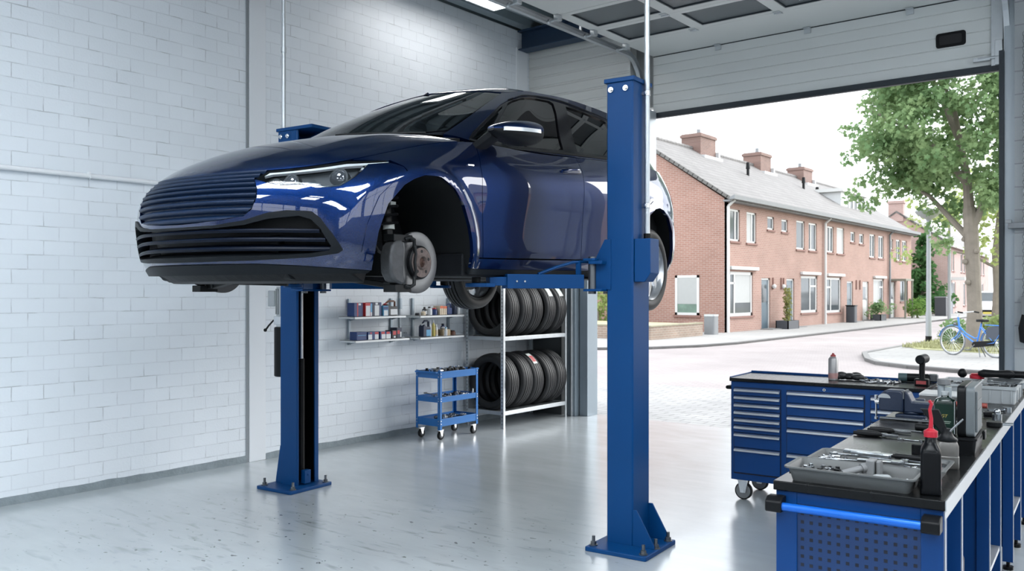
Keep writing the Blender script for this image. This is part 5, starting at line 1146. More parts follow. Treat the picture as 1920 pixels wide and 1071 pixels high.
# ---- trees, hedges
def leaf_mat(name, c1, c2):
    m = bpy.data.materials.new(name); m.use_nodes = True; n, l = nodes_of(m)
    for x in list(n):
        if x.type != 'OUTPUT_MATERIAL': n.remove(x)
    out = [x for x in n if x.type == 'OUTPUT_MATERIAL'][0]
    ob = n.new('ShaderNodeTexCoord'); nz = n.new('ShaderNodeTexNoise'); nz.inputs['Scale'].default_value = 1.7; nz.inputs['Detail'].default_value = 6; l.new(ob.outputs['Object'], nz.inputs['Vector'])
    mr = n.new('ShaderNodeMapRange'); mr.inputs[1].default_value = .3; mr.inputs[2].default_value = .7; l.new(nz.outputs['Fac'], mr.inputs[0])
    mx = n.new('ShaderNodeMix'); mx.data_type = 'RGBA'; mx.inputs[6].default_value = (*c1, 1); mx.inputs[7].default_value = (*c2, 1); l.new(mr.outputs[0], mx.inputs[0])
    d = n.new('ShaderNodeBsdfDiffuse'); t = n.new('ShaderNodeBsdfTranslucent'); ms = n.new('ShaderNodeMixShader'); ms.inputs[0].default_value = .5
    l.new(mx.outputs[2], d.inputs[0]); l.new(mx.outputs[2], t.inputs[0]); l.new(d.outputs[0], ms.inputs[1]); l.new(t.outputs[0], ms.inputs[2]); l.new(ms.outputs[0], out.inputs[0])
    return m
m_leaf = leaf_mat('maple_leaf', (.145, .255, .12), (.31, .41, .205)); m_leaf_l = leaf_mat('light_leaf', (.30, .38, .14), (.40, .46, .20)); m_leaf_d = leaf_mat('dark_leaf', (.05, .13, .05), (.10, .20, .075))
m_bark = mat('grey_bark', (.20, .175, .145), .9, var=.35, vscale=5, bump=.8, bscale=22)
LEAF = [(0, -.5), (.18, -.18), (.5, -.2), (.34, .1), (.42, .42), (.14, .3), (0, .55), (-.14, .3), (-.42, .42), (-.34, .1), (-.5, -.2), (-.18, -.18)]
def leaves(clumps, size, per, seed=1, quad=False, flat=.5):
    """clumps: (centre, radius) -> one mesh of lobed leaves"""
    r = np.random.default_rng(seed); V_, F_ = [], []; shp = np.array([(-.5, -.35), (.5, -.35), (.35, .5), (-.35, .5)] if quad else LEAF); k = len(shp)
    for c, rad in clumps:
        n = int(per*(rad**2)*6)+6
        d = r.normal(size=(n, 3)); d /= np.linalg.norm(d, axis=1, keepdims=True); q = np.array(c)+d*(rad*r.uniform(.35, 1, (n, 1))**.6)*np.array([1, 1, .72])
        nr = d*.5+r.normal(size=(n, 3))*.6+np.array([0, 0, flat]); nr /= np.linalg.norm(nr, axis=1, keepdims=True)
        a = np.cross(nr, r.normal(size=(n, 3))); a /= np.linalg.norm(a, axis=1, keepdims=True); b = np.cross(nr, a); s = size*r.uniform(.7, 1.25, n)
        for i in range(n):
            base = len(V_); V_ += [tuple(q[i]+s[i]*(x*a[i]+y*b[i])+nr[i]*s[i]*-.18*(x*x+y*y)) for x, y in shp]; F_.append(tuple(range(base, base+k)))
    return V_, F_
def leafmesh(name, vf, m, parent):
    me = bpy.data.meshes.new(name); me.from_pydata(vf[0], [], vf[1]); me.materials.append(m); o = bpy.data.objects.new(name, me); COL.objects.link(o); o.parent = parent; return o
tt = thing('street_tree', 'big green maple tree with thick grey trunk behind the blue bicycle', 'tree', (-4.40, 23.45, .0))
b = B()
def branch(pts, r): b.tube(pts, r, 10)
tr_pts = [(0, 0, -.05), (.0, 0, .25), (.02, 0, 1.0), (-.02, .02, 2.0), (-.06, 0, 2.9), (-.10, .05, 3.5)]
branch(tr_pts, [.27, .19, .165, .16, .165, .15])
branch([(-.10, .05, 3.3), (-.16, .1, 4.2), (-.35, .1, 5.2), (-.8, .2, 6.4), (-1.3, .3, 7.6)], [.13, .10, .075, .05, .02]); branch([(.0, 0, 3.1), (.25, .1, 3.7), (.50, .25, 4.4), (.75, .4, 5.6), (.9, .5, 7)], [.10, .08, .06, .04, .02])
branch([(-.16, .1, 4.1), (-.7, -.3, 4.9), (-1.5, -.5, 5.6), (-2.3, -.6, 6.1)], [.09, .07, .05, .02]); branch([(-.05, 0, 2.7), (-.5, .3, 3.2), (-1.1, .5, 3.9), (-1.9, .6, 4.4)], [.09, .07, .05, .02]); branch([(-.3, .1, 5), (-.3, -.6, 5.8), (-.5, -1.2, 6.6)], [.08, .05, .02]); branch([(.5, .2, 4.4), (1.2, -.4, 5.2), (1.9, -.7, 6.0)], [.08, .05, .02])
for q in ((-.17, -.12, 2.2), (.10, -.17, 2.45), (-.1, -.17, 1.7), (-.2, -.05, 2.75)): b.ball(q, .07, 8)
b.ob('trunk', m_bark, tt)
r = np.random.default_rng(11); cl = []
for _ in range(360):
    d = r.normal(size=3); d /= np.linalg.norm(d); q = np.array([-.15, .1, 6.0])+d*np.array([2.5, 2.5, 2.9])*r.uniform(.45, 1.0)**.6
    if q[2] < 3.35: continue
    if q[2] < 4.2 and abs(q[0]+.1) < .45 and q[1] < .5: continue
    cl.append((q, r.uniform(.30, .52)))
for q in ((-2.6,.0,4.4),(-2.9,.1,4.0),(-2.5,.2,3.75),(-2.2,.3,4.0),(-1.7,.5,3.5),(-1.3,.5,3.3),(-1.0,.6,3.1),(-.7,.6,3.3),(-1.5,.7,3.0),(-.9,.8,2.8),(-2.95,.1,5.0),(-2.9,-.1,5.7),(-1.1,.3,3.6),(-.55,.7,3.6),(-1.9,.4,4.3),(-.8,.9,2.6)): cl.append((np.array(q), .30))
leafmesh('foliage', leaves([q for q in cl if not (-1.7 < q[0][0]*.7823+q[0][1]*.6229 < -.7 and q[0][2] < 3.95)], .13, 68, 3), m_leaf, tt)
t2 = thing('street_tree', 'light yellow-green tree behind the big maple, next to the door track', 'tree', (-6.6, 39.5, 0)); b = B(); b.tube([(0, 0, -.05), (.05, 0, 1.5), (-.05, .1, 3), (.1, .2, 5)], [.20, .16, .13, .07], 10); b.tube([(0, 0, 2.4), (-.8, 0, 2.9), (-1.5, .1, 3.1)], [.07, .05, .03], 8); b.ob('trunk', m_bark, t2)
leafmesh('foliage', leaves([(np.array([r.normal(0, 1.1), r.normal(0, 1.1), 4.5+r.normal(0, 1.0)]), r.uniform(.35, .6)) for _ in range(70)], .17, 24, 5), m_leaf_l, t2)
t3 = thing('garden_tree', 'dense dark green garden tree at the far end of the house row', 'tree', (-13.6, 57.3, 0)); b = B(); b.tube([(0, 0, -.05), (0, 0, 2)], [.15, .10], 8); b.ob('trunk', m_bark, t3)
leafmesh('foliage', leaves([(np.array([r.normal(0, .55)*(1.15-k/60), r.normal(0, .6)*(1.15-k/60), .9+4.1*k/60]), .55*(1.15-k/80)) for k in range(60)], .2, 22, 6, quad=True), m_leaf_d, t3)
def bush(name, label, cat, c, rx, ry, rz, m, seed, size=.09, per=60, group=None):
    t = thing(name, label, cat, (c[0], c[1], 0)); r = np.random.default_rng(seed); cl = []
    for _ in range(34):
        d = r.normal(size=3); d /= np.linalg.norm(d); cl.append((np.array([d[0]*rx*.72, d[1]*ry*.72, c[2]+d[2]*rz*.72]), .32*max(rx, rz)))
    leafmesh('foliage', leaves(cl, size, per, seed, quad=True), m, t)
    b = B(); b.tube([(0, 0, 0), (0, 0, max(.05, c[2])) ], [.05, .03], 8); b.ob('stem', m_bark, t); return t
bush('round_bush', 'clipped round green bush at the far corner of the brick house row', 'bush', (-12.1, 50.0, .62), .75, .9, .58, leaf_mat('clipped_leaf', (.12, .24, .06), (.22, .34, .10)), 21)
bush('hedge', 'low light green hedge behind the blue bicycle', 'hedge', (-3.3, 24.6, .50), 1.35, .5, .46, leaf_mat('hedge_leaf', (.22, .30, .12), (.34, .40, .18)), 22, .07, 80)
bush('shrub', 'spiky green shrub left of the big tree trunk', 'bush', (-5.15, 25.3, .40), .5, .5, .36, m_leaf, 23, .08, 90)
bush('hedge', 'dark hedge beside the grey gate, behind the street lamp', 'hedge', (-12.9, 56.2, .75), .8, .9, .7, m_leaf_d, 24, .12, 40)
bush('shrub', 'pale flowering shrub seen left of the foreground lift post', 'bush', (-17.2, 26.6, .75), 1.0, .8, 1.0, m_leaf_l, 25, .09, 60)
bush('shrub', 'tall green shrub by the brick gable, left of the foreground lift post', 'bush', (-19.4, 29.6, 1.5), .9, .8, 1.4, m_leaf, 26, .10, 50)
# garden wall, bins, planters
m_gwall = brick_mat('garden_wall_brick', 'yz', (.30,.22,.17), (.25,.19,.15), (.34,.30,.26), .22, .07, .010, rough=.9, bump=.3, var=.2)
gw = thing('garden_wall', 'low weathered brick garden wall by the gable end of the house row', 'garden wall', (-13.0, 23, 0)); B().box(-.11, .11, -.2, 3.2, -.05, .42).ob('side_wall', m_gwall, gw, smooth=False); B().box(-9, -.11, -.2, .02, -.05, .42).ob('front_wall', brick_mat('garden_wall_brick_front', 'xz', (.30,.22,.17), (.25,.19,.15), (.34,.30,.26), .22, .07, .010, rough=.9, bump=.3, var=.2), gw, smooth=False)
B().box(-9, .13, -.22, .04, .42, .46).box(-.13, .13, .04, 3.22, .42, .46).ob('coping', mat('mossy_coping', (.30, .28, .20), .9, var=.3), gw, smooth=False)
tag(B().prism([(-16, 0), (-16, .5), (-.2, .42), (-.2, 0)], 0, 3.0, 'xzy').ob('planting_bed', mat('straw_ground_cover', (.42, .38, .24), .9, var=.35, vscale=8, bump=.8, bscale=30), loc=(-13, 23.0, 0), smooth=False), 'straw coloured ground cover behind the low garden wall', 'plants', kind='stuff')
wbn = thing('litter_bin', 'grey metal litter bin standing at the corner of the brick house row', 'bin', (-13.0, 27.05, 0)); B().prism(rrect(.38, .38, .07), .0, .66).ob('body', m_zinc, wbn); B().prism(rrect(.40, .40, .07), .64, .70).ob('lid', m_galv, wbn)
def planter(x, y, w, l, h, label):
    t = thing('planter', label, 'planter', (x, y, .03)); B().box(-w/2, w/2, -l/2, -l/2+.04, 0, h).box(-w/2, w/2, l/2-.04, l/2, 0, h).box(-w/2, -w/2+.04, -l/2, l/2, 0, h).box(w/2-.04, w/2, -l/2, l/2, 0, h).ob('box', mat('anthracite_planter', (.05, .055, .065), .5), t, smooth=False); B().box(-w/2+.04, w/2-.04, -l/2+.04, l/2-.04, 0, h-.04).ob('soil', mat('soil', (.05, .04, .03), .9), t, smooth=False); return t
p1 = planter(-12.65, 32.95, .5, 1.1, .32, 'dark planter box with a thin climbing plant between the first two house doors'); leafmesh('plant', leaves([(np.array([0, .02+r.normal(0, .07), .35+k*.05]), .15) for k in range(24)], .07, 110, 7, quad=True), leaf_mat('olive_leaf', (.22, .24, .08), (.34, .34, .14)), p1)
p2 = planter(-12.6, 44.7, .5, .9, .30, 'dark planter box with a round green shrub further along the house row'); leafmesh('plant', leaves([(np.array([r.normal(0, .2), r.normal(0, .25), .55+r.normal(0, .14)]), .25) for k in range(22)], .08, 70, 8, quad=True), m_leaf, p2)
wb2 = thing('wheelie_bin', 'dark bin by the third house door', 'bin', (-12.8, 41.2, .03)); B().prism(rrect(.4, .4, .05), 0, .75).ob('body', MATS['anthracite_planter'], wb2, bevel=.02); B().prism(rrect(.44, .44, .05), .75, .80).ob('lid', m_black, wb2, bevel=.01)
wb3 = thing('utility_box', 'dark blue-grey bin in front of the hedge by the grey gate', 'bin', (-12.0, 55.2, .03)); B().box(-.3, .3, -.5, .5, 0, 1.05).ob('body', MATS['anthracite_planter'], wb3, bevel=.02); B().box(-.32, .32, -.52, .52, 1.05, 1.12).ob('lid', m_zinc, wb3, bevel=.01)
# ---- bicycle
m_bike = mat('bicycle_blue', (.045, .20, .58), .35, var=.04); f0, r0 = V(-4.46, 21.70, .04), V(-3.56, 21.25, .04); bd_ = (f0-r0); WB = 1.06
bk = thing('bicycle', 'blue step-through bicycle parked on the pavement in front of the big tree', 'bicycle', tuple(r0), math.atan2(bd_.y, bd_.x))
WR = .325
def bwheel(x):
    t = thing('wheel', None, None, (x, 0, WR)); t.parent = bk
    B().tube([(WR*.965*math.cos(a), 0, WR*.965*math.sin(a)) for a in np.linspace(0, 2*PI, 41)[:-1]], .018, 8, closed=True).ob('tyre', mat('grey_bicycle_tyre', (.16, .165, .17), .7), t); B().tube([(WR*.90*math.cos(a), 0, WR*.90*math.sin(a)) for a in np.linspace(0, 2*PI, 41)[:-1]], .011, 6, closed=True).ob('rim', m_alu, t)
    b = B()
    for k in range(28): a = 2*PI*k/28; b.tube([(.02*math.cos(a+.6), .02*(-1)**k, .02*math.sin(a+.6)), (WR*.89*math.cos(a), 0, WR*.89*math.sin(a))], .0016, 4)
    b.cyl((0, -.05, 0), (0, .05, 0), .022, n=10); b.ob('spokes', m_alu, t)
bwheel(0); bwheel(WB)
bb_ = (.46, 0, .27); hd = (.90, 0, .78); hl_ = (.875, 0, .56); st = (.34, 0, .74)
b = B(); b.tube([hl_, (.70, 0, .42), bb_], .019, 8).tube([(.885, 0, .66), (.72, 0, .50), (.50, 0, .40), (.425, 0, .42)], .016, 8).tube([bb_, (.40, 0, .50), st], .017, 8)
for s in (-1, 1): b.tube([(0, .055*s, WR), (.25, .05*s, .29), (bb_[0], .03*s, bb_[2])], .011, 6).tube([(0, .055*s, WR), (.20, .04*s, .52), (.36, .02*s, .66)], .010, 6)
b.tube([(.92, 0, .86), hl_], .021, 8).ob('frame', m_bike, bk)
b = B()
for s in (-1, 1): b.tube([(.872, .03*s, .55), (.905, .045*s, .45), (WB, .05*s, WR)], .012, 6)
b.ob('fork', m_bike, bk)
for x, a0, a1 in ((0, .1, 2.9), (WB, .25, 2.4)): B().rings([[(x+(WR+.03)*math.cos(a), y, WR+(WR+.03+dz)*math.sin(a)) for y, dz in ((-.028, -.008), (0, .006), (.028, -.008), (0, -.002))] for a in np.linspace(a0, a1, 22)]).ob('mudguard', m_bike, bk)
b = B(); b.tube([(.925, 0, .86), (.91, 0, .94)], .013, 8).tube([(.62, -.26, .97), (.74, -.27, .985), (.87, -.17, .97), (.91, 0, .95), (.87, .17, .97), (.74, .27, .985), (.62, .26, .97)], .012, 8); b.ob('handlebar', m_alu, bk)
b = B(); b.tube([(.60, -.26, .968), (.72, -.27, .984)], .017, 8).tube([(.60, .26, .968), (.72, .27, .984)], .017, 8).ob('grips', m_black, bk)
b = B(); b.rings([[(.22, -.09*k, .80+z), (.22, .09*k, .80+z), (.30, .08*k, .81+z), (.46, .02*k, .80+z), (.46, -.02*k, .80+z), (.30, -.08*k, .81+z)] for k, z in ((.8, -.03), (1, 0), (.8, .025))]).cyl((.335, 0, .72), (.33, 0, .80), .012, n=8); b.ob('saddle', m_black, bk, bevel=.008)
B().prism([(p[0], p[1]) for p in ((-.05, WR+.05), (.05, WR+.05), (.50, .33), (.54, .27), (.50, .20), (0, .27))], .045, .062, 'xzy').ob('chain_case', m_black, bk, bevel=.006)
B().prism([(-.30, .42), (.20, .40), (.17, .66), (-.1, .70), (-.26, .62)], -.055, -.050, 'xzy').prism([(-.30, .42), (.20, .40), (.17, .66), (-.1, .70), (-.26, .62)], .05, .055, 'xzy').ob('coat_guard', mat('dark_mesh_guard', (.05, .06, .08), .6), bk, smooth=False)
b = B(); b.bar((-.30, -.06, .70), (.20, -.06, .71), .014, .014).bar((-.30, .06, .70), (.20, .06, .71), .014, .014).bar((-.28, -.06, .70), (-.28, .06, .70), .014, .014).bar((-.25, .06, .70), (0, .06, WR), .01, .01).bar((-.25, -.06, .70), (0, -.06, WR), .01, .01); b.ob('carrier', m_bike, bk)
b = B(); b.tube([(.40, .03, .26), (.30, .10, .005)], .011, 6).tube([(.40, -.03, .26), (.33, -.12, .005)], .011, 6).ob('kickstand', m_dsteel, bk); b = B(); b.bar((bb_[0], .06, bb_[2]), (.58, .07, .15), .015, .02).bar((bb_[0], -.06, bb_[2]), (.34, -.07, .39), .015, .02).box(.54, .63, .07, .16, .14, .16).box(.30, .39, -.16, -.07, .38, .40).ob('cranks', m_dsteel, bk); B().cyl((.955, 0, .70), (1.01, 0, .71), .035, .045, n=14).ob('lamp', m_dsteel, bk)
# ---- parked white car far down the street
pc = thing('car', 'white car parked far down the street, next to the big tree trunk', 'car', (-8.25, 48.6, -.02), math.radians(-90+4.8))
m_wcar = mat('white_car_paint', (.75, .76, .77), .25, var=.02, coat=.6)
b = B()
secs = [(2.0, .78, .35, .62), (1.85, .84, .22, .78), (1.2, .88, .20, .92), (.85, .88, .20, .98), (-1.6, .88, .20, 1.0), (-2.0, .82, .25, .95)]
b.rings([[(x, -w, z0), (x, -w, (z0+z1)/2), (x, -w*.93, z1), (x, w*.93, z1), (x, w, (z0+z1)/2), (x, w, z0)] for x, w, z0, z1 in secs]); b.ob('body', m_wcar, pc, bevel=.05, seg=3)
b = B(); b.rings([[(x, -w, z), (x, w, z)][::1]+[(x-dx, w, z2), (x-dx, -w, z2)] for x, w, z, dx, z2 in ((.85, .80, .96, .0, .985), (.1, .62, .97, 0, 1.46), (-1.2, .62, .97, 0, 1.48), (-1.9, .72, .94, 0, 1.0))]); b.ob('cabin', m_wcar, pc, bevel=.04, seg=3)
B().rings([[(.80, -.70, 1.0), (.80, .70, 1.0), (.83, .70, 1.0), (.83, -.70, 1.0)], [(.16, -.56, 1.41), (.16, .56, 1.41), (.19, .56, 1.42), (.19, -.56, 1.42)]]).ob('windscreen', m_wpane, pc, smooth=False)
B().box(1.93, 2.02, -.42, .42, .46, .60).box(1.90, 1.96, -.6, .6, .26, .36).ob('grille', m_black, pc, bevel=.01)
for y in (-.62, .62): B().box(1.80, 1.93, y-.15, y+.15, .60, .73).ob('headlight', m_lgrey, pc, bevel=.03)
B().box(1.985, 2.03, -.26, .26, .40, .50).ob('number_plate', mat('plain_yellow_plate', (.65, .55, .12), .5), pc)
for x in (1.25, -1.25):
    for y in (-.80, .80): B().cyl((x, y-.1, .31), (x, y+.1, .31), .31, n=24).ob('wheel', m_rubber, pc, bevel=.02)

# unseen brick house row, added for its reflection in the car door
h3 = thing('terraced_houses', 'brick house row across the crossing, outside the photo to the right', 'house row', (1.5, 36, 0), -PI/2)
b = B(); hol3 = [(2+4*k, 3.4+4*k, 3.0, 4.2) for k in range(5)]+[(1.6+4*k, 3.6+4*k, .6, 2.1) for k in range(5)]
house_wall(b, 0, 0, 21, -.05, 4.9, hol3); b.ob('front_wall', m_brick_y, h3, smooth=False)
for a, c, d, e in hol3: house_window(h3, 0, a, c, d, e, bars=(.5,), blind=(0, 1, .3))
b = B(); b.prism([(.3, 4.8), (.3, 4.9), (-4, 7.6), (-4, 7.45)], -.1, 21.1, 'xzy'); b.ob('roof', m_tile, h3, smooth=False)
# ================================================================== tyre rack, trolley, wall shelves
rk = thing('tyre_rack', 'galvanised two-level tyre rack in the corner by the brick wall', 'shelving rack', (-6.22, 7.92, 0))
def post(x, y):
    b = B(); sx = 1 if x < 0 else -1; sy = 1 if y < 0 else -1
    b.box(min(x, x+sx*.035), max(x, x+sx*.035), min(y, y+sy*.003), max(y, y+sy*.003), 0, 1.75).box(min(x, x+sx*.003), max(x, x+sx*.003), min(y, y+sy*.035), max(y, y+sy*.035), 0, 1.75)
    p = b.ob('upright', m_galv, rk, smooth=False)
    h = B()
    for k in range(42): h.box(min(x+sx*.014, x+sx*.022), max(x+sx*.014, x+sx*.022), y-.0006 if sy > 0 else y-.0001, y+.0001 if sy > 0 else y+.0006, .04+k*.04, .055+k*.04)
    h.ob('slots', m_black, p, smooth=False)
for x in (-.27, .27):
    for y in (-.60, .60): post(x, y)
for z in (.975, .165):
    b = B(); b.box(.235, .268, -.597, .597, z-.022, z+.022).box(-.268, -.235, -.597, .597, z-.022, z+.022).box(-.235, .235, -.597, -.565, z-.02, z+.02).box(-.235, .235, .565, .597, z-.02, z+.02)
    s_ = b.ob('shelf_beam', m_galv, rk, smooth=False, bevel=.002)
    B().box(-.235, .235, -.565, .565, z-.006, z+.002).ob('shelf_board', m_galv, s_, smooth=False)
ty0 = thing('tyre', 'x', 'tyre', (0, 0, 0)); make_tyre(ty0, 'rubber', R=.318, rr=.225, w=.196)
m_lab = mat('white_tyre_label', (.62, .68, .66), .6, var=.12, vscale=30); m_labr = mat('red_print', (.48, .10, .10), .6, var=.2)
def sticker(t, a0, a1, y0, y1, m, name='label_sticker', R=.3195):
    return B().rings([[(R*math.cos(a), y, R*math.sin(a)) for y in (y0, y1)] for a in np.linspace(a0, a1, 10)], False, False, closed=False).ob(name, m, t)
ordw = ('nearest to the camera', 'second from the front', 'in the middle', 'fourth from the front', 'at the far end')
first = True
for row, z in (('upper', .977), ('lower', .167)):
    for k in range(5):
        y = 7.472+.226*k+(.008 if row == 'lower' else 0); lean = math.radians((2.5, -1, 3, 1, 4)[k] if row == 'upper' else (1, 3, 2, 4, 3)[k]); dx = (.0, .01, -.005, .008, .0)[k]
        extra = ', with a white label' if (row, k) in (('upper', 3), ('upper', 4)) else (', with a red and white label' if (row, k) == ('lower', 2) else '')
        lab = 'black tyre on the %s rack level, %s%s' % (row, ordw[k], extra); loc = (-6.215+dx, y, z+.3195)
        if first: t = ty0; t['label'] = lab; t['group'] = 'tyres on the rack'; t.location = loc; first = False
        else: t = dup(ty0, loc, label=lab, group='tyres on the rack')
        t.rotation_euler = (lean, rng.uniform(0, 6), math.radians(-2.5+k*.8))
        if extra:
            t.rotation_euler[1] = 0
            if row == 'upper': sticker(t, .45, 1.05, -.03, .045, m_lab)
            else: q = sticker(t, .62, 1.15, -.035, .035, m_lab); sticker(q, .70, 1.0, -.03, .03, m_labr, 'red_print', .3202)
# ---- service trolley
tb_ = thing('service_trolley', 'small blue three-tier tool trolley on castors in front of the tyre rack', 'trolley', (-6.16, 6.66, 0))
tx, ty_ = .165, .29
for z, h in ((.615, .07), (.375, .055), (.135, .075)):
    b = B(); zf = z+h-.022; b.box(-tx, tx, -ty_, ty_, zf, zf+.004)
    for a in ((-tx, -tx+.003, -ty_, ty_), (tx-.003, tx, -ty_, ty_), (-tx, tx, -ty_, -ty_+.003), (-tx, tx, ty_-.003, ty_)): b.box(*a, z, z+h)
    b.ob('tray', m_blue_light, tb_, smooth=False, bevel=.0015)
for x in (-tx, tx):
    for y in (-ty_, ty_):
        sx = 1 if x < 0 else -1; sy = 1 if y < 0 else -1; b = B()
        b.box(min(x-sx*.003, x+sx*.028), max(x-sx*.003, x+sx*.028), min(y-sy*.003, y), max(y-sy*.003, y), .10, .69).box(min(x-sx*.003, x), max(x-sx*.003, x), min(y-sy*.003, y+sy*.028), max(y-sy*.003, y+sy*.028), .10, .69)
        l_ = b.ob('corner_post', m_blue_light, tb_, smooth=False)
        r_ = B()
        for z in (.16, .19, .39, .415, .635, .665): r_.cyl((x-sx*.003, y+sy*.014, z), (x-sx*.0065, y+sy*.014, z), .005, n=8).cyl((x+sx*.014, y-sy*.003, z), (x+sx*.014, y-sy*.0065, z), .005, n=8)
        r_.ob('rivets', m_steel, l_)
        c = thing('castor', None, None, (x+sx*.03, y+sy*.04, 0)); c.parent = tb_
        B().box(-.022, .022, -.03, .03, .095, .101).prism([(-.025, .095), (.025, .095), (.012, .035), (-.004, .035)], -.020, -.017, 'yzx').prism([(-.025, .095), (.025, .095), (.012, .035), (-.004, .035)], .017, .020, 'yzx').ob('fork', m_alu, c, smooth=False)
        B().cyl((-.014, .004, .042), (.014, .004, .042), .042, n=24).ob('castor_wheel', m_rubber, c, bevel=.006); B().cyl((-.0155, .004, .042), (.0155, .004, .042), .022, n=16).ob('castor_hub', m_grey, c)
for y, s in ((-ty_, -1), (ty_, 1)): B().tube([(-tx+.02, y, .672), (-tx+.02, y+s*.03, .676), (tx-.02, y+s*.03, .676), (tx-.02, y, .672)], .010, 10).ob('handle', m_blue_light, tb_)
def bits(name, label, cat, c, n, rx, ry, seed, group, mats, size=.03, parent=None):
    """loose small metal pieces, each a thing of its own"""
    r = np.random.default_rng(seed); proto = {}
    out = []
    for k in range(n):
        kind = int(r.integers(0, 4)); m = mats[int(r.integers(0, len(mats)))]; key = (kind, m.name)
        s = size
        loc = (c[0]+r.uniform(-rx, rx), c[1]+r.uniform(-ry, ry), c[2]); rot = r.uniform(0, PI)
        if key not in proto:
            b = B()
            if kind == 0: b.cyl((-s*.9, 0, s*.42), (s*.2, 0, s*.42), s*.42, n=14).cyl((s*.2, 0, s*.42), (s*.9, 0, s*.42), s*.33, n=14); nm = 'socket'
            elif kind == 1: b.cyl((0, 0, 0), (0, 0, s*.55), s*.55, n=6).cyl((0, 0, s*.55), (0, 0, s*.95), s*.35, n=12); nm = 'hex_nut'
            elif kind == 2: b.box(-s*1.1, s*1.1, -s*.45, s*.45, 0, s*.6).cyl((-s*.5, 0, s*.5), (-s*.5, 0, s*.95), s*.35, n=12); nm = 'fitting'
            else: b.cyl((-s*1.4, 0, s*.25), (s*1.2, 0, s*.25), s*.22, n=10).cyl((s*1.1, 0, s*.4), (s*1.5, 0, s*.4), s*.4, n=6); nm = 'bolt'
            o = b.ob(nm, m, None, bevel=s*.06); o.location = loc; o.rotation_euler = (0, 0, rot); proto[key] = o
        else:
            o = proto[key].copy(); COL.objects.link(o); o.location = loc; o.rotation_euler = (0, 0, rot)
        nm = {'socket': 'socket', 'hex_nut': 'hex nut', 'fitting': 'fitting', 'bolt': 'bolt'}[o.name.split('.')[0]]
        tag(o, label % nm, nm, group % nm); out.append(o)
    return out
bits('b', 'small black or steel %s lying in the top tray of the blue trolley', 'x', (-6.16, 6.66, .6675), 40, .13, .25, 5, 'loose %ss in the trolley top tray', (m_black, m_black, m_dsteel, m_steel), .040)
bits('b', 'steel %s lying on the middle tray of the blue trolley', 'x', (-6.13, 6.68, .4125), 24, .10, .20, 6, 'loose %ss on the trolley middle tray', (m_black, m_dsteel, m_steel), .030)
bits('b', 'metal %s lying on the bottom tray of the blue trolley', 'x', (-6.12, 6.64, .1925), 16, .09, .18, 8, 'loose %ss on the trolley bottom tray', (m_dsteel, m_alu), .034)
sp = thing('spark_plug', 'upright steel spark plug at the right end of the trolley middle tray', 'spark plug', (-6.02, 6.90, .4125)); B().cyl((0, 0, 0), (0, 0, .03), .013, n=6).cyl((0, 0, .03), (0, 0, .06), .008, n=10).ob('body', m_alu, sp)
wr_ = thing('spanner', 'long dark spanner sticking out over the left edge of the trolley middle tray', 'spanner', (-6.12, 6.46, .455), .5); B().bar((-.12, 0, .0), (.1, 0, -.03), .018, .008).cyl((-.12, 0, -.005), (-.12, 0, .008), .018, n=12).ob('shaft', m_dsteel, wr_)
# ---- two wall shelf units
m_shelf = mat('shelf_white_metal', (.60, .62, .63), .4, .2, var=.04)
def shelf_unit(label, y0, y1, yu, zs):
    t = thing('wall_shelf', label, 'wall shelf', (XW+.002, 0, 0), 0, 'metal wall shelves')
    for y in yu: B().box(0, .022, y-.014, y+.014, .97 if y0 < 6 else .98, 1.42).ob('upright', m_jamb, t, smooth=False, bevel=.002)
    for z, a, c in zs:
        s_ = B().box(.022, .25, a, c, z-.004, z).box(.247, .25, a, c, z-.022, z).box(.022, .25, a, a+.003, z-.022, z).box(.022, .25, c-.003, c, z-.022, z).ob('shelf', m_shelf, t, smooth=False)
        for y in yu: B().prism([(.022, z-.004), (.022, z-.05), (.20, z-.012), (.20, z-.004)], y-.0015, y+.0015, 'xzy').ob('bracket', m_jamb, s_, smooth=False)
    return t
shelf_unit('metal wall shelf with blue boxes, left of the two on the brick wall', 5.55, 6.25, (5.66, 6.22), ((1.252, 5.52, 6.20), (1.025, 5.53, 6.25)))
shelf_unit('metal wall shelf with bottles, right of the two on the brick wall', 6.4, 7.1, (6.53, 7.08), ((1.243, 6.40, 7.08), (1.020, 6.40, 7.08)))
rail = thing('wall_conduit', 'thin grey conduit with a junction piece running down beside the left wall shelf', 'conduit', (XW+.014, 6.345, 1.03)); B().cyl((0, 0, 0), (0, 0, .62), .011, n=10).ob('pipe', m_galv, rail); B().box(-.012, .018, -.014, .014, .28, .39).ob('junction', m_jamb, rail, bevel=.003); B().box(-.012, .018, -.018, .018, -.02, .01).ob('foot', m_jamb, rail)
kn = thing('wall_hook', 'small steel hook on the brick wall between the two shelves', 'hook', (XW, 6.41, 1.06)); B().cyl((0, 0, 0), (.03, 0, 0), .007, n=8).ball((.035, 0, 0), .012, 8).ob('hook', m_steel, kn)
C_ = dict(nb=(.010,.035,.14), db=(.008,.016,.045), lb=(.09,.30,.50), rd=(.45,.03,.035), wh=(.62,.64,.66), bk=(.012,.012,.016), or_=(.60,.12,.04), cr=(.62,.52,.38), tan=(.45,.35,.22), yl=(.50,.42,.12), br=(.12,.05,.03))
def cm(k): return mat('pack_'+{'nb':'navy','db':'dark_navy','lb':'light_blue','rd':'red','wh':'white','bk':'black','or_':'orange','cr':'cream','tan':'cardboard','yl':'yellow','br':'brown'}[k], C_[k], .4, var=.05)
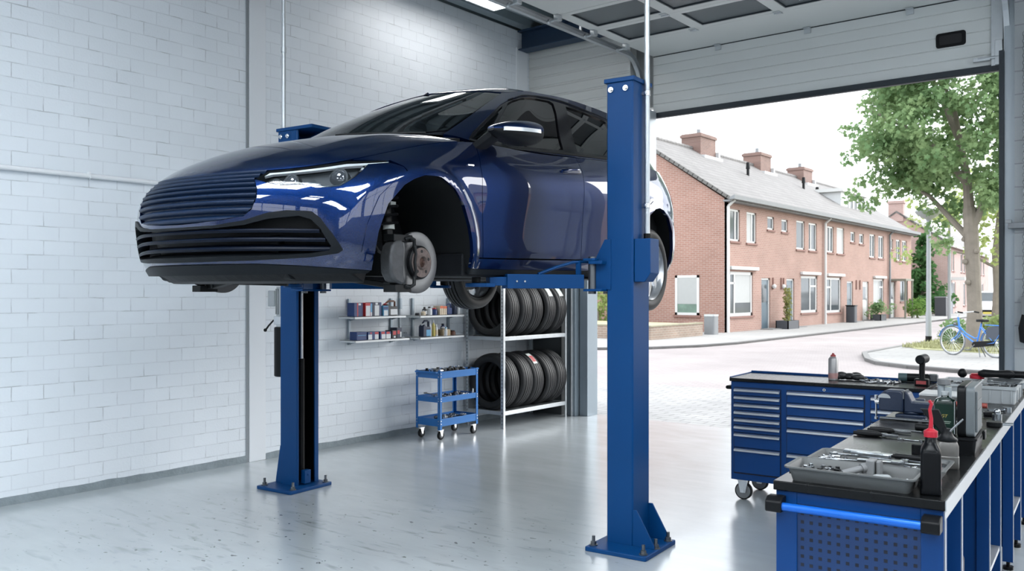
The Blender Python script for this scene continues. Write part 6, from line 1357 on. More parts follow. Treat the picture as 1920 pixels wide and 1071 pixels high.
def carton(label, y0, y1, z, h, c, bands=(), dx=.0, dep=.10, grp=None):
    """bands: (colour, y0, y1, z0, z1) as fractions of the front"""
    t = thing('carton', label, 'box', (-6.36+dx, (y0+y1)/2, z), 0, grp); w = y1-y0-.004
    B().box(-dep/2, dep/2, -w/2, w/2, 0, h).ob('box', cm(c), t, bevel=.0015, smooth=False)
    for k, a, b_, d, e in bands: B().box(dep/2, dep/2+.0006, -w/2+w*a, -w/2+w*b_, h*d, h*e).ob('label', cm(k), t, smooth=False)
    return t
g1 = 'cartons on the left wall shelf'; Z1, Z2, Z3, Z4 = 1.2525, 1.0255, 1.2435, 1.0205
carton('wide navy carton with a red stripe, first on the upper left shelf', 5.525, 5.645, Z1, .130, 'nb', (('rd', .30, .42, 0, 1), ('rd', .93, 1, 0, 1), ('wh', .46, .72, .82, .97)), grp=g1)
carton('narrow carton with red top and white front on the upper left shelf', 5.648, 5.715, Z1, .131, 'rd', (('wh', .08, .92, .02, .78),), .02, grp=g1)
carton('slim light blue and white carton on the upper left shelf', 5.716, 5.75, Z1, .127, 'nb', (('lb', .1, .9, .30, .95), ('wh', .2, .8, .02, .3)), .01, grp=g1)
carton('navy carton with a tall white label on the upper left shelf', 5.756, 5.876, Z1, .133, 'db', (('wh', .25, .75, .02, .78), ('nb', .8, 1, 0, 1), ('wh', .33, .6, .82, .97)), grp=g1)
carton('small light blue carton with white front beside the black canister', 5.885, 5.955, Z1, .098, 'lb', (('wh', .12, .88, .02, .55), ('nb', .05, .95, .62, .92)), .015, grp=g1)
def jerry(name, label, cat, loc, w, h, dep, c, labc=None, capc=None, red=False):
    """canister with a grip hole"""
    t = thing(name, label, cat, loc)
    b = B(); o = [(-w/2, 0), (w/2, 0), (w/2, h*.60), (-w/2, h*.55)]
    b.prism([(-w/2, 0), (w/2, 0), (w/2, h*.60), (w*.1, h*.60), (-w*.12, h*.66), (-w*.30, h*.76), (-w/2, h*.62)], -dep/2, dep/2, 'yzx'); b.ob('body', cm(c), t, bevel=.008, seg=3)
    b = B(); b.tube([(0, w*.44, h*.58), (0, w*.44, h*.90), (0, w*.34, h*.95), (0, -w*.06, h*.95), (0, -w*.26, h*.82), (0, -w*.32, h*.70)], dep*.14, 8); b.ob('grip', cm('br' if red else c), t)
    B().cyl((0, -w*.33, h*.70), (0, -w*.36, h*.80), dep*.22, n=14).ob('cap', cm(capc or c), t)
    if labc: B().box(dep/2, dep/2+.001, -w*.10, w*.46, h*.04, h*.42).ob('label', cm(labc), t)
    return t
jerry('oil_canister', 'black canister with red handle and white label on the upper left shelf', 'canister', (-6.37, 6.035, Z1), .165, .150, .075, 'bk', 'wh', 'rd', True)
g2 = 'cartons on the lower left wall shelf'
carton('wide blue carton, first on the lower left shelf', 5.557, 5.688, Z2, .079, 'nb', (('lb', .1, .9, .55, .62),), grp=g2)
carton('blue carton with white front and red mark on the lower left shelf', 5.690, 5.748, Z2, .074, 'nb', (('wh', .05, .95, .02, .68), ('rd', .5, .9, .78, .95)), .01, grp=g2)
carton('navy carton with white front and red top patch on the lower left shelf', 5.752, 5.843, Z2, .074, 'nb', (('wh', .40, .95, .02, .66), ('rd', .40, .95, .70, .97)), grp=g2)
carton('white carton with red top, left of two alike on the lower left shelf', 5.850, 5.927, Z2, .073, 'nb', (('wh', .25, .97, .02, .66), ('rd', .2, .8, .68, .98)), .008, grp=g2)
carton('white carton with red top, right of two alike on the lower left shelf', 5.930, 6.001, Z2, .071, 'nb', (('wh', .05, .95, .02, .66), ('rd', .1, .75, .68, .98)), .004, grp=g2)
carton('black carton with a red patch on the lower left shelf', 6.006, 6.072, Z2, .080, 'bk', (('rd', .2, .85, .45, .9), ('wh', .4, .75, .08, .3)), .01, grp=g2)
carton('tall navy carton with a red patch, last on the lower left shelf', 6.082, 6.150, Z2, .104, 'db', (('rd', .1, .6, .4, .75), ('wh', .7, .95, .1, .6)), grp=g2)
def bottle(label, y, z, r, h, c, cap, kind='round', labc=None, dx=0, neck=.45, cat='bottle', name='bottle'):
    t = thing(name, label, cat, (-6.36+dx, y, z))
    B().lathe([(r*.92, 0), (r, h*.03), (r, h*.62), (r*.85, h*.72), (r*neck, h*.80), (r*neck*.9, h*.86)], 20).ob('body', cm(c), t)
    B().lathe([(r*neck, h*.84), (r*neck*1.05, h*.86), (r*neck*.9, h), (.0001, h)], 16).ob('cap', cm(cap), t)
    if labc: B().lathe([(r*1.01, h*.12), (r*1.01, h*.52)], 20, cap=False).ob('label', cm(labc), t)
    return t
bottle('low dark tin, first on the upper right shelf', 6.42, Z3, .025, .026, 'bk', 'bk', neck=.9, name='tin', cat='tin')
bottle('small white squat bottle on the upper right shelf', 6.487, Z3, .026, .05, 'cr', 'wh', dx=.02)
bottle('black-capped white bottle, left of the pair on the upper right shelf', 6.536, Z3, .026, .086, 'bk', 'bk', labc='wh', dx=-.01)
bottle('black-capped white bottle, right of the pair on the upper right shelf', 6.588, Z3, .030, .088, 'wh', 'bk', labc='wh', dx=.01)
bottle('dark blue squat bottle with red cap beside the orange boxes', 6.672, Z3, .033, .073, 'nb', 'rd', neck=.7)
for k, (a, c, nm) in enumerate(((6.708, 6.760, 'left'), (6.762, 6.816, 'right'))): carton('cream carton with orange top, %s of two on the upper right shelf' % nm, a, c, Z3, .095-.003*k, 'cr', (('or_', 0, 1, .72, 1), ('br', .45, .55, 0, .7)), grp='orange-topped cartons')
jerry('oil_canister', 'navy blue flat can with dark neck on the upper right shelf', 'canister', (-6.36, 6.888, Z3), .082, .118, .05, 'nb', None, 'bk')
bottle('tall dark navy cylinder on the upper right shelf', 6.976, Z3, .032, .141, 'db', 'db', neck=.96)
bottle('tall white bottle, last on the upper right shelf', 7.042, Z3, .026, .168, 'wh', 'wh', neck=.3)
jerry('oil_jug', 'dark navy oil jug with grey label on the lower right shelf', 'jug', (-6.36, 6.530, Z4), .115, .172, .07, 'db', 'lb', 'wh')
bottle('white bottle with long neck next to the navy oil jug', 6.606, Z4, .018, .172, 'wh', 'wh', neck=.35)
bottle('yellow bottle with white nozzle on the lower right shelf', 6.644, Z4, .018, .170, 'yl', 'wh', neck=.4, dx=.015)
bottle('short white spray bottle on the lower right shelf', 6.682, Z4, .018, .124, 'wh', 'wh', labc='cr', dx=.02)
bottle('black canister behind the cardboard box on the lower right shelf', 6.735, Z4, .030, .108, 'bk', 'bk', neck=.6, dx=-.05)
carton('low brown cardboard box on the lower right shelf', 6.772, 6.900, Z4, .066, 'tan', dep=.09, dx=-.02)
bottle('white tube standing in front of the cardboard box', 6.790, Z4, .018, .094, 'wh', 'lb', dx=.055, labc='wh')
bottle('navy bottle behind the cardboard box on the lower right shelf', 6.890, Z4, .030, .124, 'nb', 'db', neck=.5, dx=-.08)
rg = thing('rag', 'crumpled white rag on top of the brown cardboard box', 'rag', (-6.38, 6.835, Z4+.066)); B().ball((0, 0, .014), .03, 12, (.9, 1.1, .5)).ball((.01, .02, .012), .022, 10, (1, 1.2, .6)).ob('cloth', cm('wh'), rg)
bottle('small brown jar, last on the lower right shelf', 6.955, Z4, .034, .052, 'br', 'bk', neck=.8)
# ================================================================== roller cabinet and workbench
BANG = math.radians(4.3); BO = V(-1.146, 2.877, 0); CO = V(-2.667, 5.87, 0)
BU, BV = V(math.cos(BANG), math.sin(BANG), 0), V(-math.sin(BANG), math.cos(BANG), 0)
def bw(u, v, z): return tuple(BO+BU*u+BV*v+V(0, 0, z))
def cw(u, v, z): return tuple(CO+BU*u+BV*v+V(0, 0, z))
m_rblue = mat('royal_blue_enamel', (.0008, .038, .160), .38, var=.05, vscale=3, rvar=.06, spec=.28)
m_top = mat('black_worktop', (.004, .0045, .005), .27, var=.25, vscale=4, rvar=.05, spec=.22, bump=.05, bscale=200)
m_strip = mat('silver_drawer_strip', (.42, .44, .46), .38, .6, var=.04)
m_gap = mat('shadow_gap', (.002, .004, .015), .7)
cab = thing('tool_cabinet', 'long royal blue roller tool cabinet with black top in front of the street opening', 'tool cabinet', tuple(CO), BANG)
CW, CD = 1.272, .47
c = B(); c.box(0, CW, .0, CD, .15, .852); c.ob('body', m_rblue, cab, bevel=.004, smooth=False)
def drawer(u0, u1, z0, z1, hs=.020):
    d = B().box(u0, u1, -.012, .01, z0, z1).ob('drawer', m_rblue, cab, smooth=False, bevel=.0015)
    B().prism([(-.012, z1-.004), (-.026, z1-.010), (-.028, z1-.022), (-.022, z1-.024), (-.012, z1-.014)], u0+.002, u1-.002, 'yzx').ob('handle_strip', m_strip, d, smooth=False)
B().box(.022, .360, -.004, .002, .196, .812).box(.398, .912, -.004, .002, .196, .812).box(.945, CW-.02, -.004, .002, .196, .812).ob('drawer_recess', m_gap, cab, smooth=False)
zl = [.806, .752, .698, .645, .592, .540, .487, .380, .200]
for a, b_ in zip(zl[:-1], zl[1:]): drawer(.027, .355, b_+.006, a)
for u0, u1 in ((.403, .907), (.950, CW-.025)):
    zz = [.806, .722, .635, .548, .375, .200]
    for a, b_ in zip(zz[:-1], zz[1:]): drawer(u0, u1, b_+.006, a)
B().cyl((.651, -.006, .829), (.651, .0, .829), .010, n=14).ob('lock', m_steel, cab); B().box(-.003, .003, -.007, -.006, .824, .834).ob('keyhole', m_black, cab, loc=(.651, 0, 0))
B().box(-.008, CW+.008, -.012, CD-.012, .852, .876).ob('worktop', m_top, cab, bevel=.003, smooth=False)
B().box(-.008, CW+.008, CD-.012, CD+.004, .85, .892).box(-.010, -.004, -.0, CD, .85, .884).ob('edge_rim', m_rblue, cab, bevel=.002, smooth=False)
B().tube([(0, .05, .80), (-.045, .05, .80), (-.045, CD-.05, .80), (0, CD-.05, .80)], .013, 10).ob('push_handle', m_black, cab)
def castor(u, v, parent, r=.062):
    c = thing('castor', None, None, (u, v, 0)); c.parent = parent
    B().box(-.04, .04, -.045, .045, .142, .15).prism([(-.038, .145), (.038, .145), (.018, r-.012), (-.018, r-.012)], -.026, -.022, 'xzy').prism([(-.038, .145), (.038, .145), (.018, r-.012), (-.018, r-.012)], .022, .026, 'xzy').cyl((0, -.03, r), (0, .03, r), .010, n=8).ob('fork', m_alu, c, smooth=False)
    B().lathe([(r-.008, -.018), (r, -.012), (r, .012), (r-.008, .018)], 36, M=Matrix.Translation((0, 0, r)) @ Matrix.Rotation(-PI/2, 4, 'X'), cap=False).ob('castor_tyre', m_rubber, c); B().cyl((0, -.0165, r), (0, .0165, r), r-.008, n=28).ob('castor_hub', m_grey, c, bevel=.003)
for u in (.07, CW-.07):
    for v in (.07, .43): castor(u, v, cab)
# ---- workbench
bn = thing('workbench', 'long blue steel workbench with black worktop and perforated end panel, at the right front', 'workbench', tuple(BO), BANG)
BW, BL, BZ = .525, 3.62, .86
B().box(0, BW, -.026, BL, BZ-.032, BZ).ob('worktop', m_top, bn, bevel=.003, smooth=False)
B().box(BW, BW+.003, -.024, BL, BZ-.033, BZ-.001).ob('edge_band', m_strip, bn, smooth=False)
B().box(BW-.045, BW-.004, .0, BL-.02, BZ-.066, BZ-.033).box(.004, .045, .0, BL-.02, BZ-.066, BZ-.033).ob('apron', m_strip, bn, smooth=False)
def leg(v, w=.055, foot=True, full=True):
    b = B(); b.box(BW-.055, BW-.006, v, v+w, .045, BZ-.034); b.ob('leg', m_rblue, bn, smooth=False, bevel=.002)
    B().box(BW-.006, BW-.003, v+.002, v+.016, .045, BZ-.064).ob('leg_edge', m_strip, bn, smooth=False)
    if full: B().box(.03, BW-.055, v+.012, v+w-.012, .12, BZ-.034).ob('side_panel', m_rblue, bn, smooth=False); B().box(.006, .055, v, v+w, .045, BZ-.034).ob('leg', m_rblue, bn, smooth=False, bevel=.002)
    for u in ((BW-.03, .03) if full else (BW-.03,)): B().cyl((u, v+w/2, 0), (u, v+w/2, .018), .026, n=16).cyl((u, v+w/2, .018), (u, v+w/2, .05), .010, n=8).ob('levelling_foot', m_black, bn)
for v in (.0, .375, 1.25, 1.72, 2.40, 2.90, 3.5): leg(v)
for a, b_, z in ((1.31, 1.72, .30), (2.46, 2.90, .30)): B().box(.03, BW-.008, a, b_, z-.02, z).ob('lower_shelf', m_strip, bn, smooth=False)
B().box(.02, .03, .40, 3.5, .12, BZ-.04).ob('back_panel', m_rblue, bn, smooth=False)
# perforated end panel and push bar
B().box(.006, .075, -.012, .0, .06, BZ-.034).box(.455, BW-.006, -.012, .0, .06, BZ-.034).box(.075, .455, -.012, .0, BZ-.072, BZ-.034).ob('end_frame', m_rblue, bn, smooth=False, bevel=.002)
pp = B().box(.075, .455, -.006, -.002, .06, BZ-.07).ob('perforated_panel', mat('panel_blue', (.0008, .026, .105), .45, var=.05), bn, smooth=False)
hb_ = B()
for i in range(13):
    for j in range(24): x, z = .092+i*.0289, .757-j*.0285; hb_.box(x-.0055, x+.0055, -.0066, -.0058, z-.0055, z+.0055)
hb_.ob('perforations', m_gap, pp, smooth=False)
B().cyl((.03, -.052, .782), (.475, -.052, .782), .0135, n=20).ob('push_bar', mat('bright_blue_tube', (.006, .12, .55), .25, .3, var=.04), bn)
for u in (-.002, .475): B().prism([(-.012, .762), (-.012, .812), (-.05, .812), (-.072, .798), (-.072, .768), (-.066, .762)], u-.012, u+.042, 'yzx').ob('bar_bracket', m_black, bn, bevel=.005, seg=3)
# plastic canister standing below
jc = thing('canister', 'black plastic canister standing under the workbench', 'canister', bw(.36, .80, 0)); B().prism(rrect(.20, .26, .03), 0, .46).ob('body', m_black, jc, bevel=.02, seg=3); B().tube([(0, -.09, .46), (0, -.07, .54), (0, .05, .54), (0, .08, .47)], .016, 10).ob('grip', m_black, jc); B().cyl((0, .09, .46), (0, .09, .53), .03, n=16).ob('cap', m_black, jc); B().box(.098, .1035, -.02, .03, .16, .30).ob('label', m_lgrey, jc)
# ================================================================== things lying on the bench and the cabinet
BT = .8602
def bthing(name, label, cat, u, v, z=BT, rz=0., group=None): return thing(name, label, cat, bw(u, v, z), BANG+rz, group)
m_tool = mat('chrome_tool', (.36, .38, .40), .26, 1., var=.08, vscale=30); m_grip = mat('black_grip', (.005, .0055, .0065), .5, var=.1, spec=.2)
m_tray2 = mat('grey_tray', (.08, .084, .085), .48, var=.06, bump=.05, bscale=90)
def tray(name, label, u0, u1, v0, v1, h, cat='tray', wall=.006, div=()):
    cu, cv = (u0+u1)/2, (v0+v1)/2; t = bthing(name, label, cat, cu, cv); w, l = u1-u0, v1-v0
    def rr(k, z): return [(x, y, z) for x, y in rrect(w-k*2, l-k*2, max(.004, .022-k*.3))]
    b = B(); b.rings([rr(.018, 0), rr(.006, h*.86), rr(-.004, h*.87), rr(-.006, h*.90), rr(-.006, h), rr(.004, h), rr(.006, h*.97), rr(.014, h*.5), rr(.022, .005)], True, True); b.ob('shell', m_tray2, t)
    for a in div: B().box(*a).ob('divider', m_tray2, t, bevel=.002)
    return t
t1 = tray('tool_tray', 'grey open tray with loose sockets and a pipe joint, nearest to the bench end', .035, .435, -.012, .185, .050)
bits('b', 'black or chrome %s lying at the left in the front grey tray', 'x', bw(.145, .085, BT+.018), 30, .085, .06, 31, 'small %ss in the front grey tray', (m_black, m_black, m_dsteel, m_tool), .021)
bits('b', 'small steel %s in the right corner of the front grey tray', 'x', bw(.375, .085, BT+.016), 7, .022, .025, 33, 'small %ss in the tray corner', (m_steel, m_dsteel), .014)
pj = bthing('pipe_joint', 'grey plastic pipe joint leaning in the front grey tray', 'pipe joint', .265, .10, BT+.016); B().cyl((-.06, -.045, .016), (.01, .02, .036), .011, n=16).cyl((-.01, .002, .030), (.012, .022, .037), .016, n=16).ob('pipe', m_grey, pj); B().box(.004, .030, .0, .055, .0, .060).box(.034, .048, .01, .05, .0, .058).ob('clamp', m_grey, pj, bevel=.003)
gp = bthing('plastic_stopper', 'rounded light grey plastic stopper beside the pipe joint in the tray', 'stopper', .325, .075, BT+.006, .5); B().prism(rrect(.055, .032, .012), 0, .032).ob('body', m_lgrey, gp, bevel=.006, seg=3)
t2 = tray('tool_tray', 'second grey tray full of chrome spanners, behind the front tray', .045, .485, .215, .455, .042, div=())
def spanner(name, label, u, v, L, rz, z, m=None, grp=None, cat='spanner', s=1.):
    t = bthing(name, label, cat, u, v, z, rz, grp); m = m or m_tool
    B().prism([(-L/2+.012, -.005*s), (L/2-.012, -.0065*s), (L/2-.012, .0065*s), (-L/2+.012, .005*s)], 0, .006).ob('shaft', m, t, bevel=.0015)
    b = B(); b.rings([[(L/2+r*math.cos(a), r*math.sin(a), z_) for a in np.linspace(0, 2*PI, 19)[:-1]] for r, z_ in ((.007*s, 0), (.0125*s, 0), (.0125*s, .009), (.007*s, .009), (.007*s, 0))], False, False); b.ob('ring_end', m, t)
    b = B(); b.prism([(-L/2+.012, -.006*s), (-L/2, -.013*s), (-L/2-.014*s, -.012*s), (-L/2-.004, -.005*s), (-L/2-.002, .005*s), (-L/2-.012*s, .013*s), (-L/2+.002, .013*s), (-L/2+.012, .006*s)], 0, .008); b.ob('jaw', m, t, bevel=.001)
    return t
for k, (u, v, L, rz, z, lab) in enumerate(((.17, .40, .16, -.12, .030, 'chrome spanner at the back of the second tray, under the wide flat bar'), (.26, .36, .17, -.2, .036, 'chrome spanner lying over the middle of the second tray'), (.37, .34, .16, .1, .032, 'chrome spanner at the right in the second tray, half behind the black bottle'), (.40, .40, .13, -.3, .030, 'short chrome spanner at the right back of the second tray'), (.15, .31, .15, .25, .028, 'chrome spanner at the front left of the second tray'))): spanner('spanner', lab, u, v, L, rz, BT+z, grp='spanners in the second tray')
fb = bthing('steel_bar', 'wide flat chrome bar resting across the second tray', 'bar', .215, .385, BT+.044, -.12); B().box(-.085, .085, -.014, .014, 0, .012).box(-.055, .08, -.022, -.014, 0, .010).ob('bar', m_tool, fb, bevel=.002)
aw = bthing('adjustable_wrench', 'chrome adjustable wrench on the rim between the two trays', 'wrench', .275, .225, BT+.050, .08); B().prism([(-.06, -.008), (.05, -.010), (.05, .010), (-.06, .008)], 0, .008).ob('handle', m_tool, aw, bevel=.002); B().prism([(.05, -.016), (.075, -.02), (.09, -.012), (.075, -.006), (.075, .006), (.088, .014), (.07, .020), (.05, .014)], 0, .011).ob('jaw', m_tool, aw, bevel=.001)
ra = bthing('ratchet', 'dark ratchet handle at the back edge of the second tray', 'ratchet', .33, .425, BT+.034, -.05); B().cyl((-.09, 0, .008), (.06, 0, .008), .007, n=12).cyl((-.03, 0, .008), (.06, 0, .008), .0095, n=12).ob('handle', m_grip, ra); B().cyl((-.095, 0, .0), (-.095, 0, .016), .016, n=16).ob('head', m_tool, ra)
bits('b', 'chrome %s lying at the left end of the second tray', 'x', bw(.105, .33, BT+.020), 18, .04, .07, 35, 'chrome %ss in the second tray', (m_tool, m_steel, m_dsteel), .015)
bits('b', 'chrome %s lying at the right end of the second tray', 'x', bw(.40, .32, BT+.020), 14, .05, .07, 36, 'chrome %ss at the right of the second tray', (m_tool, m_steel), .014)
# black bottle with red cap and spout
jg = bthing('oil_bottle', 'black oil bottle with red spout standing at the front right of the bench', 'bottle', .470, .075, BT, .15)
def rsec(w, l, r, z): return [(x, y, z) for x, y in rrect(w, l, r, 5)]
B().rings([rsec(.056, .100, .012, 0), rsec(.062, .106, .014, .004), rsec(.062, .106, .014, .016), rsec(.059, .103, .013, .020), rsec(.059, .103, .013, .128), rsec(.054, .092, .016, .142), rsec(.040, .060, .017, .156), rsec(.034, .044, .0165, .166), rsec(.034, .036, .0165, .178)]).ob('body', mat('black_bottle', (.0025, .003, .004), .30, var=.1, spec=.12), jg)
B().cyl((0, 0, .176), (0, 0, .196), .0205, n=24).lathe([(.020, .196), (.012, .200), (.008, .204)], 20).ob('cap', m_red, jg, bevel=.0015)
B().tube([(0, 0, .20), (.001, 0, .235), (-.003, 0, .262), (.002, 0, .28), (-.004, 0, .292)], [.007, .0058, .005, .0052, .0048], 12).ob('spout', m_red, jg)
lb_ = B().box(.0296, .0302, -.034, .034, .022, .108).ob('label', mat('silver_label', (.42, .42, .43), .4, .2), jg, smooth=False); B().box(.0302, .0306, -.030, .030, .080, .100).box(.0302, .0306, -.030, .030, .030, .046).ob('red_print', mat('dull_red_print', (.40, .05, .05), .5), lb_, smooth=False)
# oil can
oc = bthing('oil_can', 'grey metal oil can with black lever and spout behind the black oil bottle', 'oil can', .452, .545, BT, .2)
B().rings([rsec(.074, .074, .016, 0), rsec(.078, .078, .018, .004), rsec(.078, .078, .018, .042), rsec(.075, .075, .018, .044), rsec(.076, .076, .018, .080), rsec(.066, .066, .022, .094), rsec(.040, .040, .0195, .100)]).ob('body', mat('warm_grey_can', (.11, .105, .098), .35, .35, var=.08), oc)
B().lathe([(.036, .098), (.036, .104), (.024, .112), (.018, .125), (.016, .14)], 24).ob('collar', m_black, oc)
B().rings([[(-.006-.07*t-w, -.008, .108+.10*t), (-.006-.07*t-w, .008, .108+.10*t), (.012-.05*t+w, .008, .108+.10*t), (.012-.05*t+w, -.008, .108+.10*t)] for t, w in ((0, .006), (.35, .004), (.7, .010), (1, .012))]).ob('lever', m_grip, oc, bevel=.003)
B().tube([(0, .01, .13), (-.02, .012, .16), (-.055, .014, .20)], [.006, .005, .003], 10).ob('spout', m_black, oc); B().tube([(.0, -.01, .12), (.03, -.012, .155), (.052, -.012, .178)], [.004, .0035, .003], 8).ob('plunger', m_dsteel, oc)
# pliers and drivers
def pliers(label, u, v, rz, L=.17, n='pliers'):
    t = bthing(n, label, 'pliers', u, v, BT, rz, 'hand tools with black grips')
    for s in (-1, 1): B().tube([(-L*.62, s*.020, .011), (-L*.4, s*.024, .011), (-L*.15, s*.016, .011), (0, s*.006, .011)], [.008, .0105, .0095, .006], 10).ob('grip', m_grip, t)
    B().cyl((.005, 0, .002), (.005, 0, .018), .013, n=16).prism([(.0, -.012), (.03, -.010), (.065, -.003), (.065, .003), (.03, .010), (.0, .012)], .004, .016).ob('jaws', m_dsteel, t, bevel=.002)
    return t
pliers('black-handled pliers lying at the left edge of the bench, nearest of the three hand tools', .125, 1.10, -.12, .19); pliers('black-handled pliers behind the nearest pair, left half of the bench', .150, 1.235, -.02, .18)
spanner('spanner', 'thin dark spanner behind the two black-handled pliers', .16, 1.335, .2, -.06, BT, m_dsteel)
spanner('box_spanner', 'thin chrome spanner pointing right in front of the pliers jaws', .245, 1.065, .085, -.05, BT, m_tool, s=.8)
dk = bthing('torque_driver', 'black stubby driver with chrome shaft in the middle of the bench', 'screwdriver', .27, 1.37, BT, -.1); B().cyl((-.06, 0, .017), (.01, 0, .017), .016, n=12).ob('handle', m_grip, dk, bevel=.003); B().cyl((.01, 0, .017), (.09, 0, .017), .006, n=10).cyl((.03, 0, .017), (.045, 0, .017), .012, n=10).ob('shaft', m_tool, dk)
sc = bthing('impact_socket', 'short black impact socket standing in front of the black toolbox', 'socket', .318, .765, BT); B().cyl((0, 0, 0), (0, 0, .036), .021, n=20).cyl((0, 0, .036), (0, 0, .038), .017, n=20).ob('body', m_black, sc, bevel=.002)
spanner('spanner', 'dark spanner behind the red spout of the oil bottle', .36, 1.27, .16, .05, BT, m_dsteel)
dr_ = bthing('screwdriver', 'black screwdriver lying behind the oil can lever', 'screwdriver', .36, 1.16, BT, .35); B().cyl((-.05, 0, .013), (.04, 0, .013), .012, n=10).ob('handle', m_grip, dr_, bevel=.003); B().cyl((.04, 0, .013), (.13, 0, .013), .004, n=8).ob('blade', m_tool, dr_)
# toolbox with standing case and green bottle
bx = bthing('toolbox', 'low black toolbox on the right edge of the bench', 'toolbox', .425, 1.01, BT, 0.02); B().rings([rsec(.158, .296, .012, 0), rsec(.170, .310, .014, .052), rsec(.176, .316, .014, .054), rsec(.176, .316, .014, .062)]).ob('body', m_black, bx); B().box(.088, .098, .06, .12, .03, .066).ob('latch', m_black, bx, bevel=.003)
cs = bthing('tool_case', 'grey upright tool case standing on the black toolbox', 'case', .475, 1.02, BT+.0625, .02)
B().rings([[(x, y, z) for y, z in [(a+.0, b_+.10) for a, b_ in rrect(.295, .198, .022, 4)]] for x in (-.004, .028)]).ob('shell', mat('case_grey', (.105, .12, .128), .5, var=.06, bump=.05), cs, bevel=.004); B().rings([[(x, y, z) for y, z in [(a, b_+.10) for a, b_ in rrect(.300, .203, .024, 4)]] for x in (-.034, -.004)]).ob('lid', m_black, cs, bevel=.004)
B().box(.028, .031, -.12, .12, .085, .095).box(.028, .031, -.12, .12, .125, .135).ob('ribs', MATS['case_grey'], cs, bevel=.001); B().box(.028, .036, -.125, -.11, .02, .18).ob('edge_rib', MATS['case_grey'], cs, bevel=.002)
gb = bthing('coolant_bottle', 'dark green flat bottle with gold emblem standing on the black toolbox against the grey case', 'bottle', .394, .925, BT+.0625, .04)
B().rings([rsec(.072, .036, .012, 0), rsec(.080, .042, .014, .006), rsec(.080, .042, .014, .128), rsec(.066, .036, .014, .142), rsec(.030, .026, .0125, .150), rsec(.024, .024, .0115, .158)]).ob('body', mat('dark_green_bottle', (.003, .014, .010), .18, var=.1, coat=.5), gb); B().cyl((0, 0, .155), (0, 0, .172), .015, n=18).ob('cap', m_lgrey, gb, bevel=.002)
def text_mesh(name, s, size, m, parent, M):
    cu = bpy.data.curves.new(name, 'FONT'); cu.body = s; cu.size = size; cu.align_x = 'CENTER'; cu.align_y = 'CENTER'; cu.extrude = .0002; cu.shear = .3
    o = bpy.data.objects.new(name, cu); COL.objects.link(o); dg = bpy.context.evaluated_depsgraph_get(); me = bpy.data.meshes.new_from_object(o.evaluated_get(dg)); bpy.data.objects.remove(o); bpy.data.curves.remove(cu)
    me.transform(M); me.materials.clear(); me.materials.append(m); q = bpy.data.objects.new(name, me); COL.objects.link(q); q.parent = parent; return q
gl_ = B().box(-.034, .034, -.0216, -.0211, .012, .122).ob('label', mat('green_label', (.003, .018, .012), .3, var=.2), gb, smooth=False)
text_mesh('gold_emblem', 'GT', .017, mat('gold_print', (.55, .42, .10), .35, .4), gl_, Matrix.Translation((-.002, -.0219, .075)) @ Matrix.Rotation(PI/2, 4, 'X'))
B().box(-.022, .024, -.0220, -.0217, .052, .0545).box(-.018, .020, -.0220, -.0217, .046, .048).box(-.012, .026, -.0220, -.0217, .024, .026).ob('print_lines', mat('pale_print', (.30, .36, .30), .5), gl_, smooth=False)
B().box(.034, .038, -.0214, .018, .004, .135).ob('clear_edge', m_lgrey, gb, bevel=.001)
# vise
vs = bthing('vise', 'dark blue bench vise at the left edge of the bench', 'vise', .115, 1.80, BT, -.05)
m_vise = mat('vise_blue', (.004, .012, .034), .45, .0, var=.15, bump=.15, bscale=60)
B().box(-.055, .085, -.07, .06, 0, .022).cyl((.015, 0, .022), (.015, 0, .036), .05, n=24).ob('base', m_vise, vs, bevel=.005)
b = B(); b.prism([(-.135, .03), (-.02, .03), (-.02, .125), (-.035, .138), (-.105, .138), (-.13, .115), (-.14, .07)], -.055, .04, 'xzy'); b.ob('moving_jaw', m_vise, vs, bevel=.008, seg=3)
b = B(); b.prism([(-.018, .032), (.10, .032), (.10, .085), (.02, .085), (.0, .128), (-.018, .136)], -.05, .036, 'xzy').box(.10, .19, -.028, .018, .034, .075).ob('fixed_jaw', m_vise, vs, bevel=.006, seg=3)
B().box(-.022, -.016, -.055, .045, .098, .138).ob('jaw_plates', m_dsteel, vs); B().prism([(-.11+.03*math.cos(a), .097+.022*max(0, math.sin(a))) for a in np.linspace(0, PI, 12)], -.0565, -.054, 'xzy').ob('jaw_window', m_lgrey, vs, smooth=False)
B().cyl((-.165, -.01, .07), (-.13, -.01, .07), .012, n=12).cyl((-.160, -.01, -.01), (-.160, -.01, .095), .005, n=8).cyl((-.160, -.01, .088), (-.160, -.01, .104), .009, n=10).cyl((-.160, -.01, -.02), (-.160, -.01, -.008), .009, n=10).ob('spindle_handle', m_steel, vs)
lr = bthing('pry_bar', 'long black steel bar lying in front of the vise', 'bar', .13, 1.655, BT, -.03); B().tube([(-.13, 0, .008), (.10, .0, .008), (.15, .0, .010)], .008, 10).ob('bar', m_dsteel, lr)
for k, (u, v, L, rz, lab) in enumerate(((.30, 1.66, .22, .0, 'long chrome spanner beside the black bar in front of the vise'), (.31, 1.74, .24, .02, 'long chrome spanner nearest the vise base'), (.32, 1.55, .18, -.12, 'chrome spanner between the vise and the green bottle'), (.27, 1.86, .2, -.35, 'chrome spanner leaning towards the red handle'))): spanner('spanner', lab, u, v, L, rz, BT, grp='long spanners by the vise')
rh = bthing('red_pipe_wrench', 'worn red handled pipe wrench lying behind the vise', 'pipe wrench', .27, 2.08, BT+.045, 0.02); B().tube([(-.14, 0, .0), (-.05, 0, .006), (.16, 0, .006)], [.011, .014, .0135], 12).ob('handle', mat('worn_red_paint', (.22, .04, .03), .5, .2, var=.4, vscale=25), rh); B().box(-.19, -.13, -.02, .02, -.018, .022).ob('jaw', m_vise, rh, bevel=.004)
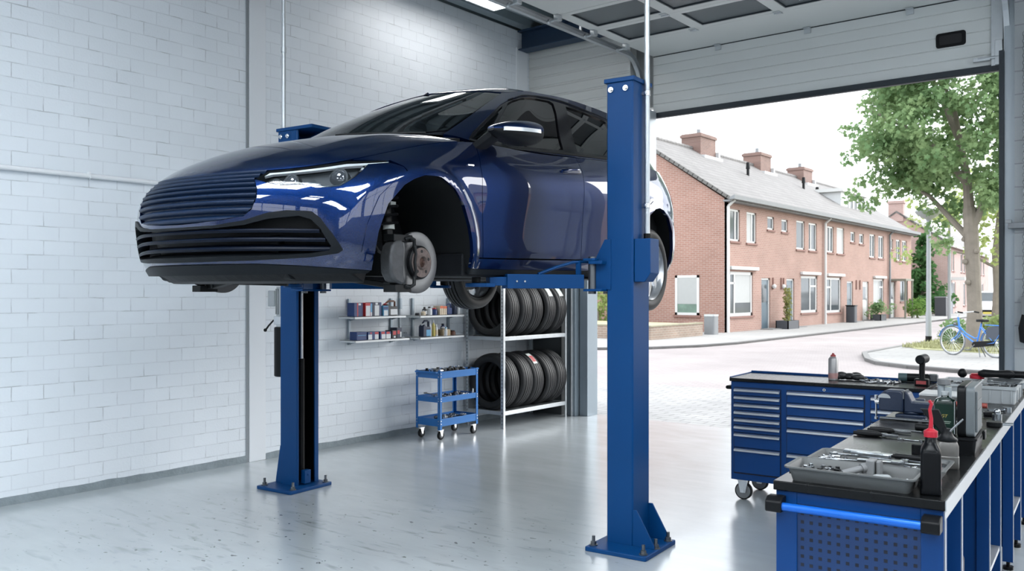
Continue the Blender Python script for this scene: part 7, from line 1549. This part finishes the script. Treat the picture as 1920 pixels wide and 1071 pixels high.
bs = bthing('black_case', 'small flat black case under the red pipe wrench', 'case', .30, 2.06, BT); B().box(-.07, .08, -.05, .05, 0, .03).ob('body', m_black, bs, bevel=.005)
# clear tubes, plates, crates
tu = bthing('plastic_flask', 'pale grey double tube flask with red base standing behind the vise', 'flask', .185, 2.42, BT); m_clear = mat('frosted_plastic', (.32, .36, .38), .3, var=.05, coat=.4)
B().cyl((-.014, 0, 0), (-.014, 0, .115), .020, n=18).box(.004, .036, -.018, .018, 0, .105).ob('tubes', m_clear, tu, bevel=.002); B().cyl((-.002, 0, .115), (-.002, 0, .148), .034, n=24).ob('cap', m_grey, tu, bevel=.003); B().cyl((-.014, 0, .0), (-.014, 0, .022), .0215, n=18).ob('red_base', mat('worn_red_paint', (.22, .04, .03)), tu)
bx2 = bthing('flat_box', 'flat grey cardboard-like box lying left of the pale flask', 'box', .145, 2.66, BT, .02); B().box(-.11, .11, -.12, .12, 0, .032).ob('box', mat('dark_grey_box', (.10, .10, .10), .6), bx2, bevel=.003); B().box(-.112, .112, -.122, .122, .032, .046).ob('lid', mat('light_box_lid', (.50, .51, .51), .55), bx2, bevel=.003)
def crate(label, u0, u1, v0, v1, h, z=BT):
    t = bthing('storage_bin', label, 'storage bin', (u0+u1)/2, (v0+v1)/2, z, 0, 'grey storage bins'); w, l = u1-u0, v1-v0
    def rr(k, zz): return [(x, y, zz) for x, y in rrect(w-k*2, l-k*2, .012)]
    B().rings([rr(.008, 0), rr(.003, h*.80), rr(-.003, h*.81), rr(-.003, h), rr(.004, h), rr(.009, h*.6), rr(.014, .006)]).ob('shell', m_lgrey, t)
    b = B()
    for x in (-w*.38, -w*.15, w*.15, w*.38): b.box(x-.003, x+.003, -l/2-.001, -l/2+.006, .004, h*.8)
    for y in (-l*.3, 0, l*.3): b.box(w/2-.006, w/2+.001, y-.003, y+.003, .004, h*.8)
    b.ob('ribs', m_lgrey, t, bevel=.001); return t
crate('left grey storage bin at the far end of the bench, behind the flat box', .09, .285, 2.82, 3.26, .085); crate('right grey storage bin at the far end of the bench, filled with dark tools', .315, .515, 2.66, 3.20, .098)
for i, (u0, v0, rx, ry, zz, ti, lab, gg) in enumerate(((.185, 3.0, .07, .15, .050, 41, 'dark %s in the left grey storage bin at the bench end', '%ss in the left storage bin'), (.415, 2.9, .07, .20, .060, 43, 'dark %s in the right grey storage bin at the bench end', '%ss in the right storage bin'))):
    bits('b', lab, 'x', bw(u0, v0, BT+zz), 16, rx, ry, ti, gg, (m_grip, m_dsteel, m_tool), .032)
for u, v, L, rz, lab in ((.36, 2.78, .16, .1, 'chrome spanner lying on top of the right grey storage bin'), (.45, 2.88, .2, -.5, 'long chrome spanner sticking out of the right grey storage bin')): spanner('spanner', lab, u, v, L, rz, BT+.098, grp='spanners on the storage bins')
rc = bthing('red_disc', 'round red plastic disc on the left storage bin', 'disc', .265, 3.18, BT+.09); B().cyl((0, 0, 0), (0, 0, .024), .042, n=24).cyl((0, 0, .024), (0, 0, .032), .036, n=24).ob('lid', m_red, rc, bevel=.003)
def sanding(label, u, v, rz, L): t = bthing('curved_tool', label, 'tool', u, v, BT+.10, rz, 'dark tool handles on the far bins'); B().rings([[(x, r*math.cos(a)*1.2, .028+r*math.sin(a)) for a in np.linspace(0, 2*PI, 13)[:-1]] for x, r in ((-L/2, .012), (-L/2+.03, .026), (0, .022), (L/2-.03, .027), (L/2, .012))]).ob('handle', m_grip, t); return t
sanding('dark curved tool handle lying across the right storage bin, left one', .375, 3.14, .05, .20); sanding('dark curved tool handle lying across the right storage bin, next to the door track', .505, 3.16, -.05, .22)
sd_ = bthing('ratchet', 'chrome ratchet lying near the right bench edge behind the grey case', 'ratchet', .47, 2.26, BT, .8); B().cyl((-.07, 0, .012), (.03, 0, .012), .008, n=10).ob('handle', m_tool, sd_); B().cyl((.045, 0, 0), (.045, 0, .026), .020, n=18).ob('head', m_tool, sd_); 
s2 = bthing('socket', 'chrome ball-headed socket at the bench edge right of the grey case', 'socket', .485, 1.95, BT); B().cyl((0, 0, 0), (0, 0, .03), .022, n=18).ball((0, 0, .040), .017, 12).ob('body', m_tool, s2)
s3 = bthing('air_gauge', 'dark round gauge lying at the right bench edge beside the grey case', 'gauge', .495, 1.72, BT, .3); B().cyl((0, 0, 0), (0, 0, .022), .034, n=24).ob('dial', m_black, s3, bevel=.003); B().cyl((.03, 0, .012), (.08, 0, .012), .007, n=10).ob('stem', m_tool, s3)
s4 = bthing('grinding_stone', 'dark flat block lying behind the gauge at the right bench edge', 'block', .46, 2.10, BT, .2); B().box(-.05, .03, -.02, .02, 0, .022).ob('block', m_black, s4, bevel=.005)
# ---- on the cabinet
CT = .8762
def cthing(name, label, cat, u, v, z=CT, rz=0., group=None): return thing(name, label, cat, cw(u, v, z), BANG+rz, group)
sp_ = cthing('spray_can', 'grey spray can with red nozzle standing on the blue cabinet', 'spray can', .650, .235)
B().lathe([(.030, 0), (.0325, .003), (.0325, .145), (.029, .153), (.022, .162), (.020, .164)], 28).ob('can', mat('grey_can', (.33, .32, .32), .3, .5, var=.05), sp_); B().lathe([(.018, .163), (.018, .172), (.013, .178), (.008, .180), (.007, .188), (.0, .189)], 20).ob('nozzle', mat('dull_red', (.30, .05, .05), .4), sp_)
B().lathe([(.0328, .012), (.0328, .05)], 28, cap=False).ob('label_band', mat('reddish_label', (.36, .20, .19), .5, var=.3, vscale=40), sp_)
gl2 = cthing('glove', 'pair of crumpled black work gloves beside the spray can', 'gloves', .745, .285)
b = B()
for q, r_, s in (((-.05, 0, .03), .035, (1.2, .9, .8)), ((.0, .01, .026), .038, (1.3, 1, .65)), ((.06, -.01, .024), .034, (1.4, .9, .7)), ((.04, .03, .035), .026, (1.5, .7, .8)), ((.09, .01, .014), .02, (1.6, .8, .7)), ((-.07, -.03, .02), .022, (1, 1.2, .9))): b.ball(q, r_, 14, s)
o = b.ob('leather', mat('black_leather', (.014, .014, .016), .45, var=.3, vscale=30, bump=.6, bscale=50), gl2)
bits('b', 'steel %s laid out on the blue cabinet top, right of the gloves', 'x', cw(.95, .22, CT), 30, .12, .07, 51, 'steel %ss laid out on the cabinet', (m_steel, m_tool, m_dsteel, m_black), .022)
for u, v, L, rz, lab in ((.90, .17, .17, .05, 'chrome spanner at the front of the loose parts on the cabinet'), (.98, .20, .18, .12, 'chrome spanner in the middle of the loose parts on the cabinet'), (1.0, .27, .16, -.1, 'chrome spanner at the back of the loose parts on the cabinet')): spanner('spanner', lab, u, v, L, rz, CT+.02, grp='spanners on the cabinet')
iw = cthing('impact_wrench', 'black cordless impact wrench standing upright on its battery on the blue cabinet', 'impact wrench', 1.225, .19)
B().prism(rrect(.085, .07, .012), 0, .045).ob('battery', m_black, iw, bevel=.005); B().rings([[(x+.018*math.cos(a), .022*math.sin(a), z) for a in np.linspace(0, 2*PI, 15)[:-1]] for z, x in ((.04, .0), (.10, .0), (.15, .002))]).ob('grip', m_grip, iw)
B().cyl((-.005, -.055, .172), (.012, .05, .176), .030, n=22).ob('housing', m_grip, iw, bevel=.006); B().cyl((.012, .05, .176), (.018, .10, .178), .020, .014, n=18).ob('nose', m_alu, iw); B().box(-.03, .03, -.0365, -.0345, .012, .034).ob('battery_label', mat('dull_red', (.30, .05, .05)), iw)
gd_ = cthing('angle_grinder', 'black and grey angle grinder lying on the cabinet behind the impact wrench', 'grinder', 1.17, .40, CT, .1); B().cyl((-.12, 0, .03), (.08, 0, .032), .028, n=18).ob('body', m_grip, gd_, bevel=.006); B().cyl((-.125, 0, .03), (-.07, 0, .03), .029, n=18).ob('rear_cap', mat('teal_grey', (.05, .09, .10), .5), gd_); B().cyl((.09, 0, .01), (.09, 0, .06), .032, n=18).ob('gear_head', m_dsteel, gd_, bevel=.005)
ps = bthing('polisher', 'black polishing machine with a round knob standing at the far end of the bench', 'polisher', .15, 3.45, BT); B().cyl((.0, 0, .02), (.16, 0, .03), .03, n=18).ob('body', m_grip, ps, bevel=.006); B().lathe([(.10, 0), (.10, .012), (.05, .03), (.035, .05)], 28).ob('pad', m_black, ps); B().cyl((0, 0, .05), (0, 0, .075), .012, n=12).ball((0, 0, .098), .03, 16).ob('knob', m_black, ps)
